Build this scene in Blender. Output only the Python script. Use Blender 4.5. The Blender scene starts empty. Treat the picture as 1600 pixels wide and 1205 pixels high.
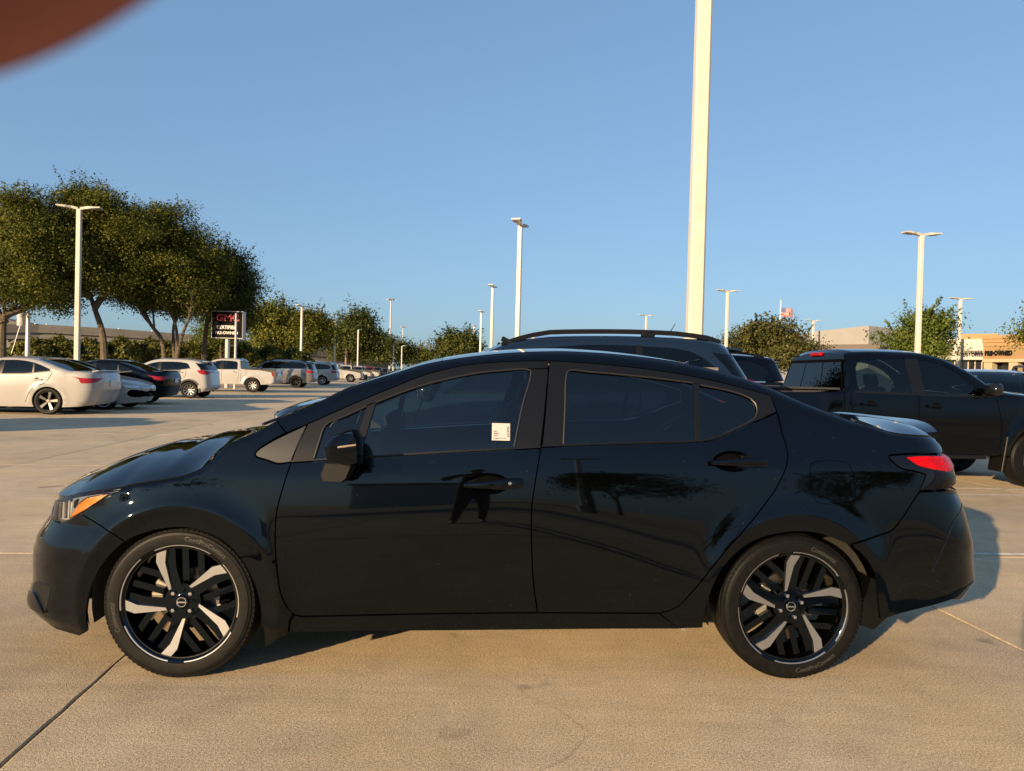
import bpy, bmesh, math, random
import numpy as np
from mathutils import Vector, Matrix, geometry

# ---------------------------------------------------------------- camera, sky, sun, exposure
scn = bpy.context.scene
COL = scn.collection
rad = math.radians
FPX, CAMH = 1130.0, 1.306
ROLL, PITCH = rad(1.46), 18 / 1130.0
cR = np.array([math.cos(ROLL), 0, math.sin(ROLL)])
cU0 = np.array([-math.sin(ROLL), 0, math.cos(ROLL)])
cF0 = np.array([0, 1.0, 0])
cF = cF0 * math.cos(PITCH) - cU0 * math.sin(PITCH)
cU = cU0 * math.cos(PITCH) + cF0 * math.sin(PITCH)
cC = np.array([0, 0, CAMH])
cam = bpy.data.cameras.new("camera")
cam.lens = FPX / 1600 * 36
cam.sensor_width = 36
cam.clip_start = 0.005
cam.clip_end = 6000
camo = bpy.data.objects.new("camera", cam)
COL.objects.link(camo)
camo.matrix_world = Matrix(((cR[0], cU[0], -cF[0], 0), (cR[1], cU[1], -cF[1], 0), (cR[2], cU[2], -cF[2], CAMH), (0, 0, 0, 1)))
cam.dof.use_dof = True
cam.dof.focus_distance = 4.0
cam.dof.aperture_fstop = 14.0
scn.camera = camo

SUN_AZ, SUN_EL = rad(36.8), rad(13.2)          # light travels towards +X sin(az), +Y cos(az), downwards
world = bpy.data.worlds.new("World")
scn.world = world
world.use_nodes = True
wn = world.node_tree.nodes
wl = world.node_tree.links
wn.clear()
sky = wn.new("ShaderNodeTexSky")
sky.sky_type = 'NISHITA'
sky.sun_disc = False
sky.sun_elevation = SUN_EL
sky.sun_rotation = math.pi + SUN_AZ
sky.altitude = 150
sky.air_density = 1.0
sky.dust_density = 1.6
sky.ozone_density = 2.2
bg = wn.new("ShaderNodeBackground")
bg.inputs[1].default_value = 0.15
wo = wn.new("ShaderNodeOutputWorld")
gm = wn.new("ShaderNodeGamma")                 # the phone's tone curve flattens the sky's contrast
gm.inputs[1].default_value = 0.5
tn = wn.new("ShaderNodeMix")
tn.data_type = 'RGBA'
tn.blend_type = 'MULTIPLY'
tn.inputs[0].default_value = 1
tn.inputs[7].default_value = (0.615, 0.84, 1.09, 1)
wl.new(sky.outputs[0], gm.inputs[0])
wl.new(gm.outputs[0], tn.inputs[6])
wl.new(tn.outputs[2], bg.inputs[0])
wl.new(bg.outputs[0], wo.inputs[0])
sun = bpy.data.lights.new("sun", 'SUN')
sun.energy = 5.0
sun.angle = rad(0.6)
sun.color = (1.0, 0.71, 0.40)
suno = bpy.data.objects.new("sun", sun)
COL.objects.link(suno)
_d = Vector((math.sin(SUN_AZ) * math.cos(SUN_EL), math.cos(SUN_AZ) * math.cos(SUN_EL), -math.sin(SUN_EL)))
suno.rotation_euler = _d.to_track_quat('-Z', 'Y').to_euler()
vs = scn.view_settings
vs.view_transform = 'Standard'
vs.look = 'None'
vs.exposure = 1.12
vs.gamma = 1
vs.use_curve_mapping = False
scn.cycles.max_bounces = 8
scn.cycles.transparent_max_bounces = 12
scn.cycles.use_denoising = True
scn.cycles.caustics_reflective = False
scn.cycles.caustics_refractive = False
scn.cycles.sample_clamp_indirect = 6.0


def ray(px, py):
    return cF * FPX + cR * (px - 800) - cU * (py - 602.5)


def gnd(px, py, z=0.0):
    d = ray(px, py)
    return cC + d * ((z - CAMH) / d[2])


def at(px, py, Y):
    d = ray(px, py)
    return cC + d * (Y / d[1])


def proj(P):
    d = np.asarray(P, float) - cC
    return 800 + FPX * (d @ cR) / (d @ cF), 602.5 - FPX * (d @ cU) / (d @ cF)


# ---------------------------------------------------------------- materials
MATS = {}


def node_mat(name):
    m = bpy.data.materials.new(name)
    m.use_nodes = True
    return m, m.node_tree.nodes, m.node_tree.links, m.node_tree.nodes["Principled BSDF"]


def mat(name, col, rough=0.5, metal=0.0, coat=0.0, var=0.0, vscale=8.0, bump=0.0, bscale=60.0, rvar=0.0, ior=1.5, spec=0.5, emit=None, coatr=0.03, stint=None):
    if name in MATS:
        return MATS[name]
    m, n, l, b = node_mat(name)
    b.inputs["Base Color"].default_value = (*col, 1)
    b.inputs["Roughness"].default_value = rough
    b.inputs["Metallic"].default_value = metal
    b.inputs["IOR"].default_value = ior
    b.inputs["Specular IOR Level"].default_value = spec
    b.inputs["Coat Weight"].default_value = coat
    b.inputs["Coat Roughness"].default_value = coatr
    if stint:
        b.inputs["Specular Tint"].default_value = (*stint, 1)
    if emit:
        b.inputs["Emission Color"].default_value = (*emit[0], 1)
        b.inputs["Emission Strength"].default_value = emit[1]
    if var or bump or rvar:
        tc = n.new("ShaderNodeTexCoord")
    if var or rvar:
        t = n.new("ShaderNodeTexNoise")
        t.inputs["Scale"].default_value = vscale
        t.inputs["Detail"].default_value = 6
        l.new(tc.outputs["Object"], t.inputs["Vector"])
    if var:
        r = n.new("ShaderNodeMapRange")
        r.inputs["From Min"].default_value = 0.3
        r.inputs["From Max"].default_value = 0.7
        r.inputs["To Min"].default_value = 1 - var
        r.inputs["To Max"].default_value = 1 + var
        l.new(t.outputs["Fac"], r.inputs["Value"])
        mx = n.new("ShaderNodeMix")
        mx.data_type = 'RGBA'
        mx.blend_type = 'MULTIPLY'
        mx.inputs[0].default_value = 1
        mx.inputs[6].default_value = (*col, 1)
        l.new(r.outputs[0], mx.inputs[7])
        l.new(mx.outputs[2], b.inputs["Base Color"])
    if rvar:
        r2 = n.new("ShaderNodeMapRange")
        r2.inputs["To Min"].default_value = max(0.0, rough - rvar)
        r2.inputs["To Max"].default_value = rough + rvar
        l.new(t.outputs["Fac"], r2.inputs["Value"])
        l.new(r2.outputs[0], b.inputs["Roughness"])
    if bump:
        t2 = n.new("ShaderNodeTexNoise")
        t2.inputs["Scale"].default_value = bscale
        t2.inputs["Detail"].default_value = 4
        l.new(tc.outputs["Object"], t2.inputs["Vector"])
        bp = n.new("ShaderNodeBump")
        bp.inputs["Strength"].default_value = bump
        bp.inputs["Distance"].default_value = 0.01
        l.new(t2.outputs["Fac"], bp.inputs["Height"])
        l.new(bp.outputs[0], b.inputs["Normal"])
    MATS[name] = m
    return m


def glass(name, tint, rough=0.0, ior=1.5, dark=None):
    """thin tinted car glass: Fresnel mirror over a tinted see-through layer"""
    if name in MATS:
        return MATS[name]
    m, n, l, b = node_mat(name)
    n.remove(b)
    out = n["Material Output"]
    tr = n.new("ShaderNodeBsdfTransparent")
    tr.inputs[0].default_value = (*tint, 1)
    gl = n.new("ShaderNodeBsdfGlossy")
    gl.inputs["Roughness"].default_value = rough
    fr = n.new("ShaderNodeFresnel")
    fr.inputs[0].default_value = ior
    mx = n.new("ShaderNodeMixShader")
    l.new(fr.outputs[0], mx.inputs[0])
    l.new(tr.outputs[0], mx.inputs[1])
    l.new(gl.outputs[0], mx.inputs[2])
    last = mx
    if dark:
        df = n.new("ShaderNodeBsdfDiffuse")
        df.inputs[0].default_value = (*dark[0], 1)
        m2 = n.new("ShaderNodeMixShader")
        m2.inputs[0].default_value = dark[1]
        l.new(mx.outputs[0], m2.inputs[1])
        l.new(df.outputs[0], m2.inputs[2])
        last = m2
    l.new(last.outputs[0], out.inputs[0])
    MATS[name] = m
    return m


def concrete_mat():
    m, n, l, b = node_mat("concrete")
    tc = n.new("ShaderNodeTexCoord")
    geo = n.new("ShaderNodeNewGeometry")
    P = geo.outputs["Position"]

    def noise(scale, detail=6, rough=0.6, vec=P):
        t = n.new("ShaderNodeTexNoise")
        t.inputs["Scale"].default_value = scale
        t.inputs["Detail"].default_value = detail
        t.inputs["Roughness"].default_value = rough
        l.new(vec, t.inputs["Vector"])
        return t.outputs["Fac"]

    def rng(v, a, c, lo, hi):
        r = n.new("ShaderNodeMapRange")
        r.inputs["From Min"].default_value = a
        r.inputs["From Max"].default_value = c
        r.inputs["To Min"].default_value = lo
        r.inputs["To Max"].default_value = hi
        l.new(v, r.inputs["Value"])
        return r.outputs[0]

    def mul(a, c):
        x = n.new("ShaderNodeMath")
        x.operation = 'MULTIPLY'
        l.new(a, x.inputs[0])
        l.new(c, x.inputs[1])
        return x.outputs[0]
    mp = n.new("ShaderNodeMapping")
    mp.inputs["Rotation"].default_value = (0, 0, rad(-4))
    mp.inputs["Scale"].default_value = (0.35, 3.0, 1)
    l.new(P, mp.inputs["Vector"])
    big = rng(noise(0.45, 5), 0.3, 0.7, 0.80, 1.14)
    mid = rng(noise(3.3, 8, 0.65), 0.3, 0.7, 0.88, 1.1)
    brush = rng(noise(5.0, 6, 0.7, mp.outputs[0]), 0.3, 0.7, 0.92, 1.07)
    fine = rng(noise(110, 3, 0.75), 0.3, 0.7, 0.52, 1.48)
    fine2 = rng(noise(280, 2, 0.8), 0.3, 0.7, 0.44, 1.56)
    oi = n.new("ShaderNodeObjectInfo")
    slab = rng(oi.outputs["Random"], 0, 1, 0.90, 1.07)
    # dark oil drips and pits
    vo = n.new("ShaderNodeTexVoronoi")
    vo.inputs["Scale"].default_value = 1.6
    vo.inputs["Randomness"].default_value = 1
    l.new(P, vo.inputs["Vector"])
    spot = rng(vo.outputs["Distance"], 0.012, 0.03, 0.35, 1.0)
    stain = rng(noise(0.9, 4, 0.55), 0.56, 0.75, 1.0, 0.70)
    mp2 = n.new("ShaderNodeMapping")
    mp2.inputs["Rotation"].default_value = (0, 0, rad(-5))
    mp2.inputs["Scale"].default_value = (0.10, 1.7, 1)
    l.new(P, mp2.inputs["Vector"])
    tyre = rng(noise(1.6, 4, 0.6, mp2.outputs[0]), 0.60, 0.74, 1.0, 0.78)
    stain = mul(stain, tyre)
    vo2 = n.new("ShaderNodeTexVoronoi")            # hairline cracks
    vo2.feature = 'DISTANCE_TO_EDGE'
    vo2.inputs["Scale"].default_value = 0.33
    wv = n.new("ShaderNodeMix")
    wv.data_type = 'RGBA'
    wv.inputs[0].default_value = 0.16
    nz = n.new("ShaderNodeTexNoise")
    nz.inputs["Scale"].default_value = 2.2
    nz.inputs["Detail"].default_value = 6
    l.new(P, nz.inputs["Vector"])
    l.new(P, wv.inputs[6])
    l.new(nz.outputs["Color"], wv.inputs[7])
    l.new(wv.outputs[2], vo2.inputs["Vector"])
    crk = rng(vo2.outputs["Distance"], 0.0008, 0.0026, 0.80, 1.0)
    crm = rng(noise(0.31, 3), 0.50, 0.56, 0.0, 1.0)
    cmx = n.new("ShaderNodeMix")
    l.new(crm, cmx.inputs[0])
    cmx.inputs[2].default_value = 1.0
    l.new(crk, cmx.inputs[3])
    stain = mul(stain, cmx.outputs[0])
    oil = rng(noise(2.6, 3, 0.5), 0.66, 0.72, 1.0, 0.62)
    stain = mul(stain, oil)
    v = mul(mul(mul(mul(big, mid), mul(brush, fine)), mul(fine2, slab)), mul(spot, stain))
    col = n.new("ShaderNodeMix")
    col.data_type = 'RGBA'
    col.blend_type = 'MULTIPLY'
    col.inputs[0].default_value = 1
    tint = n.new("ShaderNodeMix")
    tint.data_type = 'RGBA'
    tint.inputs[6].default_value = (0.575, 0.448, 0.285, 1)
    tint.inputs[7].default_value = (0.535, 0.437, 0.31, 1)
    l.new(rng(noise(1.3, 5), 0.35, 0.65, 0, 1), tint.inputs[0])
    l.new(tint.outputs[2], col.inputs[6])
    l.new(v, col.inputs[7])
    l.new(col.outputs[2], b.inputs["Base Color"])
    b.inputs["Roughness"].default_value = 0.86
    b.inputs["Specular IOR Level"].default_value = 0.25
    bp = n.new("ShaderNodeBump")
    bp.inputs["Strength"].default_value = 0.55
    bp.inputs["Distance"].default_value = 0.004
    add = n.new("ShaderNodeMath")
    add.operation = 'ADD'
    l.new(fine, add.inputs[0])
    l.new(fine2, add.inputs[1])
    l.new(add.outputs[0], bp.inputs["Height"])
    l.new(bp.outputs[0], b.inputs["Normal"])
    MATS["concrete"] = m
    return m


# ---------------------------------------------------------------- object helpers
def tag(o, label=None, cat=None, group=None, kind=None):
    if label:
        o["label"] = label
    if cat:
        o["category"] = cat
    if group:
        o["group"] = group
    if kind:
        o["kind"] = kind
    return o


def empty(name, loc=(0, 0, 0), rz=0.0, parent=None):
    o = bpy.data.objects.new(name, None)
    o.empty_display_size = 0.1
    o.location = loc
    o.rotation_euler = (0, 0, rz)
    COL.objects.link(o)
    o.parent = parent
    return o


def obj(name, me, parent=None, loc=None):
    o = bpy.data.objects.new(name, me)
    COL.objects.link(o)
    o.parent = parent
    if loc is not None:
        o.location = loc
    return o


def mesh(name, V, F, m, smooth=False, normals=None, sharp=None):
    me = bpy.data.meshes.new(name)
    me.from_pydata([tuple(map(float, v)) for v in V], [], F)
    ms = m if isinstance(m, (list, tuple)) else [m]
    for x in ms:
        me.materials.append(x)
    if smooth:
        me.shade_smooth()
        if sharp:
            me.set_sharp_from_angle(angle=rad(sharp))
    me.update()
    return me


def part(name, V, F, m, parent, smooth=False, sharp=None, loc=None):
    return obj(name, mesh(name, V, F, m, smooth, sharp=sharp), parent, loc)


class MB:
    """collects boxes, prisms, tubes and lathes into one mesh"""

    def __init__(s):
        s.V, s.F, s.M = [], [], []
        s.mi = 0

    def add(s, V, F):
        k = len(s.V)
        s.V += [tuple(v) for v in V]
        s.F += [tuple(i + k for i in f) for f in F]
        s.M += [s.mi] * len(F)
        return s

    def box(s, c, d, rz=0, rx=0, ry=0, bev=0.0):
        x, y, z = [q / 2 for q in d]
        if bev:
            b = min(bev, x * .45, y * .45, z * .45)
            pts = []
            for sz in (-1, 1):
                for (ax, ay) in ((x - b, -y), (x, -y + b), (x, y - b), (x - b, y), (-x + b, y), (-x, y - b), (-x, -y + b), (-x + b, -y)):
                    pts.append((ax, ay, sz * (z - b)))
            for sz in (-1, 1):
                for (ax, ay) in ((x - b, -y + b), (x - b, y - b), (-x + b, y - b), (-x + b, -y + b)):
                    pts.append((ax, ay, sz * z))
            F = [(i, (i + 1) % 8, (i + 1) % 8 + 8, i + 8) for i in range(8)]
            F += [(19, 18, 17, 16), (20, 21, 22, 23)]
            for o8, q, up in ((0, 16, False), (8, 20, True)):
                g = [(o8 + 0, o8 + 1, q), (o8 + 1, o8 + 2, q + 1, q), (o8 + 2, o8 + 3, q + 1), (o8 + 3, o8 + 4, q + 2, q + 1), (o8 + 4, o8 + 5, q + 2), (o8 + 5, o8 + 6, q + 3, q + 2), (o8 + 6, o8 + 7, q + 3), (o8 + 7, o8 + 0, q, q + 3)]
                F += [tuple(f) if up else tuple(reversed(f)) for f in g]
            P = pts
        else:
            P = [(-x, -y, -z), (x, -y, -z), (x, y, -z), (-x, y, -z), (-x, -y, z), (x, -y, z), (x, y, z), (-x, y, z)]
            F = [(3, 2, 1, 0), (4, 5, 6, 7), (0, 1, 5, 4), (1, 2, 6, 5), (2, 3, 7, 6), (3, 0, 4, 7)]
        M = Matrix.Translation(c) @ Matrix.Rotation(rz, 4, 'Z') @ Matrix.Rotation(ry, 4, 'Y') @ Matrix.Rotation(rx, 4, 'X')
        return s.add([M @ Vector(p) for p in P], F)

    def tube(s, pts, r, n=8, cap=True):
        pts = [Vector(p) for p in pts]
        rs = r if isinstance(r, (list, tuple)) else [r] * len(pts)
        V, F = [], []
        a = None
        for i, p in enumerate(pts):
            t = (pts[min(i + 1, len(pts) - 1)] - pts[max(i - 1, 0)]).normalized()
            if a is None:
                a = t.orthogonal().normalized()
            else:
                a = (a - t * a.dot(t))
                a = a.normalized() if a.length > 1e-6 else t.orthogonal().normalized()
            b = t.cross(a)
            for k in range(n):
                th = 2 * math.pi * k / n
                V.append(p + (a * math.cos(th) + b * math.sin(th)) * rs[i])
        for i in range(len(pts) - 1):
            for k in range(n):
                F.append((i * n + k, i * n + (k + 1) % n, (i + 1) * n + (k + 1) % n, (i + 1) * n + k))
        if cap:
            F.append(tuple(range(n - 1, -1, -1)))
            F.append(tuple((len(pts) - 1) * n + k for k in range(n)))
        return s.add(V, F)

    def lathe_y(s, prof, n=48, c=(0, 0, 0), a0=0.0, a1=2 * math.pi):
        """profile (r, y) turned round the Y axis"""
        V, F = [], []
        full = abs(a1 - a0 - 2 * math.pi) < 1e-6
        nn = n if full else n + 1
        for k in range(nn):
            th = a0 + (a1 - a0) * k / n
            for (r, y) in prof:
                V.append((c[0] + r * math.cos(th), c[1] + y, c[2] + r * math.sin(th)))
        m = len(prof)
        for k in range(n):
            k2 = (k + 1) % nn
            for j in range(m - 1):
                F.append((k * m + j, k2 * m + j, k2 * m + j + 1, k * m + j + 1))
        return s.add(V, F)

    def lathe_z(s, prof, n=16, c=(0, 0, 0)):
        V, F = [], []
        for k in range(n):
            th = 2 * math.pi * k / n
            for (r, z) in prof:
                V.append((c[0] + r * math.cos(th), c[1] + r * math.sin(th), c[2] + z))
        m = len(prof)
        for k in range(n):
            k2 = (k + 1) % n
            for j in range(m - 1):
                F.append((k * m + j, k2 * m + j, k2 * m + j + 1, k * m + j + 1))
        return s.add(V, F)

    def prism_y(s, poly, y0, y1):
        """polygon of (x, z) extruded along Y"""
        n = len(poly)
        V = [(x, y0, z) for x, z in poly] + [(x, y1, z) for x, z in poly]
        F = [tuple(range(n)), tuple(range(2 * n - 1, n - 1, -1))]
        F += [((i + 1) % n, i, i + n, (i + 1) % n + n) for i in range(n)]
        return s.add(V, F)

    def build(s, name, m, parent=None, smooth=False, sharp=35, loc=None, recalc=True):
        me = mesh(name, s.V, s.F, m)
        if isinstance(m, (list, tuple)):
            me.polygons.foreach_set("material_index", s.M)
        if recalc:
            bm = bmesh.new()
            bm.from_mesh(me)
            bmesh.ops.recalc_face_normals(bm, faces=bm.faces)
            bm.to_mesh(me)
            bm.free()
        if smooth:
            me.shade_smooth()
            me.set_sharp_from_angle(angle=rad(sharp))
        return obj(name, me, parent, loc)


def copy_tree(o, parent=None, suffix=None):
    c = o.copy()
    COL.objects.link(c)
    c.parent = parent
    for ch in list(o.children):
        copy_tree(ch, c)
    return c


def text_mesh(s, size, extrude=0.01, font=None, align='CENTER', spacing=1.0, bold=0.0, xscale=1.0):
    cu = bpy.data.curves.new("letters", 'FONT')
    cu.body = s
    cu.size = size
    cu.extrude = extrude
    cu.offset = bold
    cu.align_x = align
    cu.align_y = 'CENTER'
    cu.space_character = spacing
    cu.resolution_u = 3
    o = bpy.data.objects.new("letters", cu)
    COL.objects.link(o)
    dg = bpy.context.evaluated_depsgraph_get()
    dg.update()
    me = bpy.data.meshes.new_from_object(o.evaluated_get(dg))
    V = [(v.co.x * xscale, v.co.y, v.co.z) for v in me.vertices]
    F = [tuple(p.vertices) for p in me.polygons]
    bpy.data.objects.remove(o)
    bpy.data.curves.remove(cu)
    bpy.data.meshes.remove(me)
    return V, F


def pchip(xs, ys, x):
    xs = np.asarray(xs, float)
    ys = np.asarray(ys, float)
    x = np.asarray(x, float)
    h = np.diff(xs)
    d = np.diff(ys) / h
    m = np.zeros_like(ys)
    m[0], m[-1] = d[0], d[-1]
    for i in range(1, len(xs) - 1):
        if d[i - 1] * d[i] > 0:
            w1, w2 = 2 * h[i] + h[i - 1], h[i] + 2 * h[i - 1]
            m[i] = (w1 + w2) / (w1 / d[i - 1] + w2 / d[i])
    k = np.clip(np.searchsorted(xs, x) - 1, 0, len(xs) - 2)
    t = np.clip((x - xs[k]) / h[k], 0, 1)
    return (ys[k] * (1 + 2 * t) * (1 - t) ** 2 + m[k] * h[k] * t * (1 - t) ** 2 + ys[k + 1] * t * t * (3 - 2 * t) + m[k + 1] * h[k] * t * t * (t - 1))


def crspline(P, step=0.015):
    """Catmull-Rom through the points, resampled at about one step"""
    P = [np.asarray(p, float) for p in P]
    if len(P) == 2:
        n = max(1, int(np.linalg.norm(P[1] - P[0]) / step))
        return [P[0] + (P[1] - P[0]) * i / n for i in range(n + 1)]
    Q = [2 * P[0] - P[1]] + P + [2 * P[-1] - P[-2]]
    out = []
    for i in range(1, len(Q) - 2):
        p0, p1, p2, p3 = Q[i - 1:i + 3]
        n = max(1, int(round(np.linalg.norm(p2 - p1) / step)))
        l0, l1, l2 = [max(1e-6, np.linalg.norm(b - a)) ** 0.5 for a, b in ((p0, p1), (p1, p2), (p2, p3))]
        m1 = (p1 - p0) / l0 - (p2 - p0) / (l0 + l1) + (p2 - p1) / l1
        m2 = (p2 - p1) / l1 - (p3 - p1) / (l1 + l2) + (p3 - p2) / l2
        m1, m2 = m1 * l1, m2 * l1
        for k in range(n):
            t = k / n
            out.append(p1 * (1 + 2 * t) * (1 - t) ** 2 + m1 * t * (1 - t) ** 2 + p2 * t * t * (3 - 2 * t) + m2 * t * t * (t - 1))
    out.append(P[-1])
    return out


def in_poly(pts, poly):
    x, y = pts[:, 0], pts[:, 1]
    c = np.zeros(len(pts), bool)
    n = len(poly)
    for i in range(n):
        x1, y1 = poly[i]
        x2, y2 = poly[(i + 1) % n]
        if y1 == y2:
            continue
        cond = ((y1 > y) != (y2 > y)) & (x < (x2 - x1) * (y - y1) / (y2 - y1) + x1)
        c ^= cond
    return c


def poly_area(P):
    P = np.asarray(P)
    x, y = P[:, 0], P[:, 1]
    return 0.5 * np.sum(x * np.roll(y, -1) - np.roll(x, -1) * y)


def inset_poly(P, d):
    P = np.asarray(P, float)
    if poly_area(P) < 0:
        P = P[::-1]
    if d == 0:
        return P
    e1 = P - np.roll(P, 1, 0)
    e2 = np.roll(P, -1, 0) - P
    e1 /= np.maximum(1e-9, np.linalg.norm(e1, axis=1))[:, None]
    e2 /= np.maximum(1e-9, np.linalg.norm(e2, axis=1))[:, None]
    n1 = np.stack([-e1[:, 1], e1[:, 0]], 1)
    n2 = np.stack([-e2[:, 1], e2[:, 0]], 1)
    b = n1 + n2
    b /= np.maximum(1e-6, np.linalg.norm(b, axis=1))[:, None]
    c = np.maximum(0.45, np.sum(b * n1, 1))
    return P + b * (d / c)[:, None]


def dedupe(P, eps=0.0015):
    out = []
    for p in P:
        if not out or np.linalg.norm(np.asarray(p) - out[-1]) > eps:
            out.append(np.asarray(p, float))
    if len(out) > 2 and np.linalg.norm(out[0] - out[-1]) < eps:
        out.pop()
    return out


# ---------------------------------------------------------------- car body surface: half-width V(u, z) seen from the side
class Shell:
    def __init__(s, vref, zref, tilt, nose, tail, Lf, Lr, pf=2.4, pr=2.4, ulim=(-1.1, 4.2), zlim=(0.0, 2.1), arches=(), rho=0.05, bow=0.02, ubow=1.3):
        s.u0, s.u1 = ulim
        s.z0, s.z1 = zlim
        s.du, s.dz = 0.02, 0.01
        us = np.arange(s.u0, s.u1 + 1e-9, s.du)
        zs = np.arange(s.z0, s.z1 + 1e-9, s.dz)
        T = np.stack([tilt(u, zs) for u in us])                 # degrees, + leans inwards going up
        k = np.array([1, 4, 6, 4, 1]) / 16.0
        for ax, rep in ((1, 1), (0, 4)):
            for _ in range(rep):
                pad = [(0, 0), (0, 0)]
                pad[ax] = (2, 2)
                Tp = np.pad(T, pad, mode='edge')
                T = sum(k[i] * np.take(Tp, np.arange(i, i + T.shape[ax]), axis=ax) for i in range(5))
        D = np.tan(np.radians(T)) * s.dz
        I = np.cumsum(D, axis=1)
        kz = int(round((zref - s.z0) / s.dz))
        G = vref - (I - I[:, kz:kz + 1])
        G -= (bow * ((us - ubow) / 2.0) ** 2)[:, None]
        s.G = G
        s.nose, s.tail, s.Lf, s.Lr, s.pf, s.pr = nose, tail, Lf, Lr, pf, pr
        s.arches = arches
        s.E = None
        s.rho = rho

    def V0(s, u, z):
        a = np.clip((np.asarray(u, float) - s.u0) / s.du, 1, s.G.shape[0] - 3.001)
        b = np.clip((np.asarray(z, float) - s.z0) / s.dz, 1, s.G.shape[1] - 3.001)
        i, j = a.astype(int), b.astype(int)
        fu, fz = a - i, b - j

        def w(t):
            return (-.5 * t + t * t - .5 * t ** 3, 1 - 2.5 * t * t + 1.5 * t ** 3, .5 * t + 2 * t * t - 1.5 * t ** 3, -.5 * t * t + .5 * t ** 3)
        wu, wz = w(fu), w(fz)
        r = 0
        for p in range(4):
            for q in range(4):
                r = r + wu[p] * wz[q] * s.G[i - 1 + p, j - 1 + q]
        return r

    def setE(s, us, zs, rho=None):
        o = np.argsort(us)
        us, zs = np.asarray(us)[o], np.asarray(zs)[o]
        uu = np.arange(us[0], us[-1], 0.005)
        zz = pchip(us, zs, uu)
        for _ in range(3):
            zp = np.pad(zz, 2, mode='edge')
            zz = (zp[:-4] + 4 * zp[1:-3] + 6 * zp[2:-2] + 4 * zp[3:-1] + zp[4:]) / 16
        s.E = (uu, zz, np.gradient(zz, uu))
        if rho is not None:
            s.rho = rho

    def zE(s, u):
        return np.interp(u, s.E[0], s.E[1])

    def P(s, t, n):
        t = np.clip(t, 0, 1)
        return np.maximum(0, 1 - (1 - t) ** n) ** (1 / n)

    def V(s, u, z):
        u = np.asarray(u, float)
        z = np.asarray(z, float)
        v = s.V0(u, z)
        for (uc, zc, rc, b, w) in s.arches:
            r = np.hypot(u - uc, z - zc)
            v = v + b * np.exp(-np.abs((r - rc) / w) ** 1.5)
        v = v * s.P((u - s.nose(z)) / s.Lf, s.pf) * s.P((s.tail(z) - u) / s.Lr, s.pr)
        if s.E is not None:
            sl = np.interp(u, s.E[0], s.E[2])
            rh = s.rho(u) if callable(s.rho) else s.rho
            d = np.clip((s.zE(u) - z) / np.sqrt(1 + sl * sl), 0, None) + 0.10 * rh
            q = np.clip(1 - d / rh, 0, 0.97)
            v = v - rh * (1 - np.sqrt(1 - q * q)) * np.clip(v / 0.2, 0, 1)
        return np.maximum(v, 0)

    def normal(s, u, z):
        h = 0.004
        a, b = s.V(u + h, z), s.V(u - h, z)
        zt = s.zE(u) if s.E is not None else 9.0
        zhi = np.minimum(z + h, np.maximum(zt, z - h + 1e-4))
        c, d = s.V(u, zhi), s.V(u, z - h)
        N = np.stack([-(a - b) / (2 * h), -np.ones_like(u), -(c - d) / np.maximum(1e-5, zhi - z + h)], -1)
        # ends: turn to face straight forward / back
        return N / np.linalg.norm(N, axis=-1)[..., None]

    def to_w(s, u, z):
        u = np.asarray(u, float)
        un, ut = s.nose(z), s.tail(z)
        t = np.clip((u - un) / s.Lf, 0, None)
        t2 = np.clip((ut - u) / s.Lr, 0, None)
        return np.where(t < 1, un + s.Lf - 2 * s.Lf * (1 - np.sqrt(t)), np.where(t2 < 1, ut - s.Lr + 2 * s.Lr * (1 - np.sqrt(t2)), u))

    def to_u(s, w, z):
        un, ut = s.nose(z), s.tail(z)
        q = np.clip(1 - (un + s.Lf - w) / (2 * s.Lf), 0, None)
        q2 = np.clip(1 - (w - ut + s.Lr) / (2 * s.Lr), 0, None)
        return np.where(w < un + s.Lf, un + s.Lf * q * q, np.where(w > ut - s.Lr, ut - s.Lr * q2 * q2, w))

    def patch(s, outline, inset=0.0028, off=0.0, rim=0.014, step=0.03, holes=()):
        """triangulated piece of the skin inside an outline of (u, z)"""
        P = np.array(dedupe(outline))
        W = np.stack([s.to_w(P[:, 0], P[:, 1]), P[:, 1]], 1)
        W = np.array(dedupe(inset_poly(dedupe(W), inset)))
        lo, hi = W.min(0), W.max(0)
        gx = np.arange(lo[0], hi[0], step)
        gy = np.arange(lo[1], hi[1], step * 0.8)
        X, Y = np.meshgrid(gx + 0.37 * step, gy + 0.41 * step)
        X[::2] += step * 0.5
        G = np.stack([X.ravel(), Y.ravel()], 1)
        I = inset_poly(W, step * 0.35)
        if step < .04:
            ex = []
            for (uc, zc, rc, b_, w_) in s.arches:
                for dr in (-.05, -.03, -.015, -.005, .005, .015, .03, .05):
                    a = np.linspace(-.6, math.pi + .6, 110)
                    uu, zz = uc + (rc + dr) * np.cos(a), zc + (rc + dr) * np.sin(a)
                    ex.append(np.stack([s.to_w(uu, zz), zz], 1))
                G = G[np.abs(np.hypot(s.to_u(G[:, 0], G[:, 1]) - uc, G[:, 1] - zc) - rc) > .06]
            G = np.concatenate([G] + ex) if ex else G
        G = G[in_poly(G, W)]
        if len(G):
            dmin = np.full(len(G), 9.0)
            A, B = W, np.roll(W, -1, 0)
            for a, b in zip(A, B):
                ab = b - a
                t = np.clip(((G - a) @ ab) / max(1e-12, ab @ ab), 0, 1)
                dmin = np.minimum(dmin, np.linalg.norm(G - a - t[:, None] * ab, axis=1))
            G = G[dmin > min(.008, step * 0.33)]
        HW, hedges, k0 = [], [], len(W)
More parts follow.
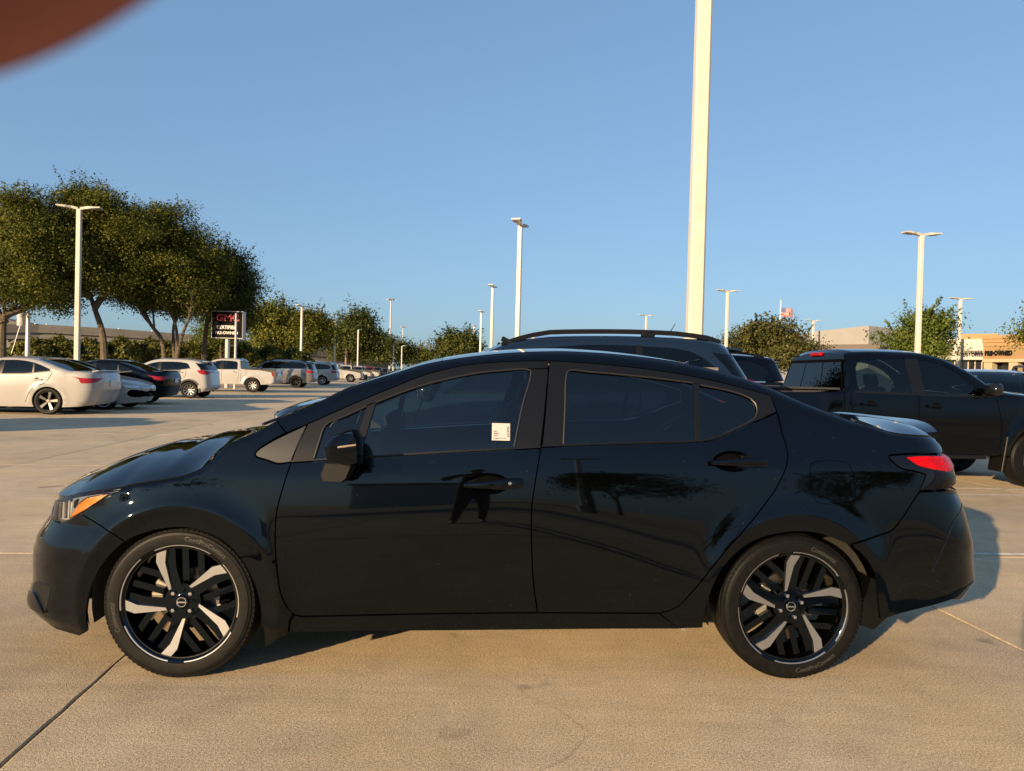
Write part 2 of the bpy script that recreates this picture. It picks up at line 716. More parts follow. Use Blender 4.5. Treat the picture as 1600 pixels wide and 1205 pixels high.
        for hq in holes:
            hp = np.array(dedupe(hq))
            hw = np.stack([s.to_w(hp[:, 0], hp[:, 1]), hp[:, 1]], 1)
            if len(G):
                G = G[~in_poly(G, inset_poly(hw, -.004))]
            HW.append(hw)
            hedges += [(k0 + i, k0 + (i + 1) % len(hw)) for i in range(len(hw))]
            k0 += len(hw)
        allq = np.concatenate([W] + HW + ([G] if len(G) else []))
        allp = [Vector((float(a), float(b))) for a, b in allq]
        vo, eo, fo, ov, oe, of = geometry.delaunay_2d_cdt(allp, hedges, [list(range(len(W)))], 1, 1e-6)
        if HW:
            qq = np.array([(p.x, p.y) for p in vo])
            cen = np.array([qq[list(f)].mean(0) for f in fo])
            bad = np.zeros(len(cen), bool)
            for hw in HW:
                bad |= in_poly(cen, hw)
            fo = [f for f, b_ in zip(fo, bad) if not b_]
        Q = np.array([(p.x, p.y) for p in vo])
        u = s.to_u(Q[:, 0], Q[:, 1])
        z = Q[:, 1]
        N = s.normal(u, z)
        S = np.stack([u, -s.V(u, z), z], 1) + N * off
        F = []
        for f in fo:
            a, b, c = [Q[i] for i in f[:3]]
            F.append(tuple(f) if (b[0] - a[0]) * (c[1] - a[1]) - (b[1] - a[1]) * (c[0] - a[0]) > 0 else tuple(reversed(f)))
        if rim:
            idx = {}
            for i, ol in enumerate(ov):
                for j in ol:
                    idx[j] = i
            loop = [idx[i] for i in range(len(W)) if i in idx]
            n = len(loop)
            k = len(S)
            top = S[loop]
            bot = top - N[loop] * rim
            e = np.roll(top, -1, 0) - np.roll(top, 1, 0)
            rn = np.cross(e, N[loop])
            rn /= np.maximum(1e-9, np.linalg.norm(rn, axis=1))[:, None]
            rn1 = rn * 0.8 + N[loop] * 0.6
            rn1 /= np.linalg.norm(rn1, axis=1)[:, None]
            S = np.concatenate([S, top, bot])
            N = np.concatenate([N, rn1, rn])
            for i in range(n):
                j = (i + 1) % n
                F.append((k + j, k + i, k + n + i, k + n + j))
        return S, F, N

    def panel(s, name, outline, m, parent, both=True, label=None, **kw):
        S, F, N = s.patch(outline, **kw)
        res = []
        for side in ((-1, 1) if both else (-1,)):
            sg = np.array([1, 1 if side < 0 else -1, 1.0])
            FF = F if side < 0 else [tuple(reversed(f)) for f in F]
            me = mesh(name, S * sg, FF, m, True)
            me.normals_split_custom_set_from_vertices([tuple(x) for x in N * sg])
            o = obj(name, me, parent)
            if label:
                o["label"] = label
            res.append(o)
        return res

    def ribbon(s, name, u0, u1, zc, m, parent, r0=-1.0, r1=1.0, p=3.0, nu=40, nv=32, bow0=0.0, bow1=0.0, dz=0.0, thick=0.0, sub=0.0):
        """top skin between the two upper edges; bow0/bow1 curve its front and rear ends along the centre line"""
        rs = np.linspace(r0, r1, nv)
        V, F = [], []
        for i in range(nu):
            a = i / (nu - 1)
            r = rs
            u = (u0 + bow0 * (1 - r * r)) * (1 - a) + (u1 + bow1 * (1 - r * r)) * a
            ze = s.zE(u)
            ve = s.V(u, ze - 0.0005)
            c = np.maximum(zc(u) - ze, -0.2)
            z = ze + c * (1 - np.abs(r) ** p) + dz
            for k in range(nv):
                V.append((u[k], rs[k] * ve[k], z[k]))
        for i in range(nu - 1):
            for k in range(nv - 1):
                F.append((i * nv + k, (i + 1) * nv + k, (i + 1) * nv + k + 1, i * nv + k + 1))
        if thick:
            V = np.array(V)
            k0 = len(V)
            rimv = [k for k in range(nv)] + [i * nv + nv - 1 for i in range(1, nu)] + [(nu - 1) * nv + k for k in range(nv - 2, -1, -1)] + [i * nv for i in range(nu - 2, 0, -1)]
            V = np.concatenate([V, V[rimv], V[rimv] - np.array([0, 0, thick])])
            n = len(rimv)
            F += [(k0 + i, k0 + (i + 1) % n, k0 + n + (i + 1) % n, k0 + n + i) for i in range(n)]
        me = mesh(name, V, F, m, True)
        o = obj(name, me, parent)
        return o


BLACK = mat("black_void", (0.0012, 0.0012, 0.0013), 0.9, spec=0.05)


def make_wheel(parent, c, R=0.3184, W=0.205, rimR=0.246, side=-1, rot=0.0, name="wheel", style="hero", rim_mat=None, letters=(), steer=0.0):
    """wheel round the Y axis, its outer face towards -Y; style hero, multi, steel or five"""
    w = empty(name, c, 0, parent)
    w.rotation_euler = (0, 0, steer + (math.pi if side > 0 else 0))
    rub = mat("tyre_rubber", (0.0042, 0.0042, 0.0043), 0.5, var=0.35, vscale=30, bump=0.12, bscale=180, spec=0.16)
    h = W / 2
    b = rimR * 0.975
    big = style == "hero"
    prof = [(b - .012, h * .80), (b, h * .86), (R * .83, h * 1.0), (R * .93, h * .93), (R * .975, h * .80)]
    tread = []
    ys = [0.78, 0.46, 0.44, 0.40, 0.38, 0.12, 0.10, 0.05, 0.03, -0.22, -0.24, -0.29, -0.31, -0.52, -0.54, -0.58, -0.60, -0.78]
    gr = [0, 0, 1, 1, 0, 0, 1, 1, 0, 0, 1, 1, 0, 0, 1, 1, 0, 0]
    for y, g in zip(ys, gr):
        tread.append((R * (1 - 0.012 * (y / .78) ** 2) - (0.007 if g else 0), h * y))
    prof += tread
    prof += [(R * .975, -h * .83), (R * .955, -h * .90), (R * .948, -h * .90), (R * .93, -h * .955), (R * .90, -h * .975), (R * .897, -h * .995), (R * .84, -h * 1.0), (R * .78, -h * .975), (R * .773, -h * .955), (b + .006, -h * .90), (b, -h * .83), (b - .012, -h * .80)]
    t = MB().lathe_y(prof, 96 if big else 40)
    ty = t.build("tyre", rub, w, True, 30)
    if big:
        # shoulder blocks cut by sipes
        sb = MB()
        for k in range(88):
            th = 2 * math.pi * k / 88
            sb.box((R * .967 * math.cos(th), -h * .84, R * .967 * math.sin(th)), (0.0035, 0.013, 0.0155), ry=-th, rx=0.0)
        sb.build("tread_block", rub, ty)["kind"] = "stuff"
        let = mat("tyre_letter", (0.030, 0.029, 0.027), 0.4)
        for (txt, ang, rr, sz, flip) in letters:
            V, F = text_mesh(txt, sz, 0.0018, spacing=1.02, bold=0.0004)
            VV = []
            for (x, y, z) in V:
                th = ang - x / rr * (1 if not flip else -1)
                q = rr + (y if not flip else -y)
                VV.append((q * math.cos(th), -h * 0.985 - z - 0.0005 + abs(q - R * .86) * .08, q * math.sin(th)))
            part("raised_letters", VV, F, let, ty)
    dark = mat("rim_black", (0.0007, 0.0008, 0.001), 0.06, stint=(0.55, 0.76, 1.0))
    silver = rim_mat or mat("machined_alloy", (0.62, 0.63, 0.65), 0.28, 1.0, bump=0.03, bscale=400)
    rr = rimR
    barrel = MB().lathe_y([(b - .002, h * .78), (b * .90, h * .70), (b * .88, 0.02), (b * .93, -h * .45), (b * .965, -h * .80), (b * 1.0, -h * .90), (b * 1.022, -h * .92)], 64 if big else 32)
    barrel.build("rim", dark if style in ("hero", "dark") else silver, w, True, 40)
    if style == "hero":
        y0 = -h * .66        # spoke face depth
        lip = []
        for (a0, a1) in [(rot + k * 2 * math.pi / 5 - 0.88, rot + k * 2 * math.pi / 5 + 0.10) for k in range(5)]:
            lp = MB().lathe_y([(rr * .972, -h * .89), (rr * .982, -h * .925), (rr * .996, -h * .93), (rr * 1.0, -h * .90)], 24, a0=a0, a1=a1)
            lp.build("machined_lip", silver, w, True)
        for k in range(5):
            a = rot + k * 2 * math.pi / 5

            def pol(r, d):
                th = a + rad(d)
                return (r * rr * math.cos(th), r * rr * math.sin(th))
            body = [pol(.99, 5), pol(.74, 12), pol(.28, 28), pol(.20, 50), pol(.12, 40), pol(.12, -20), pol(.22, -40), pol(.30, -14), pol(.60, -9), pol(.76, -10), pol(.99, -12)]
            mb = MB().prism_y(body, y0 + 0.004, y0 + 0.045)
            so = mb.build("spoke", dark, w)
            face = [pol(.99, 4.8), pol(.80, 12.4), pol(.29, 28.5), pol(.29, 19), pol(.73, 2.6), pol(.98, -5.0)]
            # dished: the outer end stands further out
            V = [(x, y0 - 0.002 - 0.018 * max(0, math.hypot(x, z) / rr - .3), z) for x, z in face]
            n = len(V)
            V += [(x, y0 + 0.01, z) for x, z in face]
            F = [tuple(range(n))] + [((i + 1) % n, i, i + n, (i + 1) % n + n) for i in range(n)]
            bmx = MB()
            bmx.add(V, F)
            bmx.build("spoke_face", silver, so)
            # two dark bars parallel to the spoke's outer half
            o1, o2 = Vector((*pol(.985, 0), 0)), Vector((*pol(.735, 6), 0))
            dr = (o1 - o2).normalized()
            nr = Vector((dr.y, -dr.x, 0))
            for (q, r0) in ((0.36, .36), (0.62, .50)):
                c0 = Vector((*pol(.985, 0), 0)) + nr * (q * rr)

                def reach(rt):
                    bb = c0.dot(dr)
                    cc_ = c0.length_squared - (rt * rr) ** 2
                    return c0 + dr * (-bb + math.sqrt(max(0, bb * bb - cc_)))

                def low(rt):
                    bb = c0.dot(dr)
                    perp = math.sqrt(max(0, c0.length_squared - bb * bb))
                    t_ = math.sqrt(max(0, (rt * rr) ** 2 - perp * perp))
                    return c0 + dr * (-bb + t_)
                p1, p0 = reach(.955), low(max(r0, .3))
                if (p1 - p0).dot(dr) < .02:
                    p0 = p1 - dr * .05
                wd = 0.026 * rr / .235
                poly = [p0 + nr * wd / 2, p1 + nr * wd / 2, p1 - nr * wd / 2, p0 - nr * wd / 2]
                MB().prism_y([(p.x, p.y) for p in poly], y0 + .008, y0 + .045).build("rim_bar", dark, w)
        hub = MB().lathe_y([(0.0, y0 - .004), (.026, y0 - .003), (.029, y0 + .002), (.034, y0 + .004), (.075, y0 + .008), (.082, y0 + .045)], 32)
        hub.build("hub", dark, w, True, 30)
        chrome = mat("chrome", (0.8, 0.8, 0.8), 0.12, 1.0)
        em = MB().lathe_y([(.0165, y0 - .005), (.018, y0 - .0075), (.0205, y0 - .0075), (.022, y0 - .005)], 32)
        em.box((0, y0 - .0065, 0), (.034, .004, .0065))
        em.build("emblem", chrome, w, True, 30)
        for k in range(4):
            th = rot + rad(25) + k * math.pi / 2
            MB().lathe_y([(0, y0 - .010), (.008, y0 - .009), (.0095, y0 - .002), (.0095, y0 + .01)], 6, c=(.050 * math.cos(th), 0, .050 * math.sin(th))).build("lug_nut", chrome, w, True, 30)
        steel = mat("brake_steel", (0.23, 0.21, 0.19), 0.38, 1.0, var=.2)
        MB().lathe_y([(.05, .0), (.07, -.005), (.132, -.005), (.132, .02), (.05, .02)], 40).build("brake_disc", steel, w, True, 30)
        ca = MB()
        for q in range(5):
            th = rad(150 + q * 12)
            ca.box((.118 * math.cos(th), -.012, .118 * math.sin(th)), (.05, .05, .032), ry=-th, bev=.004)
        ca.build("brake_caliper", mat("caliper_metal", (0.30, 0.27, 0.22), 0.5, .6), w)
        MB().tube([(rr * .8 * math.cos(rot - 1.9), -h * .6, rr * .8 * math.sin(rot - 1.9)), (rr * .8 * math.cos(rot - 1.9) * .98, -h * .6 - .03, rr * .8 * math.sin(rot - 1.9) * .98)], .004).build("valve", BLACK, w)
    else:
        n = {"multi": 10, "five": 5, "dark": 7, "steel": 8}[style]
        fm = silver if style != "dark" else mat("rim_dark_face", (0.03, 0.03, 0.032), 0.3, .6)
        MB().lathe_y([(0, -h * .30), (rr * .9, -h * .25)], 24).build("wheel_back", BLACK, w)
        for k in range(n):
            a = rot + k * 2 * math.pi / n
            wd = {"multi": .10, "five": .24, "dark": .14, "steel": .16}[style]
            sp = MB()
            x0, x1 = rr * .18, rr * .96
            V = []
            for (r, f, y) in ((x0, .7, -h * .62), (x1, 1.25, -h * .80)):
                for sg in (-1, 1):
                    V.append((r * math.cos(a) - sg * f * wd * rr * .5 * math.sin(a), y, r * math.sin(a) + sg * f * wd * rr * .5 * math.cos(a)))
            V += [(x, y + .03, z) for x, y, z in V]
            sp.add(V, [(0, 1, 3, 2), (4, 6, 7, 5), (0, 4, 5, 1), (2, 3, 7, 6), (0, 2, 6, 4), (1, 5, 7, 3)])
            sp.build("spoke", fm, w)
        MB().lathe_y([(0, -h * .70), (rr * .17, -h * .69), (rr * .22, -h * .60), (rr * .22, -h * .3)], 20).build("hub", fm, w, True, 30)
    return w


# ---------------------------------------------------------------- the black sedan
PAINT = mat("black_paint", (0.0006, 0.0007, 0.0009), 0.03, rvar=0.015, vscale=3.0, ior=1.46, stint=(0.70, 0.85, 1.0))
def add_specks(m, scale=75.0, col=(.05, .046, .04)):
    """sparse dust and dried water spots on glossy paint"""
    n, l = m.node_tree.nodes, m.node_tree.links
    b = n["Principled BSDF"]
    tc = n.new("ShaderNodeTexCoord")
    vo = n.new("ShaderNodeTexVoronoi")
    vo.inputs["Scale"].default_value = scale
    l.new(tc.outputs["Object"], vo.inputs["Vector"])
    lt = n.new("ShaderNodeMath")
    lt.operation = 'LESS_THAN'
    lt.inputs[1].default_value = 0.11
    l.new(vo.outputs["Distance"], lt.inputs[0])
    sx = n.new("ShaderNodeSeparateColor")
    l.new(vo.outputs["Color"], sx.inputs[0])
    gt = n.new("ShaderNodeMath")
    gt.operation = 'GREATER_THAN'
    gt.inputs[1].default_value = 0.955
    l.new(sx.outputs[0], gt.inputs[0])
    mu = n.new("ShaderNodeMath")
    mu.operation = 'MULTIPLY'
    l.new(lt.outputs[0], mu.inputs[0])
    l.new(gt.outputs[0], mu.inputs[1])
    mx = n.new("ShaderNodeMix")
    mx.data_type = 'RGBA'
    mx.inputs[6].default_value = b.inputs["Base Color"].default_value
    mx.inputs[7].default_value = (*col, 1)
    l.new(mu.outputs[0], mx.inputs[0])
    l.new(mx.outputs[2], b.inputs["Base Color"])


add_specks(PAINT)
TRIM = mat("satin_black_trim", (0.0034, 0.0036, 0.0042), 0.34, spec=0.32)
PLASTIC = mat("matte_black_plastic", (0.0022, 0.0022, 0.0022), 0.5, spec=.3, bump=0.1, bscale=300)
SIDEGLASS = glass("side_glass", (0.50, 0.60, 0.57), ior=1.75)
REARGLASS = glass("rear_side_glass", (0.24, 0.30, 0.30), ior=1.75)
SCREEN = glass("windscreen_glass", (0.45, 0.52, 0.50), ior=1.6)


def build_sedan():
    pf, pr = gnd(278, 1064), gnd(1237, 1065)
    th = math.atan2(pr[1] - pf[1], pr[0] - pf[0])
    eu = np.array([math.cos(th), math.sin(th), 0])
    ev = np.array([-math.sin(th), math.cos(th), 0])
    O = pf + ev * 0.84
    O[2] = 0
    WB = 2.606
    root = empty("sedan", tuple(O), th)
    tag(root, "glossy black four-door sedan parked side-on in the foreground, sticker on its front window", "car")

    def loc(P):
        q = np.asarray(P) - O
        return np.array([q @ eu, q @ ev, q[2]])
    C0 = loc(cC)

    def lray(px, py):
        d = ray(px, py)
        return np.array([d @ eu, d @ ev, d[2]])

    def on_plane(px, py, v):
        d = lray(px, py)
        return C0 + d * ((v - C0[1]) / d[1])

    # nose and tail outlines from the corner silhouettes
    sil_n = [(88, 776, -.60), (85, 786, -.6), (80, 808, -.62), (68, 826, -.62), (57.6, 842, -.62), (52, 862, -.62), (50.5, 884, -.62), (51, 912, -.62), (44, 938, -.62), (47.5, 953, -.62), (60, 966, -.62)]
    sil_t = [(1463, 686, -.62), (1471, 696, -.62), (1475, 707, -.62), (1483, 712, -.62), (1491, 725, -.62), (1494, 740, -.62), (1494, 763, -.62), (1503, 780, -.62), (1513, 812, -.62), (1520.5, 840, -.62), (1521, 868, -.62), (1523, 895, -.62), (1512, 911, -.62), (1494, 934, -.62)]

    def ztilt(u, zs):
        zt = pchip([-1.1, -.4, 0, .42, .99, 1.4, 1.75, 2.1, 2.4, 2.62, 3.0, 3.4, 4.2], [.68, .68, .70, .70, .745, .775, .72, .62, .585, .62, .60, .66, .68], u)
        slow = pchip([-1.1, 1.2, 1.8, 2.1, 2.5, 3.0, 4.2], [0, 0, .6, 1, .8, .3, .2], u)
        bl = pchip([-1.1, 0.2, 1.0, 2.3, 2.7, 4.2], [1.3, .965, .985, 1.02, 1.08, 1.3], u)
        zc = pchip([-1.1, .2, .65, 1.5, 2.5, 2.9, 3.4, 4.2], [.80, .862, .872, .905, .935, .945, .945, .95], u)
        sc = pchip([-1.1, .2, .7, 1.1, 1.6, 2.2, 2.5, 4.2], [.9, 1, 1, .45, .25, .5, 1, 1], u)
        kz = [0.0, .18, .30, .42, zt - .10 - .05 * slow, zt, zc - .012, zc + .012, bl - .01, bl + .035, 1.2, 1.55, 2.1]
        kt = [-22, -15, -7, -3.5, -.8, 4.7, 7.0 + .8 * slow, 8.5 + 8.5 * sc, 12 + 6 * sc, 22, 25, 30, 30]
        for i in range(5, 10):
            kz[i] = max(kz[i], kz[i - 1] + .012)
        return pchip(kz, kt, zs)
    arch_f = (0.0, .318, .412, .016, .045)
    arch_r = (WB, .318, .412, .012, .05)
    sh = Shell(0.868, 0.60, ztilt, lambda z: -.80 + 0 * np.asarray(z, float), lambda z: 3.55 + 0 * np.asarray(z, float), 0.62, 0.42, 2.3, 3.6, ulim=(-1.1, 3.9), zlim=(0, 1.7), arches=(arch_f, arch_r), rho=0.05)

    def fit_end(sil, front):
        zs, us = [], []
        for (px, py, vg) in sil:
            p = on_plane(px, py, vg)
            z = p[2]
            best = None
            lo, hi = (-1.05, -.45) if front else (3.0, 3.85)
            for _ in range(26):
                mid = (lo + hi) / 2
                if front:
                    sh.nose = lambda q, m=mid: m + 0 * np.asarray(q, float)
                    uu = mid + sh.Lf * np.linspace(0, 1, 60) ** 2
                else:
                    sh.tail = lambda q, m=mid: m + 0 * np.asarray(q, float)
                    uu = mid - sh.Lr * np.linspace(0, 1, 60) ** 2
                zz = np.full_like(uu, z)
                P = O + uu[:, None] * eu - sh.V(uu, zz)[:, None] * ev + zz[:, None] * np.array([0, 0, 1.0])
                d = P - cC
                X = 800 + FPX * (d @ cR) / (d @ cF)
                if front:
                    lo, hi = (mid, hi) if X.min() < px else (lo, mid)
                else:
                    lo, hi = (lo, mid) if X.max() > px else (mid, hi)
            zs.append(z)
            us.append((lo + hi) / 2)
        o = np.argsort(zs)
        zs, us = np.array(zs)[o], np.array(us)[o]
        return zs, us
    zn, un = fit_end(sil_n, True)
    zt_, ut_ = fit_end(sil_t, False)
    sh.nose = lambda z: np.interp(z, zn, un)
    sh.tail = lambda z: np.interp(z, zt_, ut_)

    def tr(px, py, extra=0.0, n=40):
        v = -0.84
        for _ in range(n):
            p = on_plane(px, py, v)
            v = 0.4 * v + 0.6 * (-max(0.30, float(sh.V(p[0], p[2])) - extra))
        return np.array([p[0], p[2]])

    def seg(*pts, step=0.015):
        return crspline([tr(*p) for p in pts], step)

    def raw(*pts):
        return [tr(*p) for p in pts]
    # upper edge of the side: bonnet edge, pillar, roof rail, boot edge
    Epx = [(107.5, 774), (130, 769.5), (160, 765), (190, 761), (207, 756.5), (245, 750), (274, 746), (302, 738.6), (320, 730), (337, 715.5), (348.5, 702.6), (358.6, 692.5), (371, 686.5), (389, 680), (409, 671), (426, 661), (443.6, 651.5), (460, 643.5), (492, 632), (530, 613), (573, 596.5), (616, 583.5), (662, 569.5), (702, 562), (746, 556), (803, 551), (860, 549), (886, 549), (944, 552), (1001, 557.5), (1045, 563.5), (1088, 571.5), (1146, 586), (1203, 606), (1226, 616.5), (1255, 629), (1284, 640.5), (1313, 651.5), (1341, 661), (1357, 664.5), (1370, 669), (1390, 675.5), (1413, 679), (1445, 681), (1458, 682.5)]
    Euz = [tr(p[0], p[1], 0.045) for p in Epx]
    eu_, ez_ = [q[0] for q in Euz], [q[1] for q in Euz]
    k = 1
    while k < len(eu_):
        if eu_[k] <= eu_[k - 1] + .004:
            del eu_[k], ez_[k]
        else:
            k += 1
    eu_ = [-1.06, eu_[0] - .12] + eu_ + [3.8]
    ez_ = [ez_[0] - .05, ez_[0] - .012] + ez_ + [ez_[-1] - .012]
    uh = lambda u: pchip([-1.1, .3, .62, .9, 2.6, 3.0, 3.2, 3.8], [.022, .022, .03, .06, .06, .045, .03, .03], u)
    sh.setE(eu_, ez_, uh)
    sh.dbg = (O, eu, ev)

    def edge(px0, px1, step=0.015, dz=0.0, rev=False):
        ua, ub = tr(*px0, .045)[0], tr(*px1, .045)[0]
        n = max(2, int(abs(ub - ua) / step))
        return [np.array([u, float(sh.zE(u)) - dz]) for u in np.linspace(ua, ub, n)]

    def arch(uc, r, a0, a1, n=40, zc=.318, sx=1.0):
        return [np.array([uc + r * sx * math.cos(a), zc + r * math.sin(a)]) for a in np.linspace(a0, a1, n)]

    # --- wheel arch openings (traced)
    farch = [(138, 987), (135.5, 953), (141, 924), (152.7, 895), (173, 866.4), (201.6, 843), (230.4, 832), (259, 826), (288, 824.6), (317, 830.4), (345.7, 843), (374.5, 872), (392, 901), (401, 924), (406.6, 953), (407, 981)]
    rarch = [(1098.7, 981.6), (1099.5, 967), (1106, 941), (1117.4, 909.6), (1137.6, 878), (1166.4, 852), (1195, 839), (1224, 833), (1253, 831), (1281.6, 834.7), (1310, 845), (1330.6, 854), (1348, 868), (1363.7, 891), (1369, 909)]
    A = lambda seq: crspline([tr(*p) for p in seq], .015)
    # --- front bumper
    zb = float(tr(144, 986)[1])
    nose_line = lambda z0, z1, n: [np.array([float(sh.nose(z)), z]) for z in np.linspace(z0, z1, n)]
    zlight = float(tr(100, 815)[1])
    zhood = float(sh.zE(-.7))
    f_arch_uz = A(farch)
    jb = raw((125.5, 802), (169, 830), (194.5, 846))
    k_arch = int(np.argmin([np.linalg.norm(q - jb[2]) for q in f_arch_uz]))
    bump_out = nose_line(zhood - .045, .215, 30) + [np.array([-.72, .19]), np.array([-.55, .172]), np.array([-.42, .168]), f_arch_uz[0]] + f_arch_uz[:k_arch + 1] + crspline([jb[2], jb[1], jb[0]]) + seg((125.5, 801.5), (106, 812), (95.5, 816.5), (87, 815.5)) + crspline([tr(87, 815.5), np.array([float(sh.nose(zlight)) + .10, zlight + .02]), np.array([float(sh.nose(zhood)) + .06, zhood - .045])])
    sh.panel("front_bumper", bump_out, PAINT, root, step=.022)
    # dark corner intake with its fin
    inl = seg((52, 912), (60, 908), (79, 917)) + seg((79, 917), (76, 935), (72, 958)) + seg((72, 958), (60, 948), (49, 938))
    sh.panel("bumper_intake", inl, PLASTIC, root, off=.001, inset=0, rim=.008, step=.012)
    fin = seg((49.5, 922), (56, 926), (66, 945), (72, 957)) + seg((72, 957), (58, 953), (47.5, 942), (49.5, 922))
    sh.panel("bumper_fin", fin, PAINT, root, off=.012, inset=0, rim=.016, step=.012)
    # --- headlamp: housing, amber reflector, inner chrome, clear lens
    lamp = seg((84, 783), (107.5, 774.5), (130, 770), (160, 765.5), (190, 761.5), (199, 759.5)) + seg((199, 759.5), (187, 767), (164.5, 778.5), (145, 789.5), (125.5, 801), (106, 811.5), (95.5, 816), (86, 814.5)) + seg((86, 814.5), (82, 808), (84, 796), (84, 783))
    chrome = mat("lamp_chrome", (0.34, 0.33, 0.32), 0.35, .25)
    sh.panel("headlight", lamp, mat("lamp_housing", (0.10, 0.105, 0.11), 0.3, .5), root, off=-.022, rim=.0, inset=.001)
    sh.panel("indicator", seg((106, 809), (112, 800), (118, 790.5), (133, 778.5)) + seg((133, 778.5), (150, 774.5), (168, 771.5)) + seg((168, 771.5), (150, 784), (127, 798), (106, 809)), mat("amber_lens", (0.46, 0.135, 0.004), 0.18, coat=.8, bump=.4, bscale=120), root, off=-.008, inset=.0015, step=.02)
    sh.panel("lamp_reflector", seg((90, 783), (100, 779), (108, 777)) + seg((108, 777), (107, 790), (103, 812)) + seg((103, 812), (94, 813), (88, 811)) + seg((88, 811), (88, 798), (90, 783)), chrome, root, off=-.016, step=.015)
    sh.panel("lamp_bezel", seg((110, 776), (131, 772), (160, 768), (187, 764)) + seg((187, 764), (160, 770), (133, 776)) + seg((133, 776), (117, 790), (107, 806), (110, 776)), mat("lamp_dark_chrome", (0.20, 0.22, 0.25), 0.25, .4), root, off=-.012, step=.015)
    sh.panel("lamp_projector", seg((112, 783), (120, 777), (118, 788), (111, 796), (112, 783)), BLACK, root, off=-.009, step=.01, rim=.0)
    for k2 in range(4):
        x_ = 89.5 + 4.2 * k2
        sh.panel("lamp_rib", seg((x_ + 1, 785 - k2), (x_, 798), (x_ - .5, 810)) + seg((x_ + 1.2, 810), (x_ + 1.6, 798), (x_ + 2.6, 785 - k2)), [mat("lamp_rib_dark", (.03, .03, .032), .3), mat("lamp_rib_bright", (.55, .55, .56), .25, .6)][k2 % 2], root, off=-.010, inset=0, rim=.005, step=.01)
    sh.panel("lamp_lens", lamp, glass("clear_lens", (0.93, 0.94, 0.95), ior=1.5), root, rim=.008, inset=.0018, step=.02)
    # --- fender
    fen = seg((125.5, 802), (145, 789.5), (164.5, 778.5), (187, 767), (199, 759.7)) + edge((203, 757.5), (443.6, 652), dz=.001) + seg((434, 660), (447, 676)) + seg((447, 676), (425, 688), (402.5, 703.5), (397.5, 710), (401, 714.5), (417, 719.5), (434, 725), (454, 722.5)) + seg((454.7, 724), (443, 759), (433, 796), (430, 828), (431, 872), (434, 900), (438, 925), (448, 948), (458, 959.5)) + raw((452, 972), (450.6, 988)) + [f_arch_uz[-1]] + f_arch_uz[::-1][:len(f_arch_uz) - k_arch] + crspline(jb[::-1])
    sh.panel("fender", fen, PAINT, root)
    # --- pillar and roof rail with the quarter panel
    door_rear = [(1203, 618), (1215, 646.7), (1223.4, 681), (1230.6, 707), (1229, 727), (1215, 759), (1189, 796.5), (1160, 831), (1130, 865.6), (1118, 880), (1085, 921), (1063, 944.6), (1046.5, 954), (1030, 957.8)]
    frame_top = [(480.6, 663), (530, 641), (584, 617.5), (620, 603), (659, 587.5), (717, 572.5), (774.5, 566), (815, 564.3), (858, 564), (900, 566), (944, 569.5), (1030.4, 579.5), (1088, 589.5), (1145.7, 602.5), (1203, 618)]
    r_arch_uz = A(rarch)
    zl = float(tr(1440, 767)[1])
    q = edge((443.6, 652), (1357, 664.5), dz=.001) + edge((1357, 664.5), (1458, 682.5), dz=.001) + seg((1461, 687), (1468, 697), (1471, 708))
    q += seg((1471, 708.5), (1440, 708.5), (1416.5, 709), (1390, 711)) + seg((1390, 711), (1389, 716), (1408, 732), (1430, 737), (1447, 742)) + seg((1447, 742), (1442, 755), (1436.7, 768))
    q += seg((1436.7, 768), (1428.5, 780), (1408, 811.7), (1391, 830.4), (1376.7, 834.7), (1331, 849.5))
    ka = int(np.argmin([np.linalg.norm(p - tr(1331, 851)) for p in r_arch_uz]))
    q += r_arch_uz[:ka + 1][::-1] + raw((1060, 983)) + seg((1030, 958.5), (1046.5, 954), (1063, 944.6), (1085, 921), (1118, 880), (1130, 865.6), (1160, 831), (1189, 796.5), (1215, 759), (1229, 727), (1230.6, 707), (1223.4, 681), (1215, 646.7), (1203, 618))
    q += seg(*frame_top[::-1]) + seg((480.6, 663), (447, 676)) + seg((447, 676), (434, 660))
    FLAP = seg((1265, 734), (1266.3, 726), (1274, 721.5), (1319.6, 721.5), (1327.5, 726), (1332, 737), (1337.6, 772), (1336.5, 780.5), (1330, 784.5), (1283, 787.6), (1274.5, 783), (1270.3, 772), (1265, 734))[:-1]
    sh.panel("quarter_panel", q, PAINT, root, holes=[FLAP])
    # --- rocker sill
    sill = seg((471, 964), (602, 961), (700, 959.2), (838, 957.8), (947, 958.3), (1030, 958.6)) + raw((1062, 983)) + seg((1062, 983.5), (900, 984), (700, 986), (564, 987), (452, 988.6)) + raw((453, 972), (459, 961))
    sh.panel("sill", sill, PAINT, root, inset=.003)
    # --- doors
    HOLE = {}
    for key, (hx, hy) in (("f", (768, 757)), ("r", (1150, 722))):
        c = tr(hx, hy)
        HOLE[key] = [np.array([c[0] - .014 + .088 * math.cos(a), c[1] + .002 + .045 * math.sin(a)]) for a in np.linspace(0, 2 * math.pi, 40, endpoint=False)]
    split = [(845, 701), (835, 762), (830.6, 799), (832, 885.6), (834.8, 921), (840, 956.5)]
    fdoor = seg((454.7, 723.5), (573, 716), (700, 708.5), (845, 700.5)) + seg(*split) + seg((840, 957), (700, 958.4), (602, 960), (520, 962), (471, 963)) + seg((471, 963), (458, 959.5), (448, 948), (438, 925), (434, 900), (431, 872), (430, 828), (433, 796), (443, 759), (454.7, 723.5))
    sh.panel("front_door", fdoor, PAINT, root, holes=[HOLE["f"]])
    belt_r = [(846, 699), (950, 695.7), (1040, 693), (1088, 691.4), (1117, 687), (1150, 674), (1174.5, 662), (1200, 651), (1214, 645)]
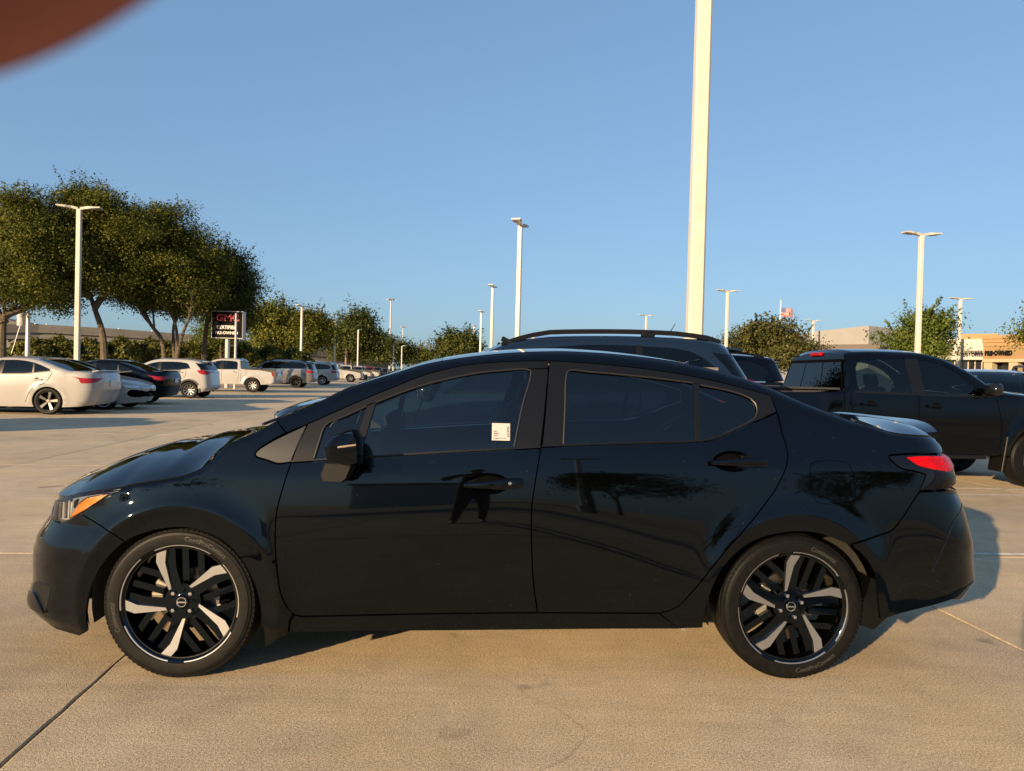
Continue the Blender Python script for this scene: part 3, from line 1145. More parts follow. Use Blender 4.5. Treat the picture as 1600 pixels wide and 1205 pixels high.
    rdoor = seg(*belt_r) + seg((1214, 645), (1223.4, 681), (1230.6, 707), (1229, 727), (1215, 759), (1189, 796.5), (1160, 831), (1130, 865.6), (1118, 880), (1085, 921), (1063, 944.6), (1046.5, 954), (1030, 957.8)) + seg((1030, 957.8), (947, 957.5), (840, 957)) + seg(*split[::-1])
    sh.panel("rear_door", rdoor, PAINT, root, holes=[HOLE["r"]])
    # --- window frames: ring panels in strips so the glass stays open
    fg = [(587, 629), (630.4, 612), (688, 594.7), (745.6, 583), (789, 578.5), (819, 576.5)]
    o_top = seg(*frame_top[:9])
    band = o_top + raw((856, 575)) + seg((827, 576.5), (819, 576.3), (789, 578.3), (745.6, 582.8), (688, 594.5), (630.4, 611.8), (587, 628.5), (573, 634), (540, 649.5), (509.5, 663.5), (499, 690), (491, 716)) + raw((489, 718.5)) + seg((456, 720), (466, 694), (480.6, 664))
    sh.panel("door_frame", band, TRIM, root, off=.0, inset=.002, rim=.02)
    sh.panel("pillar_trim", seg((829, 578), (827, 588), (815, 640), (803.5, 699)) + raw((844, 697.5)) + seg((844.5, 697.5), (851, 640), (856.5, 576)) + raw((829, 577)), TRIM, root, inset=.0015, rim=.02)
    o2 = seg(*frame_top[8:])
    band2 = o2 + seg((1203, 618), (1209, 632), (1213.5, 643.5)) + seg((1213.5, 643.5), (1195, 652), (1178, 658)) + seg((1178, 656), (1183.5, 647), (1181.5, 636), (1177, 625)) + seg((1177, 625), (1145.6, 611.5), (1093, 600.5), (1084, 598), (1030, 590.5), (973, 584.8), (925, 581), (888, 578.8)) + raw((884, 588)) + seg((884, 590), (882.5, 640), (880, 694)) + raw((848, 696.5)) + seg((847.5, 696.5), (853, 640), (858.5, 566))
    sh.panel("door_frame", band2, TRIM, root, inset=.002, rim=.02)
    sh.panel("window_divider", raw((573.5, 634.5), (588, 628.5)) + seg((588, 628.5), (578, 660), (569, 689), (561, 712.5)) + raw((549, 713)) + seg((549, 713), (558, 683), (567, 655), (573.5, 634.5)), TRIM, root, off=.001, inset=.001, rim=.02)
    sh.panel("window_divider", raw((1084, 597.5), (1093, 599.8), (1094, 690), (1086.5, 691)), TRIM, root, off=.001, inset=.001, rim=.02)
    sh.panel("belt_moulding", seg((455.5, 719), (500, 717), (573, 712.5), (700, 704.5), (845, 696.8)) + seg((845, 700), (700, 708), (573, 715.5), (455, 722.6)), TRIM, root, off=.006, inset=.0006, rim=.014)
    sh.panel("belt_moulding", seg((847, 695), (950, 692), (1040, 689.5), (1088, 687.7), (1110, 684), (1131, 677.5), (1177, 656.5)) + raw((1196, 652)) + seg((1174.5, 661), (1150, 673), (1117, 686.3), (1088, 690.8), (1040, 692.4), (950, 695), (847, 698.4)), TRIM, root, off=.006, inset=.0006, rim=.014)
    sh.panel("sail_trim", seg((398.5, 710), (402.5, 704.5), (425, 690), (480, 663.5)) + seg((480, 663.5), (467, 694), (454.5, 722)) + seg((454.5, 722), (434, 724), (417, 718.4), (401, 713.5), (398.5, 710)), mat("sail_trim_sheen", (0.020, 0.0195, 0.019), 0.36), root, off=.001, rim=.014)  # black trim lightened: its sheen is painted into the base colour
    sh.panel("sail_insert", seg((415, 709), (420, 704), (450, 687), (474, 675)) + seg((474, 675), (464, 699), (456.5, 717)) + seg((456.5, 717), (436, 719), (422, 714.5), (415.5, 711)), mat("sail_trim_sheen", (0.020, 0.0195, 0.019), 0.36), root, off=.003, rim=.006)
    # --- glass
    g = lambda name, out: sh.panel(name, out, REARGLASS if name.startswith("rear") else SIDEGLASS, root, off=-.006, inset=-.004, rim=0, step=.05)
    g("front_window", seg(*fg) + raw((829, 577)) + seg((829, 578), (815, 640), (803, 699)) + seg((803, 704), (700, 709), (561, 717)) + seg((561, 713), (578, 660), (587, 629)))
    g("front_quarter_window", seg((573, 634.5), (540, 650), (509.5, 664)) + seg((509.5, 664), (499, 690), (489, 722)) + raw((549, 718)) + seg((549, 713), (573, 634.5)))
    g("rear_window", seg((888, 579), (925, 581), (973, 585), (1030, 591), (1084, 598)) + raw((1087, 696)) + seg((1087, 696), (950, 699), (879, 702)) + seg((879, 700), (884, 590), (888, 579)))
    g("rear_quarter_window", seg((1093, 601), (1145.6, 612), (1177, 625)) + seg((1177, 625), (1183, 640), (1178, 658)) + seg((1178, 659), (1131, 682), (1094, 690)))
    seal = mat("rubber_seal", (0.012, 0.012, 0.012), 0.45)
    for pts in ([(573, 634.5), (540, 650), (509.5, 664), (499, 690), (491, 716)], [(587, 629), (630.4, 612), (688, 594.7), (745.6, 583), (789, 578.5), (822, 576.8), (829, 579), (815, 640), (803.5, 698)], [(880, 694), (882.5, 640), (884.5, 590), (888, 579.5), (925, 581.5), (973, 585.5), (1030, 591.5), (1083, 598.3)], [(1094, 601.5), (1145.6, 612.3), (1172, 622.5), (1180, 630), (1183, 643), (1180, 652), (1172, 658.5), (1131, 678.4)]):
        P = crspline([tr(*p) for p in pts], .02)
        for sg in (1, -1):
            MB().tube([(p[0], -(float(sh.V(p[0], p[1])) + .0012) * sg, p[1]) for p in P], .0042, 6).build("window_seal", seal, root, True)
    # --- fuel flap (a thin proud lid)
    sh.panel("fuel_flap", FLAP, PAINT, root, inset=.0026, rim=.010, step=.02)
    sh.panel("flap_recess", FLAP, BLACK, root, off=-.010, inset=-.008, rim=0, step=.04)
    # --- tail lamp
    LREAR = [np.array([float(sh.tail(z)) - .04, z]) for z in np.linspace(float(tr(1471, 709)[1]), float(tr(1480, 765)[1]), 8)]
    RED = mat("tail_red", (0.34, 0.001, 0.002), 0.06, spec=.22, var=.4, vscale=38, bump=.25, bscale=90)
    DRED = mat("tail_dark_red", (0.0025, 0.0003, 0.0004), 0.04, spec=.3)
    LBLK = mat("tail_black", (0.0015, 0.0012, 0.0015), 0.04)
    lampo = seg((1471, 710), (1440, 709.5), (1416.5, 710), (1390, 712)) + seg((1390, 715.5), (1408, 731), (1430, 736), (1448, 741.5)) + seg((1448, 742), (1443, 755), (1437.5, 767)) + seg((1437.5, 767), (1465, 766), (1483, 764.5))
    sh.panel("taillight", lampo + LREAR[::-1], LBLK, root, off=-.003, step=.02)
    sh.panel("tail_lens_red", seg((1417, 714.5), (1440, 713), (1474, 712.5)) + [p for p in LREAR[0:4]] + seg((1484, 737), (1459.7, 733.5), (1434, 726.5), (1417, 714.5)), RED, root, off=.0005, inset=.0005, rim=.005, step=.015)
    sh.panel("tail_lens_dark", seg((1484, 739), (1466, 736.5), (1461, 736)) + seg((1461, 736), (1462, 745), (1455, 756), (1440, 766)) + seg((1440, 766), (1465, 765), (1483, 763.5)) + [p for p in LREAR[:3:-1]], DRED, root, off=.0005, inset=.0005, rim=.005, step=.015)
    # --- rear bumper
    tl = [np.array([float(sh.tail(z)), z]) for z in np.linspace(.235, float(tr(1480, 766)[1]), 26)]
    rb = raw((1437, 769)) + seg((1437, 769), (1465, 767.5), (1483, 766)) + tl[::-1] + seg((1488, 937), (1451.6, 948), (1391, 964.5), (1375, 968)) + r_arch_uz[ka + 1:][::-1] + seg((1331, 851), (1376.7, 836), (1391, 831.5), (1408, 812.7), (1428.5, 781), (1437, 769))
    sh.panel("rear_bumper", rb, PAINT, root, step=.022)
    # raised crease on the corner
    cr = [tr(1503, 787), tr(1490, 815), tr(1478, 845), tr(1466, 873), tr(1456, 893)]
    cr = crspline(cr, .02)
    for sg in (-1, 1):
        MB().tube([(p[0], sg * (float(sh.V(p[0], p[1])) - .0005), p[1]) for p in cr], .0028, 6).build("bumper_crease", PAINT, root, True)
    # upper trunk corner below the spoiler, closing the tail between the lamps
    zt0, zt1 = float(tr(1471, 709)[1]), float(sh.zE(3.4))
    tlc = [np.array([float(sh.tail(z)), z]) for z in np.linspace(zt0, zt1 - .004, 10)]
    sh.panel("boot_lid_back", seg((1463, 688), (1468, 697), (1471, 708)) + [np.array([float(sh.tail(zt0)) - .04, zt0])] + tlc + [np.array([float(sh.tail(zt1)) - .08, zt1 - .004])], PAINT, root, inset=.001, step=.02)
    lo = [np.array([float(sh.tail(z)), z]) for z in np.linspace(float(tr(1480, 766)[1]), zt0, 8)]
    sh.panel("boot_lid_back", [p - np.array([.04, 0]) for p in lo] + lo[::-1], LBLK, root, inset=.0, step=.02)
    # --- tops
    hc_px = [(95, 769), (109.5, 755), (130, 740), (161, 727), (196, 713), (230, 701), (259, 693), (288, 689), (317, 684), (340, 677.5)]
    hc = np.array([on_plane(px, py, -.25) for px, py in hc_px])
    o = np.argsort(hc[:, 0])
    hc = hc[o]
    u_c = tr(358.6, 692.5, .045)[0]
    hu = np.concatenate([[float(sh.nose(.72)) - .02], hc[1:, 0], [u_c + .1]])
    hz = np.concatenate([[float(sh.zE(-.75)) + .0], hc[1:, 2], [hc[-1, 2] + .03]])
    zc_h = lambda u: np.maximum(pchip(hu, hz, u), sh.zE(u) + .004)
    sh.ribbon("hood", float(sh.nose(zhood)) + .012, u_c - .012, zc_h, PAINT, root, p=2.6, nu=70, nv=48, bow1=-.02, thick=.03, r0=-.992, r1=.992)
    u_w1 = tr(690, 564, .045)[0]
    u_b0 = tr(1095, 573, .045)[0]
    u_b1 = tr(1352, 663, .045)[0]
    crown = lambda u: sh.zE(u) + pchip([u_c - .1, u_c + .25, u_w1, 1.6, u_b0, u_b1 - .1, u_b1 + .1], [.015, .028, .028, .028, .026, .022, .02], u)
    sh.ribbon("cowl", u_c - .02, u_c + .20, crown, PLASTIC, root, p=3, nu=8, nv=24, dz=-.035)
    sh.ribbon("windscreen", u_c + .02, u_w1, crown, SCREEN, root, r0=-.93, r1=.93, p=2.5, nu=30, nv=24, bow0=-.0, dz=-.002)
    for a, b in ((-1, -.93), (.93, 1)):
        sh.ribbon("pillar_top", u_c + .02, u_w1, crown, PAINT, root, r0=a, r1=b, p=2.5, nu=40, nv=6)
        sh.ribbon("pillar_top", u_b0, u_b1 + .02, crown, PAINT, root, r0=a, r1=b, p=2.5, nu=40, nv=6)
    sh.ribbon("roof", u_w1 + .003, u_b0 - .003, crown, PAINT, root, p=2.5, nu=50, nv=40)
    sh.ribbon("rear_windscreen", u_b0, u_b1 + .02, crown, glass("rear_glass", (0.12, 0.14, 0.14), ior=1.6), root, r0=-.93, r1=.93, p=2.5, nu=24, nv=24, dz=-.002)
    dk = np.array([on_plane(px, py, -.35) for px, py in [(1341, 652.5), (1370, 652.5), (1399, 656), (1428, 662), (1457, 670), (1474, 675.5)]])
    utl = float(sh.tail(zt1))
    zc_d = lambda u: np.maximum(pchip(np.concatenate([[2.9], dk[:, 0], [3.9]]), np.concatenate([[dk[0, 2] + .01], dk[:, 2], [dk[-1, 2]]]), u), sh.zE(u) + .003)
    sh.ribbon("boot_lid", u_b1 - .06, utl - .075, zc_d, PAINT, root, p=4.0, nu=40, nv=40, bow1=.07, thick=.03, r0=-.985, r1=.985)
    # boot-lip spoiler
    sp = []
    for i in range(41):
        r = -1 + 2 * i / 40
        ub = tr(1450, 681, .03)[0] + .02 + .105 * (1 - abs(r) ** 2.2)
        ve = .64
        z0 = float(zc_d(np.array(ub - .02))) * (1 - abs(r) ** 4) + float(sh.zE(ub - .1)) * abs(r) ** 4
        z0 = min(z0, float(zc_d(np.array(ub - .02))))
        y = r * ve
        sp.append([(ub - .10, y, z0 - .004), (ub - .04, y, z0 + .006), (ub + .035, y, z0 + .014), (ub + .048, y, z0 + .002), (ub + .035, y, z0 - .022), (ub - .03, y, z0 - .024)])
    V = [p for s_ in sp for p in s_]
    F = [(i * 6 + j, i * 6 + (j + 1) % 6, (i + 1) * 6 + (j + 1) % 6, (i + 1) * 6 + j) for i in range(40) for j in range(6)] + [tuple(range(6)), tuple(range(245, 239, -1))]
    mb = MB()
    mb.add(V, F)
    mb.build("boot_spoiler", PAINT, root, True, 40)
    # --- shark fin antenna
    fu = on_plane(1078, 560, 0)[0]
    fz = float(crown(np.array(fu))) - .004
    mb = MB()
    fin = [(-.11, 0), (-.06, .022), (-.01, .046), (.055, .058), (.066, .056), (.07, 0)]
    V = []
    for (x, z) in fin:
        hw = .034 * (1 - z / .075)
        V += [(fu + x, -hw - .0, fz + z), (fu + x, hw, fz + z)]
    F = [(2 * i, 2 * i + 2, 2 * i + 3, 2 * i + 1) for i in range(5)] + [tuple(range(0, 12, 2)), tuple(range(11, 0, -2)), (0, 1, 11, 10)]
    mb.add(V, F)
    mb.build("roof_antenna", PAINT, root, False)
    # --- mirrors: cap, lower shell, stalk
    for sd in (-1, 1):
        def pm(px, py, v):
            p = on_plane(px, py, v)
            return p
        y0, y1 = -.885, -1.055
        cap = [(510.5, 694), (517, 686), (526.4, 678.4), (540, 673), (551.6, 671), (558, 673), (564, 684), (565.5, 700), (565.5, 725), (545, 726.5), (517, 720), (513, 705)]
        rings = []
        for f, inset_, yy in ((0, .30, -.86), (.12, .06, -.885), (.5, 0, -.955), (.8, .04, -1.02), (.95, .14, -1.05), (1, .45, -1.062)):
            P = [pm(a, b, -.96) for a, b in cap]
            c = sum(P) / len(P)
            rings.append([(c[0] + (p[0] - c[0]) * (1 - inset_), yy + .05 * (p[0] - c[0]) / .07 * f * 0.4, c[2] + (p[2] - c[2]) * (1 - inset_)) for p in P])
        n = len(cap)
        V = [p for r in rings for p in r]
        F = [(i * n + j, i * n + (j + 1) % n, (i + 1) * n + (j + 1) % n, (i + 1) * n + j) for i in range(len(rings) - 1) for j in range(n)]
        F += [tuple(range(n)), tuple(range(len(V) - 1, len(V) - n - 1, -1))]
        sg = -sd
        mb = MB()
        mb.add([(x, y * sg, z) for x, y, z in V], F)
        mo = mb.build("mirror", mat("mirror_cap_black", (0.0012, 0.0012, 0.0015), 0.05, stint=(.6, .8, 1)), root, True, 42)
        md = mo.modifiers.new("round", 'SUBSURF')
        md.levels = md.render_levels = 0
        lz = pm(540, 699, -1.0)[2]
        st = MB()
        a, b = pm(511, 698, -1.0), pm(566, 693, -1.0)
        st.tube([(a[0] + .004, -1.005 * sg * 1.0, a[2]), (a[0] + .03, -1.058 * sg, a[2] + .001), ((a[0] + b[0]) / 2, -1.069 * sg, (a[2] + b[2]) / 2), (b[0] - .015, -1.064 * sg, b[2])], .0042, 8)
        st.build("mirror_repeater", mat("smoked_lens", (0.30, 0.24, 0.17), 0.12, .3, coat=1), mo, True)
        arm = [(511, 719), (503, 739.5), (505.5, 751), (538, 752), (546, 746), (556, 722)]
        P = [pm(a_, b_, -.93) for a_, b_ in arm]
        n = len(arm)
        V = [(p[0], -.862 * sg, p[2]) for p in P]
        c = sum(P) / n
        V += [(p[0], -.965 * sg, p[2]) for p in P]
        V += [(c[0] + (p[0] - c[0]) * .86, -.985 * sg, c[2] + (p[2] - c[2]) * .86) for p in P]
        F = [(i * n + j, i * n + (j + 1) % n, (i + 1) * n + (j + 1) % n, (i + 1) * n + j) for i in range(2) for j in range(n)] + [tuple(range(n)), tuple(range(3 * n - 1, 2 * n - 1, -1))]
        mb = MB()
        mb.add(V, F)
        mb.build("mirror_stalk", PLASTIC, mo, False)
    # --- door handles: cup, bar
    for (hx, hy, hw, front) in ((768, 757, 1, True), (1150, 722, 0, False)):
        c = tr(hx, hy)
        vz = float(sh.V(c[0], c[1]))
        S = .00268
        for sd in (-1, 1):
            sg = -sd
            # concave cup behind the opening in the door skin
            V, F = [], []
            nr, na = 7, 40
            hp = HOLE["f" if front else "r"]
            cc = sum(hp) / len(hp)
            for i in range(nr + 1):
                f = i / nr
                for p in hp:
                    q_ = cc + (p - cc) * f * 1.015
                    V.append((q_[0], -(float(sh.V(q_[0], q_[1])) - .0005 - .034 * (1 - f ** 2.6)) * sg, q_[1]))
            for i in range(nr):
                for k2 in range(na):
                    F.append((i * na + k2, (i + 1) * na + k2, (i + 1) * na + (k2 + 1) % na, i * na + (k2 + 1) % na) if sg > 0 else (i * na + (k2 + 1) % na, (i + 1) * na + (k2 + 1) % na, (i + 1) * na + k2, i * na + k2))
            part("handle_cup", V, F, PAINT, root, True)
            bar = MB()
            x0, x1 = c[0] - .116, c[0] + .132
            prof = []
            for i in range(15):
                f = i / 14
                x = x0 + (x1 - x0) * f
                hgt = .011 + .011 * min(1, f * 1.6) ** 1.2
                if f > .96:
                    hgt *= .85
                dz = .004 * (f - .5) + (.006 if not front else .008) * f
                out = .012 + .026 * math.sin(math.pi * min(1, .12 + f * .80)) ** .8
                vv = float(sh.V(x, c[1]))
                ring2 = []
                for k2 in range(10):
                    a = 2 * math.pi * k2 / 10
                    ring2.append((x, -(vv + out + .011 * math.cos(a)) * sg, c[1] + dz + hgt * math.sin(a)))
                prof.append(ring2)
            V = [p for r in prof for p in r]
            F = [(i * 10 + j, i * 10 + (j + 1) % 10, (i + 1) * 10 + (j + 1) % 10, (i + 1) * 10 + j) for i in range(14) for j in range(10)] + [tuple(range(10)), tuple(range(149, 139, -1))]
            bar.add(V, F)
            ho = bar.build("door_handle", PAINT, root, True, 50)
            if front and sd < 0:
                bt = MB()
                p = (c[0] + .075, c[1] + .012)
                bt.lathe_y([(0, -.003), (.007, -.002), (.007, .006)], 12, c=(p[0], -(float(sh.V(*p)) + .043), p[1]))
                bt.build("lock_button", mat("chrome", (0.8, 0.8, 0.8), 0.12, 1.0), ho, True)
    # --- inner dark body, wheel liners, floor
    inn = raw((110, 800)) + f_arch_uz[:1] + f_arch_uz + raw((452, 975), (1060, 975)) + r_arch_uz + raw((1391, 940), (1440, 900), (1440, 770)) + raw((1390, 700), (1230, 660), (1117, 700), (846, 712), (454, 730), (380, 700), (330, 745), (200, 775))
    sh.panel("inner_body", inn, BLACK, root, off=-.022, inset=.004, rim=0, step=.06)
    for uc in (0.0, WB):
        ln = MB()
        n = 24
        V, F = [], []
        for k2 in range(n + 1):
            a = math.pi * (-.08 + 1.16 * k2 / n)
            for y in (-.80, -.45):
                V.append((uc + .372 * math.cos(a), y, .318 + .372 * math.sin(a)))
        F = [(2 * k2, 2 * k2 + 1, 2 * k2 + 3, 2 * k2 + 2) for k2 in range(n)]
        V2 = [(x, -y, z) for x, y, z in V]
        lm = mat("wheel_liner", (0.030, 0.027, 0.023), 0.85, bump=.3, bscale=60)
        for VV in (V, V2):
            ln = MB()
            ln.add(VV, F)
            ln.build("wheel_liner", lm, root, True, recalc=False)
    ub = MB()
    ub.box((1.30, 0, .235), (1.75, 1.50, .07))
    ub.box((-.05, 0, .27), (1.15, .86, .12))
    ub.box((2.85, 0, .33), (1.0, .86, .14))
    ub.box((-.55, 0, .45), (.10, 1.0, .40))
    ub.box((3.30, 0, .45), (.10, 1.0, .40))
    ub.tube([(0, -.72, .30), (0, .72, .30)], .03, 8)
    ub.tube([(WB, -.72, .30), (WB, .72, .30)], .04, 8)
    ub.tube([(2.3, .4, .22), (2.9, .42, .25), (3.35, .5, .27)], .035, 8)
    ub.build("underbody", BLACK, root)
    jk = tr(1078, 987)
    MB().box((jk[0], -.74, jk[1]), (.02, .03, .06)).build("jack_point", mat("dull_steel", (.3, .29, .27), .5, .7), root)
    # --- mud flaps
    fl = MB()
    for (poly, y0) in (([(401, 905), (409, 936), (418, 941), (438, 976), (450, 990), (429, 1002), (415, 1011), (411, 982), (408, 950)], 0), ([(1364, 904), (1379.6, 912.5), (1391, 944), (1391, 965), (1381, 973), (1368, 986), (1347, 979), (1352, 940)], 0)):
        P = [tr(*p) for p in poly]
        for sg in (1, -1):
            mb = MB()
            n = len(P)
            yo = [float(sh.V(p[0], max(p[1], .20))) - .012 for p in P]
            V = [(p[0], -y * sg, p[1]) for p, y in zip(P, yo)] + [(p[0], -(y - .10) * sg, p[1]) for p, y in zip(P, yo)]
            mb.add(V, [tuple(range(n)), tuple(range(2 * n - 1, n - 1, -1))] + [((i + 1) % n, i, i + n, (i + 1) % n + n) for i in range(n)])
            mb.build("mud_flap", mat("mud_flap_plastic", (0.0018, 0.0018, 0.0018), 0.2, spec=.35), root)
    # --- cabin
    cab = mat("cabin_fabric_grey", (0.045, 0.047, 0.050), 0.9)
    seat = MB()
    for (x, y) in ((1.05, -.37), (1.05, .37)):
        sm = MB()
        sm.box((x, y, .50), (.52, .50, .16), ry=rad(-6), bev=.05)
        sm.box((x + .33, y, .83), (.15, .48, .64), ry=rad(18), bev=.05)
        sm.box((x + .46, y, 1.19), (.10, .26, .17), ry=rad(14), bev=.035)
        sm.tube([(x + .43, y - .06, 1.08), (x + .45, y - .06, 1.15)], .007)
        sm.tube([(x + .43, y + .06, 1.08), (x + .45, y + .06, 1.15)], .007)
        sm.build("seat", cab, root, True)
    sm = MB()
    sm.box((2.05, 0, .50), (.50, 1.25, .18), bev=.05)
    sm.box((2.36, 0, .82), (.15, 1.25, .60), ry=rad(24), bev=.05)
    for y in (-.36, .36):
        sm.box((2.50, y, 1.13), (.09, .24, .12), ry=rad(20), bev=.03)
    sm.build("rear_bench", cab, root, True)
    d = MB()
    d.box((.42, 0, .80), (.42, 1.36, .26), bev=.06)
    d.box((.62, 0, .62), (.35, .34, .35), bev=.04)
    d.build("dashboard", cab, root, True)
    st = MB()
    c = Vector((.70, -.37, .86))
    pts = []
    for k2 in range(25):
        a = 2 * math.pi * k2 / 24
        pts.append(c + Vector((math.sin(a) * .18 * math.sin(rad(25)), math.cos(a) * .18, math.sin(a) * .18 * math.cos(rad(25)))))
    st.tube(pts, .014, 8, cap=False)
    st.tube([c + Vector((0, -.17, 0)), c + Vector((-.03, 0, -.02)), c + Vector((0, .17, 0))], .018, 6)
    st.tube([c, c + Vector((-.25, 0, -.10))], .03, 6)
    st.build("steering_wheel", cab, root, True)
    # rear-view mirror and seat belts
    mv = MB()
    mv.box((1.0, 0, 1.235), (.03, .22, .06), bev=.012)
    mv.build("rear_view_mirror", cab, root)
    bl = MB()
    bl.box((1.58, -.60, .98), (.02, .012, .46), ry=rad(14))
    bl.build("seat_belt", mat("belt_grey", (.30, .33, .30), .8), root)
    lnr = MB()
    lnr.box((1.75, 0, 1.355), (1.25, .9, .015))
    lnr.build("headliner", mat("headliner_grey", (.12, .12, .12), .9), root)
    # --- window sticker with its print
    sp_ = [tr(768.5, 661.5), tr(796.5, 661.5), tr(796.8, 689), tr(769, 688.5)]
    cx, cz = np.mean([p[0] for p in sp_]), np.mean([p[1] for p in sp_])
    hw, hh = (sp_[1][0] - sp_[0][0]) / 2, (sp_[0][1] - sp_[3][1]) / 2
    nrm = sh.normal(np.array([cx]), np.array([cz]))[0]
    upv = np.array([0, 0, 1.0]) - nrm * nrm[2]
    upv /= np.linalg.norm(upv)
    rgt = np.cross(upv, nrm)
    rgt = rgt if rgt[0] > 0 else -rgt
    base = np.array([cx, -float(sh.V(cx, cz)), cz]) + nrm * .0015
    hh2 = hh / upv[2]

    def stk(x, y, d=0.0):
        return base + rgt * x + upv * y + nrm * d
    s_o = part("window_sticker", [stk(-hw, -hh2), stk(hw, -hh2), stk(hw, hh2), stk(-hw, hh2), stk(-hw, -hh2, -.0008), stk(hw, -hh2, -.0008), stk(hw, hh2, -.0008), stk(-hw, hh2, -.0008)], [(0, 1, 2, 3), (7, 6, 5, 4), (0, 4, 5, 1), (1, 5, 6, 2), (2, 6, 7, 3), (3, 7, 4, 0)], mat("sticker_paper", (0.40, 0.375, 0.37), 0.6), root)
    s_o["label"] = "small square white paper sticker inside the front window"
    ink = mat("ink", (0.02, 0.02, 0.022), 0.7)
    for (txt, x, y, sz, rotq, al) in (("SL818996", .031, .0, .0125, 1, 'CENTER'), ("VIN:", -.030, .001, .0075, 0, 'LEFT'), ("Model:", -.030, -.0075, .0075, 0, 'LEFT'), ("Versa", -.030, -.016, .0075, 0, 'LEFT'), ("Transport:  R 1,2,3", -.033, -.029, .007, 0, 'LEFT')):
        V, F = text_mesh(txt, sz, 0.0, align=al, bold=.0002)
        VV = []
        for (a, b, z) in V:
            a2, b2 = (-b, a) if rotq else (a, b)
            VV.append(stk(x + a2, y + b2, .0006))
        part("sticker_print", VV, F, ink, s_o)
    # --- wheels
    zw = .3184
    wv = -.84 + .1025
    make_wheel(root, (0, wv, zw), rot=rad(110), side=-1, letters=(("ContiProContact", rad(66), .272, .026, False), ("Continental", rad(193), .270, .026, False)), steer=rad(-2.0))
    make_wheel(root, (WB, wv, zw), rot=rad(86), side=-1, letters=(("ContiProContact", rad(-67), .272, .026, True), ("Continental", rad(62), .270, .026, False)))
    make_wheel(root, (0, -wv, zw), rot=rad(40), side=1)
    make_wheel(root, (WB, -wv, zw), rot=rad(10), side=1)
    # --- wiper blades on the windscreen
    for y0 in (-.45, .1):
        wp = MB()
        pts = []
        for k2 in range(8):
            f = k2 / 7
            u = u_c + .07 + .10 * f
            y = y0 + .50 * f - .05
            ze = float(sh.zE(u))
            ve = float(sh.V(u, ze))
            pts.append((u, y, ze + (float(crown(np.array(u))) - ze) * (1 - abs(y / ve) ** 3) + .016))
        wp.tube(pts, .007, 6)
        wp.build("wiper", PLASTIC, root)
    return sh, root


# ---------------------------------------------------------------- ground
def build_ground():
    g = MB()
    c = concrete_mat()
    base = mat("joint_sealant", (0.05, 0.045, 0.04), 0.9, var=.3, vscale=20)
    # one sheet out to the horizon (concrete), the near slabs lie 12 mm above its dark joints
    S = 3000
    far = mat("far_ground", (0.34, 0.30, 0.25), 0.9, var=.12, vscale=.05)
    go = part("ground", [(-S, -S, -.014), (S, -S, -.014), (S, S, -.014), (-S, S, -.014)], [(0, 1, 2, 3)], base, None)
    tag(go, kind="structure")
    xs = [-5.38 - 4.12 * k for k in range(7, 0, -1)] + [-5.38, -1.40, 2.87] + [2.87 + 4.2 * k for k in range(1, 8)]
    ys = [5.15 + 4.45 * k for k in range(-4, 13)]
    rnd = random.Random(4)
    dx, dy = np.array([1, .085]), np.array([-.09, 1])
    A = np.array([[1, -.09], [.085, 1]])
    gap = .0045
    for i in range(len(xs) - 1):
        for j in range(len(ys) - 1):
            x0, x1, y0, y1 = xs[i] + gap, xs[i + 1] - gap, ys[j] + gap, ys[j + 1] - gap
            P = []
            n = 40 if (-2 < i - 7 < 3 and 2 < j < 6) else 4
            for (a, b) in (((x0, y0), (x1, y0)), ((x1, y0), (x1, y1)), ((x1, y1), (x0, y1)), ((x0, y1), (x0, y0))):
                for k in range(n):
                    f = k / n
                    q = np.array(a) * (1 - f) + np.array(b) * f
                    if 0 < k:
                        q = q + rnd.gauss(0, .0022) * np.array([1, 1]) * (1 if rnd.random() < .9 else 3)
                    P.append(q)
            W = [A @ p for p in P]
            m = len(W)
            cc = sum(W) / m
            V = []
            for (sh_, z) in ((0, -.013), (0, -.003), (.006, 0)):
                for p in W:
                    d = cc - p
                    V.append((*(p + d / np.linalg.norm(d) * sh_), z))
            F = [(a * m + k, a * m + (k + 1) % m, (a + 1) * m + (k + 1) % m, (a + 1) * m + k) for a in range(2) for k in range(m)] + [tuple(2 * m + k for k in range(m))]
            part("concrete_slab", V, F, c, go)
    # concrete beyond the slabs, as a frame round them
    X0, X1, Y0, Y1 = xs[0], xs[-1], ys[0], ys[-1]
    inn = [A @ np.array(p) for p in ((X0, Y0), (X1, Y0), (X1, Y1), (X0, Y1))]
    out = [(-S, -S), (S, -S), (S, S), (-S, S)]
    V = [(*p, -.002) for p in inn] + [(*p, -.002) for p in out]
    fo = part("far_pavement", V, [(k, 4 + k, 4 + (k + 1) % 4, (k + 1) % 4) for k in range(4)], c, None)
    tag(fo, kind="structure")


build_ground()


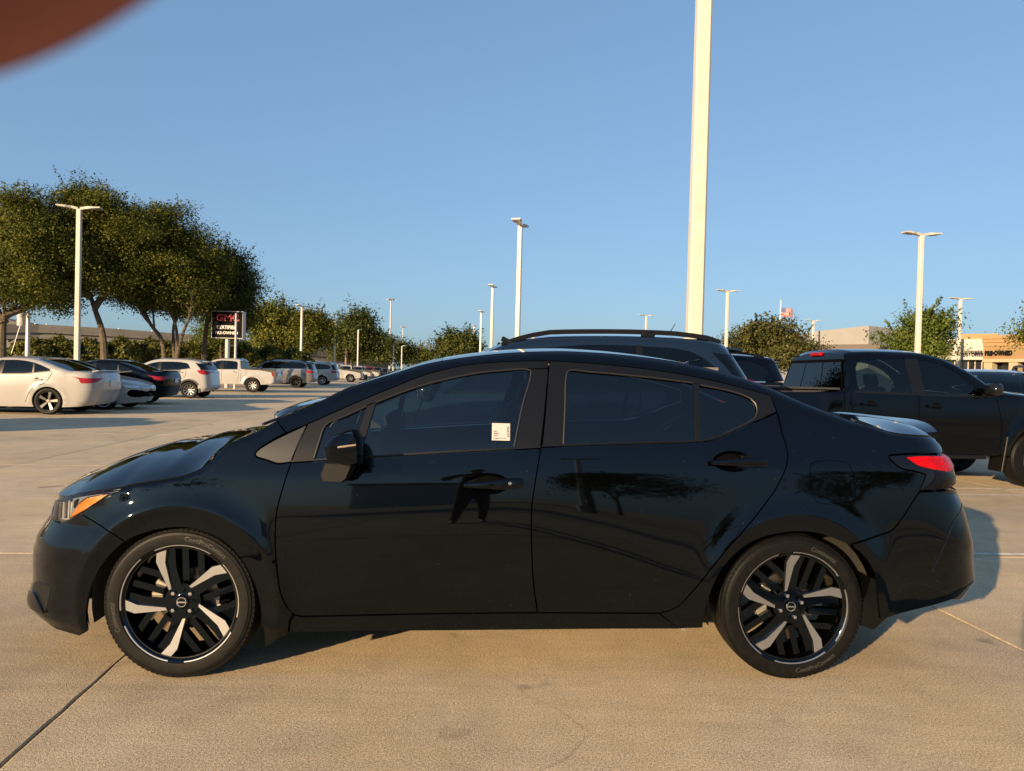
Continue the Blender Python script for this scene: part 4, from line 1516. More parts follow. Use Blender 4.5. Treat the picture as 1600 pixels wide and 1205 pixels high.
# ---------------------------------------------------------------- trees, hedges
def leaf_mat(name, c1, c2, scale=0.8):
    if name in MATS:
        return MATS[name]
    m, n, l, b = node_mat(name)
    n.remove(b)
    geo = n.new("ShaderNodeNewGeometry")
    t = n.new("ShaderNodeTexNoise")
    t.inputs["Scale"].default_value = scale
    t.inputs["Detail"].default_value = 5
    l.new(geo.outputs["Position"], t.inputs["Vector"])
    r = n.new("ShaderNodeValToRGB")
    r.color_ramp.elements[0].position = .33
    r.color_ramp.elements[1].position = .68
    r.color_ramp.elements[0].color = (*c1, 1)
    r.color_ramp.elements[1].color = (*c2, 1)
    l.new(t.outputs["Fac"], r.inputs[0])
    wn_ = n.new("ShaderNodeMix")
    wn_.data_type = 'RGBA'
    wn_.blend_type = 'MULTIPLY'
    wn_.inputs[0].default_value = 1
    mr = n.new("ShaderNodeMapRange")
    mr.inputs["To Min"].default_value = .75
    mr.inputs["To Max"].default_value = 1.25
    l.new(geo.outputs["Random Per Island"], mr.inputs["Value"])
    l.new(r.outputs[0], wn_.inputs[6])
    l.new(mr.outputs[0], wn_.inputs[7])
    df = n.new("ShaderNodeBsdfDiffuse")
    tl = n.new("ShaderNodeBsdfTranslucent")
    gl = n.new("ShaderNodeBsdfGlossy")
    gl.inputs["Roughness"].default_value = .45
    l.new(wn_.outputs[2], df.inputs[0])
    l.new(wn_.outputs[2], tl.inputs[0])
    m1 = n.new("ShaderNodeMixShader")
    m1.inputs[0].default_value = .28
    l.new(df.outputs[0], m1.inputs[1])
    l.new(tl.outputs[0], m1.inputs[2])
    m2 = n.new("ShaderNodeMixShader")
    m2.inputs[0].default_value = .012
    l.new(m1.outputs[0], m2.inputs[1])
    l.new(gl.outputs[0], m2.inputs[2])
    l.new(m2.outputs[0], n["Material Output"].inputs[0])
    MATS[name] = m
    return m


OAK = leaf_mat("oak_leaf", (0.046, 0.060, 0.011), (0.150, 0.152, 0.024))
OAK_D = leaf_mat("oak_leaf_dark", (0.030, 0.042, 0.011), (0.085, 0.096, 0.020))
LIME = leaf_mat("bright_leaf", (0.055, 0.085, 0.015), (0.12, 0.15, 0.028))
HEDGE = leaf_mat("hedge_leaf", (0.060, 0.072, 0.018), (0.155, 0.148, 0.034), 1.4)
BARK = mat("bark", (0.080, 0.063, 0.042), 0.9, var=.4, vscale=6, bump=.9, bscale=14)


def leaf_mesh(name, P, N, size, rng, m, parent, loc=None, aspect=.55):
    """one small quad per point, turned at random about the outward direction N"""
    n = len(P)
    d = N + rng.normal(0, .75, (n, 3))
    d /= np.linalg.norm(d, axis=1)[:, None]
    a = np.cross(d, rng.normal(0, 1, (n, 3)))
    a /= np.maximum(1e-6, np.linalg.norm(a, axis=1))[:, None]
    b = np.cross(d, a)
    s = size * rng.uniform(.6, 1.35, n)[:, None]
    V = np.empty((n, 4, 3))
    V[:, 0] = P - a * s
    V[:, 1] = P - b * s * aspect + d * s * .2
    V[:, 2] = P + a * s
    V[:, 3] = P + b * s * aspect + d * s * .2
    me = bpy.data.meshes.new(name)
    me.vertices.add(n * 4)
    me.vertices.foreach_set("co", V.reshape(-1).astype(np.float32))
    me.loops.add(n * 4)
    me.loops.foreach_set("vertex_index", np.arange(n * 4, dtype=np.int32))
    me.polygons.add(n)
    me.polygons.foreach_set("loop_start", np.arange(0, n * 4, 4, dtype=np.int32))
    me.materials.append(m)
    me.update()
    me.validate()
    return obj(name, me, parent, loc)


def make_tree(name, label, base, trunks, blobs, m=OAK, leaf=.068, nb=42, nc=22, nl=42, seed=1, group=None, spikes=30, trunk_r=.22, csz=.34):
    """trunks: list of polylines (x, y, z) from the base up; blobs: (cx, cy, cz, rx, ry, rz) in local metres"""
    rng = np.random.default_rng(seed)
    t = empty(name, (base[0], base[1], 0))
    tag(t, label, "tree", group)
    vol = np.array([b[3] * b[4] * b[5] for b in blobs])
    pick = rng.choice(len(blobs), nb, p=vol / vol.sum())
    boughs = []
    for k in pick:
        c, r = np.array(blobs[k][:3]), np.array(blobs[k][3:])
        d = rng.normal(0, 1, 3)
        d /= np.linalg.norm(d)
        boughs.append(c + d * r * rng.uniform(.25, 1.0) ** .6 * .88)
    boughs = np.array(boughs)
    # wood
    tips = []
    for k, tr in enumerate(trunks):
        mb = MB()
        n = len(tr)
        r0 = trunk_r * (1 if k == 0 else .8)
        pts = [np.array(p, float) for p in tr]
        pts = crspline(pts, .35) if n > 2 else pts
        rs = [r0 * (1.25 if i == 0 else 1) * (1 - .55 * i / (len(pts) - 1)) for i in range(len(pts))]
        mb.tube([tuple(p) for p in pts], rs, 9)
        mb.build("trunk", BARK, t, True)
        tips.append((pts, rs[-1]))
    lim = MB()
    for bq in boughs[:int(nb * .75)]:
        dist = [np.linalg.norm(bq - p[-1]) for p, _ in tips]
        pts, rr = tips[int(np.argmin(dist))]
        q0 = pts[-1] if rng.random() < .6 else pts[int(len(pts) * rng.uniform(.65, .98))]
        mid = (q0 + bq) / 2 + rng.normal(0, .25, 3) + np.array([0, 0, -.15])
        c = crspline([q0, mid, bq], .5)
        lim.tube([tuple(p) for p in c], [rr * .75 * (1 - .85 * i / max(1, len(c) - 1)) + .012 for i in range(len(c))], 5)
    lim.build("limb", BARK, t, True)["kind"] = "stuff"
    # leaves: boughs > twigs > leaves
    C = boughs[:, None, :] + rng.normal(0, 1, (nb, nc, 3)) * (np.array([.46, .46, .32]) * csz / .34)
    C = C.reshape(-1, 3)
    ctr = np.mean([b[:3] for b in blobs], axis=0)
    # upright shoots that break the outline
    top = boughs[np.argsort(-(boughs[:, 2] + .3 * np.linalg.norm(boughs[:, :2], axis=1)))[:max(1, nb // 2)]]
    sp = []
    for _ in range(spikes):
        b0 = top[rng.integers(len(top))] + rng.normal(0, .28, 3)
        d = (b0 - ctr)
        d = d / np.linalg.norm(d) + np.array([0, 0, .9]) + rng.normal(0, .3, 3)
        d /= np.linalg.norm(d)
        ln = rng.uniform(.6, 1.6) * csz / .34
        for f in np.linspace(0, 1, 14):
            sp.append(b0 + d * ln * f + rng.normal(0, .07 * csz / .34 * (1.3 - f), 3))
    P = C[:, None, :] + rng.normal(0, 1, (len(C), nl, 3)) * np.array([csz, csz, csz * .62])
    P = P.reshape(-1, 3)
    if sp:
        sp = np.repeat(np.array(sp), 3, 0)
        P = np.concatenate([P, sp + rng.normal(0, .05, sp.shape)])
    N = P - ctr
    N /= np.maximum(1e-6, np.linalg.norm(N, axis=1))[:, None]
    N[:, 2] += .35
    o = leaf_mesh("crown", P, N, leaf, rng, m, t)
    return t


def px_tree(name, label, pxb, depth, trunk_px, blob_px, z_c=None, ry=None, **kw):
    """trunk and crown given by where they stand in the view at that depth; all real 3-D positions at real size"""
    b = at(pxb, 560, depth)
    base = (b[0], b[1])
    s = depth / FPX

    def w(px, py, dy=0.0):
        p = at(px, py, depth)
        return np.array([p[0] - base[0], dy, p[2]])
    tr = []
    for t in trunk_px:
        pts = [w(x, y, dy) for (x, y, dy) in t]
        p0 = pts[0].copy()
        if t[0][1] >= 555:
            p0[2] = -.05
        tr.append([p0] + pts[1:])
    bl = []
    for (x, y, rx, rz, dy) in blob_px:
        c = w(x, y, dy)
        bl.append((*c, rx * s, (ry or rx) * s * .9, rz * s))
    return make_tree(name, label, base, tr, bl, **kw)


def build_trees():
    g = "live oaks along the left of the lot"
    px_tree("oak_tree", "large live oak at the left edge, dark trunk beside the white sedan", 5, 39, [[(4, 560, 0), (4, 520, 0), (8, 492, 0), (24, 470, .3)], [(6, 505, 0), (-14, 470, 0), (-30, 440, -.5)], [(8, 492, 0), (40, 476, .4), (62, 440, 1)]], [(30, 375, 82, 82, 0), (-40, 400, 60, 70, .5), (75, 400, 55, 68, -.8), (20, 436, 80, 42, 0), (70, 465, 36, 22, -.8), (-30, 470, 40, 24, .4)], nb=104, nc=26, nl=42, seed=3, group=g, spikes=70, trunk_r=.26)
    px_tree("oak_tree", "live oak with a leaning sunlit trunk behind the white light pole", 166, 41, [[(166, 560, 0), (160, 520, 0), (150, 488, 0), (138, 462, .2)], [(147, 480, 0), (158, 462, .3), (180, 430, .6)], [(139, 465, .2), (122, 440, -.2), (112, 410, -.6)]], [(140, 362, 70, 74, 0), (195, 370, 62, 68, .6), (110, 395, 55, 60, -.6), (225, 400, 36, 50, -.4), (170, 436, 58, 40, .3), (205, 470, 36, 22, -.6), (100, 460, 34, 22, .5)], nb=98, nc=26, nl=42, seed=11, group=g, spikes=80, trunk_r=.25)
    px_tree("oak_tree", "live oak with several dark trunks behind the white crossover", 266, 43, [[(260, 560, 0), (252, 530, 0), (236, 508, 0), (222, 488, .4)], [(268, 560, .4), (272, 525, .4), (268, 496, .4), (270, 470, .6)], [(270, 562, -.2), (288, 522, -.2), (300, 495, -.3), (308, 465, -.6)], [(266, 560, .9), (260, 510, .9), (262, 480, 1.3)]], [(265, 395, 62, 78, 0), (300, 430, 52, 62, .6), (225, 440, 48, 55, -.6), (270, 455, 66, 40, .2)], nb=110, nc=26, nl=42, seed=21, group=g, spikes=60, trunk_r=.17)
    px_tree("oak_tree", "dark live oak spreading over the black dealer sign", 322, 47, [[(318, 560, 0), (322, 515, 0), (330, 480, 0), (342, 455, .3)], [(326, 498, 0), (350, 468, -.4), (372, 440, -1)]], [(350, 436, 44, 52, 0), (372, 452, 28, 42, -.5), (326, 432, 38, 48, .6), (345, 480, 50, 30, 0)], m=OAK_D, nb=78, nc=26, nl=42, seed=31, group=g, spikes=45, trunk_r=.2)  # crown in the darker leaf tone
    px_tree("small_tree", "small bright green tree beneath the black dealer sign", 345, 56, [[(345, 560, 0), (345, 540, 0), (343, 520, 0)]], [(325, 508, 28, 26, 0), (352, 520, 22, 18, .2)], m=LIME, nb=26, nc=18, nl=22, seed=41, spikes=14, trunk_r=.13)
    px_tree("oak_tree", "wide live oak just right of the black dealer sign", 438, 104, [[(436, 562, 0), (437, 545, 0), (432, 528, 0), (424, 512, .4)], [(438, 545, 0), (448, 530, 0), (458, 512, -.4)]], [(440, 505, 44, 44, 0), (480, 515, 38, 36, .6), (408, 520, 28, 38, -.6), (455, 530, 50, 24, 0)], nb=90, nc=24, nl=24, seed=51, leaf=.18, csz=.62, group=g, spikes=60)
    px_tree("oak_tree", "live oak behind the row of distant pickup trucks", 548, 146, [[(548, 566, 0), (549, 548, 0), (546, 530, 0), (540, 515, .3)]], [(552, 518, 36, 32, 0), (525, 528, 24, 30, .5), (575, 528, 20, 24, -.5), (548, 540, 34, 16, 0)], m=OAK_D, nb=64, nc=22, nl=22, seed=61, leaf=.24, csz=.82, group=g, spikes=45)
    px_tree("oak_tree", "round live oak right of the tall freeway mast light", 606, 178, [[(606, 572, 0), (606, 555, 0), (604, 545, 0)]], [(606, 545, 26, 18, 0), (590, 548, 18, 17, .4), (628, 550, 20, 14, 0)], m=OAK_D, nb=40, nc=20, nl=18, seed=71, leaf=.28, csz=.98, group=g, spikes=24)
    px_tree("oak_tree", "far small oak over the end of the car row", 655, 200, [[(655, 575, 0), (655, 560, 0), (654, 553, 0)]], [(655, 556, 22, 12, 0)], nb=24, nc=16, nl=14, seed=81, leaf=.25, csz=.8, group=g, spikes=14)
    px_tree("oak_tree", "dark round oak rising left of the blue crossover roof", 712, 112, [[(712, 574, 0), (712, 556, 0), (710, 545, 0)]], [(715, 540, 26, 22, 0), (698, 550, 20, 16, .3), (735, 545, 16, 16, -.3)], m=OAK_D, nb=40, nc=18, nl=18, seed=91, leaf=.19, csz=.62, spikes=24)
    px_tree("oak_tree", "broad dome-shaped oak behind the flag and the black pickup", 1205, 72, [[(1205, 585, 0), (1206, 565, 0), (1200, 548, 0)], [(1206, 565, 0), (1220, 545, .3)]], [(1205, 530, 52, 32, 0), (1165, 545, 34, 26, .5), (1250, 543, 32, 24, -.4), (1205, 558, 68, 18, 0)], nb=72, nc=22, nl=20, seed=101, leaf=.14, csz=.46, m=leaf_mat("oak_leaf_olive", (0.045, 0.052, 0.016), (0.105, 0.098, 0.028)), spikes=50)  # leaves in a muted olive tone
    px_tree("small_tree", "airy green tree in front of the white dealership wall", 1440, 54, [[(1440, 590, 0), (1441, 570, 0), (1436, 545, 0), (1428, 525, .2)], [(1440, 560, 0), (1455, 535, -.2)]], [(1440, 515, 40, 24, 0), (1405, 535, 26, 20, .4), (1462, 514, 20, 16, -.4), (1440, 548, 46, 18, 0)], m=LIME, nb=46, nc=16, nl=16, seed=111, leaf=.11, csz=.36, spikes=60, trunk_r=.12)
    px_tree("small_tree", "leafy branches of a tree cut by the right edge of the frame", 1640, 46, [[(1640, 590, 0), (1640, 550, 0), (1632, 520, 0)]], [(1628, 512, 30, 18, 0), (1612, 524, 20, 14, .3), (1650, 500, 30, 24, 0)], m=OAK, nb=30, nc=14, nl=16, seed=121, leaf=.10, csz=.32, spikes=30, trunk_r=.12)
    # seen mirrored in the sedan's side: what stands behind the photographer
    gb = "trees mirrored in the black sedan's side"
    for k, (x, y, H, R_, sd) in enumerate(((8.2, -24, 5.2, 2.4, 5), (-13, -26, 6.0, 2.8, 6), (24, -30, 6.5, 3.4, 7), (-30, -34, 8, 5, 8), (17, -46, 7, 5, 9))):
        make_tree("oak_tree", ["tree whose trunk is mirrored in the sedan's rear door", "tree mirrored in the sedan's front fender", "tree mirrored in the sedan's rear fender", "tree mirrored in the sedan's front bumper", "far tree mirrored behind the rear wheel"][k], (x, y), [[(0, 0, -.05), (.1, 0, 1.2), (.0, .1, 2.3), (.3, 0, 3.2)], [(.05, 0, 2.0), (-.8, .2, 3.2)]], [(0, 0, H * .66, R_, R_, H * .24), (R_ * .4, .4, H * .75, R_ * .6, R_ * .6, H * .22)], m=OAK_D, nb=20, nc=14, nl=12, seed=200 + sd, leaf=.12, csz=.42, spikes=20, group=gb)


def build_hedge():
    rng = np.random.default_rng(5)
    n = 0
    pts = [(46, 533), (90, 530), (140, 533), (195, 531), (245, 532), (290, 534), (335, 537), (378, 540), (420, 544), (462, 548)]
    names = ["tall shrub at the left end of the hedge behind the cars", "hedge shrub just left of the white light pole", "hedge shrub just right of the white light pole", "hedge shrub behind the leaning oak trunk", "hedge shrub behind the black hatchback's roof", "hedge shrub between the dark oak trunks", "hedge shrub behind the white crossover", "hedge shrub below the black dealer sign", "hedge shrub behind the white pickup's cab", "hedge shrub at the right end, behind the silver SUV"]
    for k, (px, top) in enumerate(pts):
        d = 50 + k * 1.2
        p = at(px, top - 2, d)
        t = empty("hedge_shrub", (p[0], p[1], 0))
        tag(t, names[k], "shrub", "hedge shrubs behind the parked cars")
        H = p[2]
        m = 6800
        q = rng.normal(0, 1, (m, 3))
        q /= np.linalg.norm(q, axis=1)[:, None]
        rr = rng.uniform(.45, 1.0, m) ** .4
        P = q * rr[:, None] * np.array([1.75, 1.1, H * .5]) * (1 + .16 * np.sin(q[:, :1] * 7 + k) * np.cos(q[:, 2:] * 6))
        P[:, 2] += H * .5
        P = P[P[:, 2] > .05]
        P += rng.normal(0, .08, P.shape)
        N = P - np.array([0, 0, H * .5])
        N /= np.maximum(.01, np.linalg.norm(N, axis=1))[:, None]
        leaf_mesh("foliage", P, N, .12, rng, HEDGE, t)
        st = MB()
        for a in range(5):
            st.tube([(math.cos(a * 1.26) * .15, math.sin(a * 1.26) * .15, -.03), (math.cos(a * 1.26) * .5, math.sin(a * 1.26) * .4, H * .45)], [.05, .02], 5)
        st.build("stem", BARK, t)["kind"] = "stuff"


build_trees()
build_hedge()

# ---------------------------------------------------------------- light poles and other posts
POLE = mat("cream_pole_paint", (0.46, 0.44, 0.39), 0.45, var=.06, vscale=3)
HEADM = mat("lamp_head_paint", (0.40, 0.375, 0.33), 0.45)
LENSM = mat("lamp_lens_dull", (0.20, 0.19, 0.18), 0.3)


def light_pole(label, px, ytop, ybase_px, depth, rz=0.0, wd=.24, heads=2, H=None, group="cream parking-lot light poles", tilt=6, flip=1):
    p = at(px, ytop, depth)
    b = gnd(px, 700)
    x, y = p[0], p[1]
    Hh = H or p[2]
    # stand the pole upright below its top
    t = empty("light_pole", (x, y, 0), rz)
    tag(t, label, "light pole", group)
    mb = MB()
    mb.box((0, 0, .35), (wd * 2.2, wd * 2.2, .7), bev=.04)
    mb.build("footing", mat("footing_concrete", (.42, .39, .34), .9, var=.2), t)
    mb = MB()
    r = wd / 2
    V = []
    for (f, z) in ((1.0, .7), (.94, Hh)):
        c = r * f
        k = c * .72
        V += [(c, -k, z), (c, k, z), (k, c, z), (-k, c, z), (-c, k, z), (-c, -k, z), (-k, -c, z), (k, -c, z)]
    F = [(i, (i + 1) % 8, (i + 1) % 8 + 8, i + 8) for i in range(8)] + [tuple(range(7, -1, -1)), tuple(range(8, 16))]
    mb.add(V, F)
    mb.build("shaft", POLE, t)
    MB().box((0, -r - .004, .95), (.09, .012, .16)).build("hand_hole_cover", HEADM, t)
    for k in range(heads):
        sx = 1 if k == 0 else -1
        a = rad(tilt)
        hd = MB()
        # flat wing, thicker by the pole
        L, W = .95, .46
        V = [(sx * .05, -.10, Hh - .05), (sx * .05, .10, Hh - .05), (sx * .05, .10, Hh + .08), (sx * .05, -.10, Hh + .08)]
        for (f, wv, th) in ((.30, .5, .11), (.55, .95, .08), (1.0, 1.0, .05)):
            xx = sx * (.05 + L * f)
            zz = Hh + math.tan(a) * L * f
            V += [(xx, -W / 2 * wv, zz - .01), (xx, W / 2 * wv, zz - .01), (xx, W / 2 * wv, zz + th), (xx, -W / 2 * wv, zz + th)]
        F = []
        for i in range(3):
            for j in range(4):
                F.append((i * 4 + j, i * 4 + (j + 1) % 4, (i + 1) * 4 + (j + 1) % 4, (i + 1) * 4 + j))
        F += [(0, 1, 2, 3), (12, 13, 14, 15)]
        hd.add(V, F)
        ho = hd.build("lamp_head", HEADM, t)
        zz = Hh + math.tan(a) * L * .76
        MB().box((sx * (.05 + L * .76), 0, zz - .022), (L * .38, W * .8, .02), ry=-sx * a).build("lamp_lens", LENSM, ho)
    return t


LPOLES = [
    ("tall cream light pole at left, standing before the leaning oak", 124, 327, 36.5, rad(12), 2),
    ("thick cream light pole nearest the camera, running out of the top of the frame", 1090, -60, 13.3, 0, 2),
    ("cream light pole above the sedan's roof, its two heads seen end-on", 813, 352, 37, rad(76), 2),
    ("cream light pole just left of the end-on pole above the roof", 770, 449, 64, rad(80), 2),
    ("slim far light pole, second left of the end-on pole above the roof", 752, 488, 91, rad(80), 2),
    ("very slim far light pole, third left of the end-on pole above the roof", 741, 510, 118, rad(80), 2),
    ("far light pole above the roof rack of the blue crossover", 1010, 494, 91, rad(20), 2),
    ("cream light pole left of the dome-shaped oak", 1137, 456, 64, rad(14), 2),
    ("cream light pole right of the dome-shaped oak", 1271, 502, 92, rad(12), 2),
    ("tall cream light pole before the airy green tree at right", 1440, 368, 37.5, rad(8), 2),
    ("cream light pole before the dealership lettering at right", 1501, 468, 65, rad(8), 2),
    ("thin far light pole against the white dealership wall", 1333, 524, 117, rad(8), 1),
    ("grey light pole in front of the wide oak right of the dealer sign", 472, 479, 88, rad(70), 2),
    ("grey light pole before the oak over the white pickups", 524, 501, 113, rad(70), 2),
    ("plain light pole at the right side of the pickups' oak", 560, 516, 138, rad(70), 1),
    ("small hooked light pole left of the far round oak", 615, 536, 150, 0, 1),
    ("small hooked light pole within the far round oak", 628, 541, 170, 0, 1),
    ("small hooked light pole right of the far round oak", 652, 545, 190, 0, 1),
    ("tiny light pole left of the dark round oak", 672, 552, 210, 0, 1),
    ("light pole mirrored in the sedan's rear window", None, None, None, 0, 2),
]
for (lb, px, yt, dp, rz, hd) in LPOLES:
    if px is None:
        t = light_pole(lb, 800, 400, 0, 30, rad(5), hd and .24, 2, H=9.0)
        t.location = (7.4, -22, 0)
        continue
    H_ = None
    if px == 1090:
        pb = at(1084.5, 530, dp)
        t = light_pole(lb, px, yt, 0, dp, rz, .283, hd, H=9.6)
        t.location = (pb[0], pb[1], 0)
    else:
        # top fixes the height; the shaft is plumb in the scene
        light_pole(lb, px, yt, 0, dp, rz, .24 if dp < 60 else .25, hd)


def post(name, label, cat, px, ytop, depth, r=.12, m=None, H=None, group=None, top=None):
    p = at(px, ytop, depth)
    t = empty(name, (p[0], p[1], 0))
    tag(t, label, cat, group)
    H = p[2]
    MB().tube([(0, 0, -.05), (0, 0, H * .5), (0, 0, H)], [r, r * .85, r * .7], 10).build("shaft", m or POLE, t, True)
    if top == "mast":
        MB().lathe_z([(0, -.2), (1.6, -.15), (1.7, .1), (1.4, .3), (0, .35)], 12, c=(0, 0, H)).build("lamp_ring", LENSM, t)
        for a in range(6):
            MB().box((1.7 * math.cos(a * 1.047), 1.7 * math.sin(a * 1.047), H - .1), (.9, .5, .3), rz=a * 1.047).build("lamp_head", HEADM, t)
    if top == "cross":
        MB().box((0, 0, H - .6), (2.6, .12, .14)).build("crossarm", BARK, t)
        for sx in (-1.1, -.4, .4, 1.1):
            MB().lathe_z([(0, 0), (.05, .02), (.06, .12), (0, .2)], 8, c=(sx, 0, H - .53)).build("insulator", HEADM, t)
    if top == "can":
        MB().lathe_z([(.0, 0), (.26, .02), (.26, .9), (0, .95)], 12, c=(-.42, 0, H - .9)).build("transformer", mat("grey_can", (.42, .41, .38), .5), t, True)
    return t


GALV = mat("galvanised_steel", (0.45, 0.45, 0.45), 0.45, .6, var=.1)
WOODP = mat("pole_wood", (0.20, 0.145, 0.095), 0.9, var=.3, vscale=4)
post("utility_pole", "steel utility pole with a transformer left of the tall cream light pole", "pole", 44, 488, 47, .17, GALV, top="can")
post("sign_pole", "grey steel pole standing across the black dealer sign", "pole", 369, 490, 42.5, .085, GALV)
post("wooden_post", "bare wooden post between the dealer sign and the wide oak", "post", 402, 545, 60, .16, WOODP)
post("mast_light", "tall freeway mast light rising over the row of oaks", "mast light", 611, 468, 330, .45, GALV, top="mast")
post("mast_light", "shorter, farther freeway mast light right of the tall one", "mast light", 630, 511, 480, .5, GALV, top="mast")
post("utility_pole", "far utility pole with a crossarm above the last oaks", "pole", 671, 537, 260, .2, WOODP, top="cross")
post("utility_pole", "distant utility pole with a crossarm behind the far round oak", "pole", 645, 534, 330, .22, WOODP, top="cross")
post("wooden_post", "brown pole before the distant oaks above the pickup row", "post", 541, 545, 105, .2, WOODP)
# guy wire beside the left utility pole
pa, pb_ = at(30, 500, 48), gnd(16, 590)
w_o = MB()
w_o.tube([tuple(at(35, 498, 48)), tuple(at(18, 552, 48))], .02, 5)
tag(w_o.build("guy_wire", GALV), "thin steel guy wire left of the utility pole", "wire")
# flag and its pole
p = at(1220, 471, 105)
fp = empty("flagpole", (p[0], p[1], 0))
tag(fp, "thin white flagpole behind the dome-shaped oak", "flagpole")
MB().tube([(0, 0, 0), (0, 0, p[2] * .5), (0, 0, p[2])], [.11, .09, .06], 8).build("shaft", mat("white_paint", (.75, .75, .74), .5), fp, True)
MB().lathe_z([(0, 0), (.12, .06), (.12, .16), (0, .22)], 10, c=(0, 0, p[2])).build("finial", mat("brass_dull", (.5, .4, .2), .4, .8), fp, True)
fl = empty("flag", (p[0] + .08, p[1], p[2] - .9))
tag(fl, "red, white and blue flag flying from the flagpole", "flag")
FLW, FLH = 1.75, 1.25


def flag_pt(a, b):
    return (a * FLW, .18 * math.sin(a * 7) * a, -b * FLH - .28 * a * a - .06 * math.sin(a * 6))


RD, WH, BL = mat("flag_red", (.38, .02, .02), .8), mat("flag_white", (.42, .40, .40), .8), mat("flag_blue", (.05, .07, .20), .8)
for i in range(13):
    a0 = .42 if i < 7 else 0
    V, F = [], []
    for k in range(13):
        a = a0 + (1 - a0) * k / 12
        for b in (i / 13, (i + 1) / 13):
            q = flag_pt(a, b)
            V += [q, (q[0], q[1] + .012, q[2])]
    for k in range(12):
        o_ = k * 4
        F += [(o_, o_ + 4, o_ + 6, o_ + 2), (o_ + 1, o_ + 3, o_ + 7, o_ + 5)]
    part("stripe", V, F, RD if i % 2 == 0 else WH, fl)
V, F = [], []
for k in range(7):
    a = .42 * k / 6
    for b in (0, 7 / 13):
        q = flag_pt(a, b)
        V += [q, (q[0], q[1] + .012, q[2])]
for k in range(6):
    o_ = k * 4
    F += [(o_, o_ + 4, o_ + 6, o_ + 2), (o_ + 1, o_ + 3, o_ + 7, o_ + 5)]
cn = part("canton", V, F, BL, fl)
st = MB()
for r_ in range(5):
    for c_ in range(6):
        q = flag_pt(.42 * (c_ + .5) / 6, 7 / 13 * (r_ + .5) / 5)
        st.box((q[0], q[1] - .012, q[2]), (.05, .008, .05), ry=.78)
st.build("star", WH, cn)["kind"] = "stuff"


# ---------------------------------------------------------------- dealer sign
def place_text(name, txt, c, right, up, nrm, size, m, parent, ext=.02, bold=0.0, xs=1.0, sp=1.0):
    V, F = text_mesh(txt, size, ext, bold=bold, xscale=xs, spacing=sp)
    R_, U_, N_ = [np.asarray(q, float) for q in (right, up, nrm)]
    VV = [np.asarray(c) + R_ * a + U_ * b + N_ * z for a, b, z in V]
    return part(name, VV, F, m, parent)


def build_sign():
    d = 44.5
    tl, br = at(333, 486, d), at(381.5, 530, d)
    w, h = br[0] - tl[0], tl[2] - br[2]
    cx, cz = (tl[0] + br[0]) / 2, (tl[2] + br[2]) / 2
    t = empty("pole_sign", (cx, d, 0))
    tag(t, "black dealer sign reading certified pre-owned, under the dark oak", "sign")
    bk = mat("sign_black", (.004, .004, .0045), .8, spec=.1)
    MB().box((0, 0, cz), (w, .5, h), bev=.02).build("sign_box", mat("sign_frame", (.42, .41, .39), .5), t)
    MB().box((0, -.262, cz), (w - .10, .02, h - .10)).build("sign_face", bk, t)
    MB().tube([(-.05, .0, -.05), (-.05, .0, cz - h / 2)], .14, 10).build("post", GALV, t, True)
    s = d / FPX
    wm, rm = mat("sign_white", (.55, .53, .50), .6), mat("sign_red", (.38, .03, .035), .6)
    Rr, Uu, Nn = (1, 0, 0), (0, 0, 1), (0, -1, 0)
    place_text("lettering", "GMC", (0.05, -.28, cz + h * .24), Rr, Uu, Nn, .56, rm, t, .01, .016, 1.15)
    place_text("lettering", "CERTIFIED", (0, -.28, cz - h * .10), Rr, Uu, Nn, .29, wm, t, .01, .010, .92)
    place_text("lettering", "PRE-OWNED", (0, -.28, cz - h * .30), Rr, Uu, Nn, .24, wm, t, .01, .007, 1.0)


build_sign()


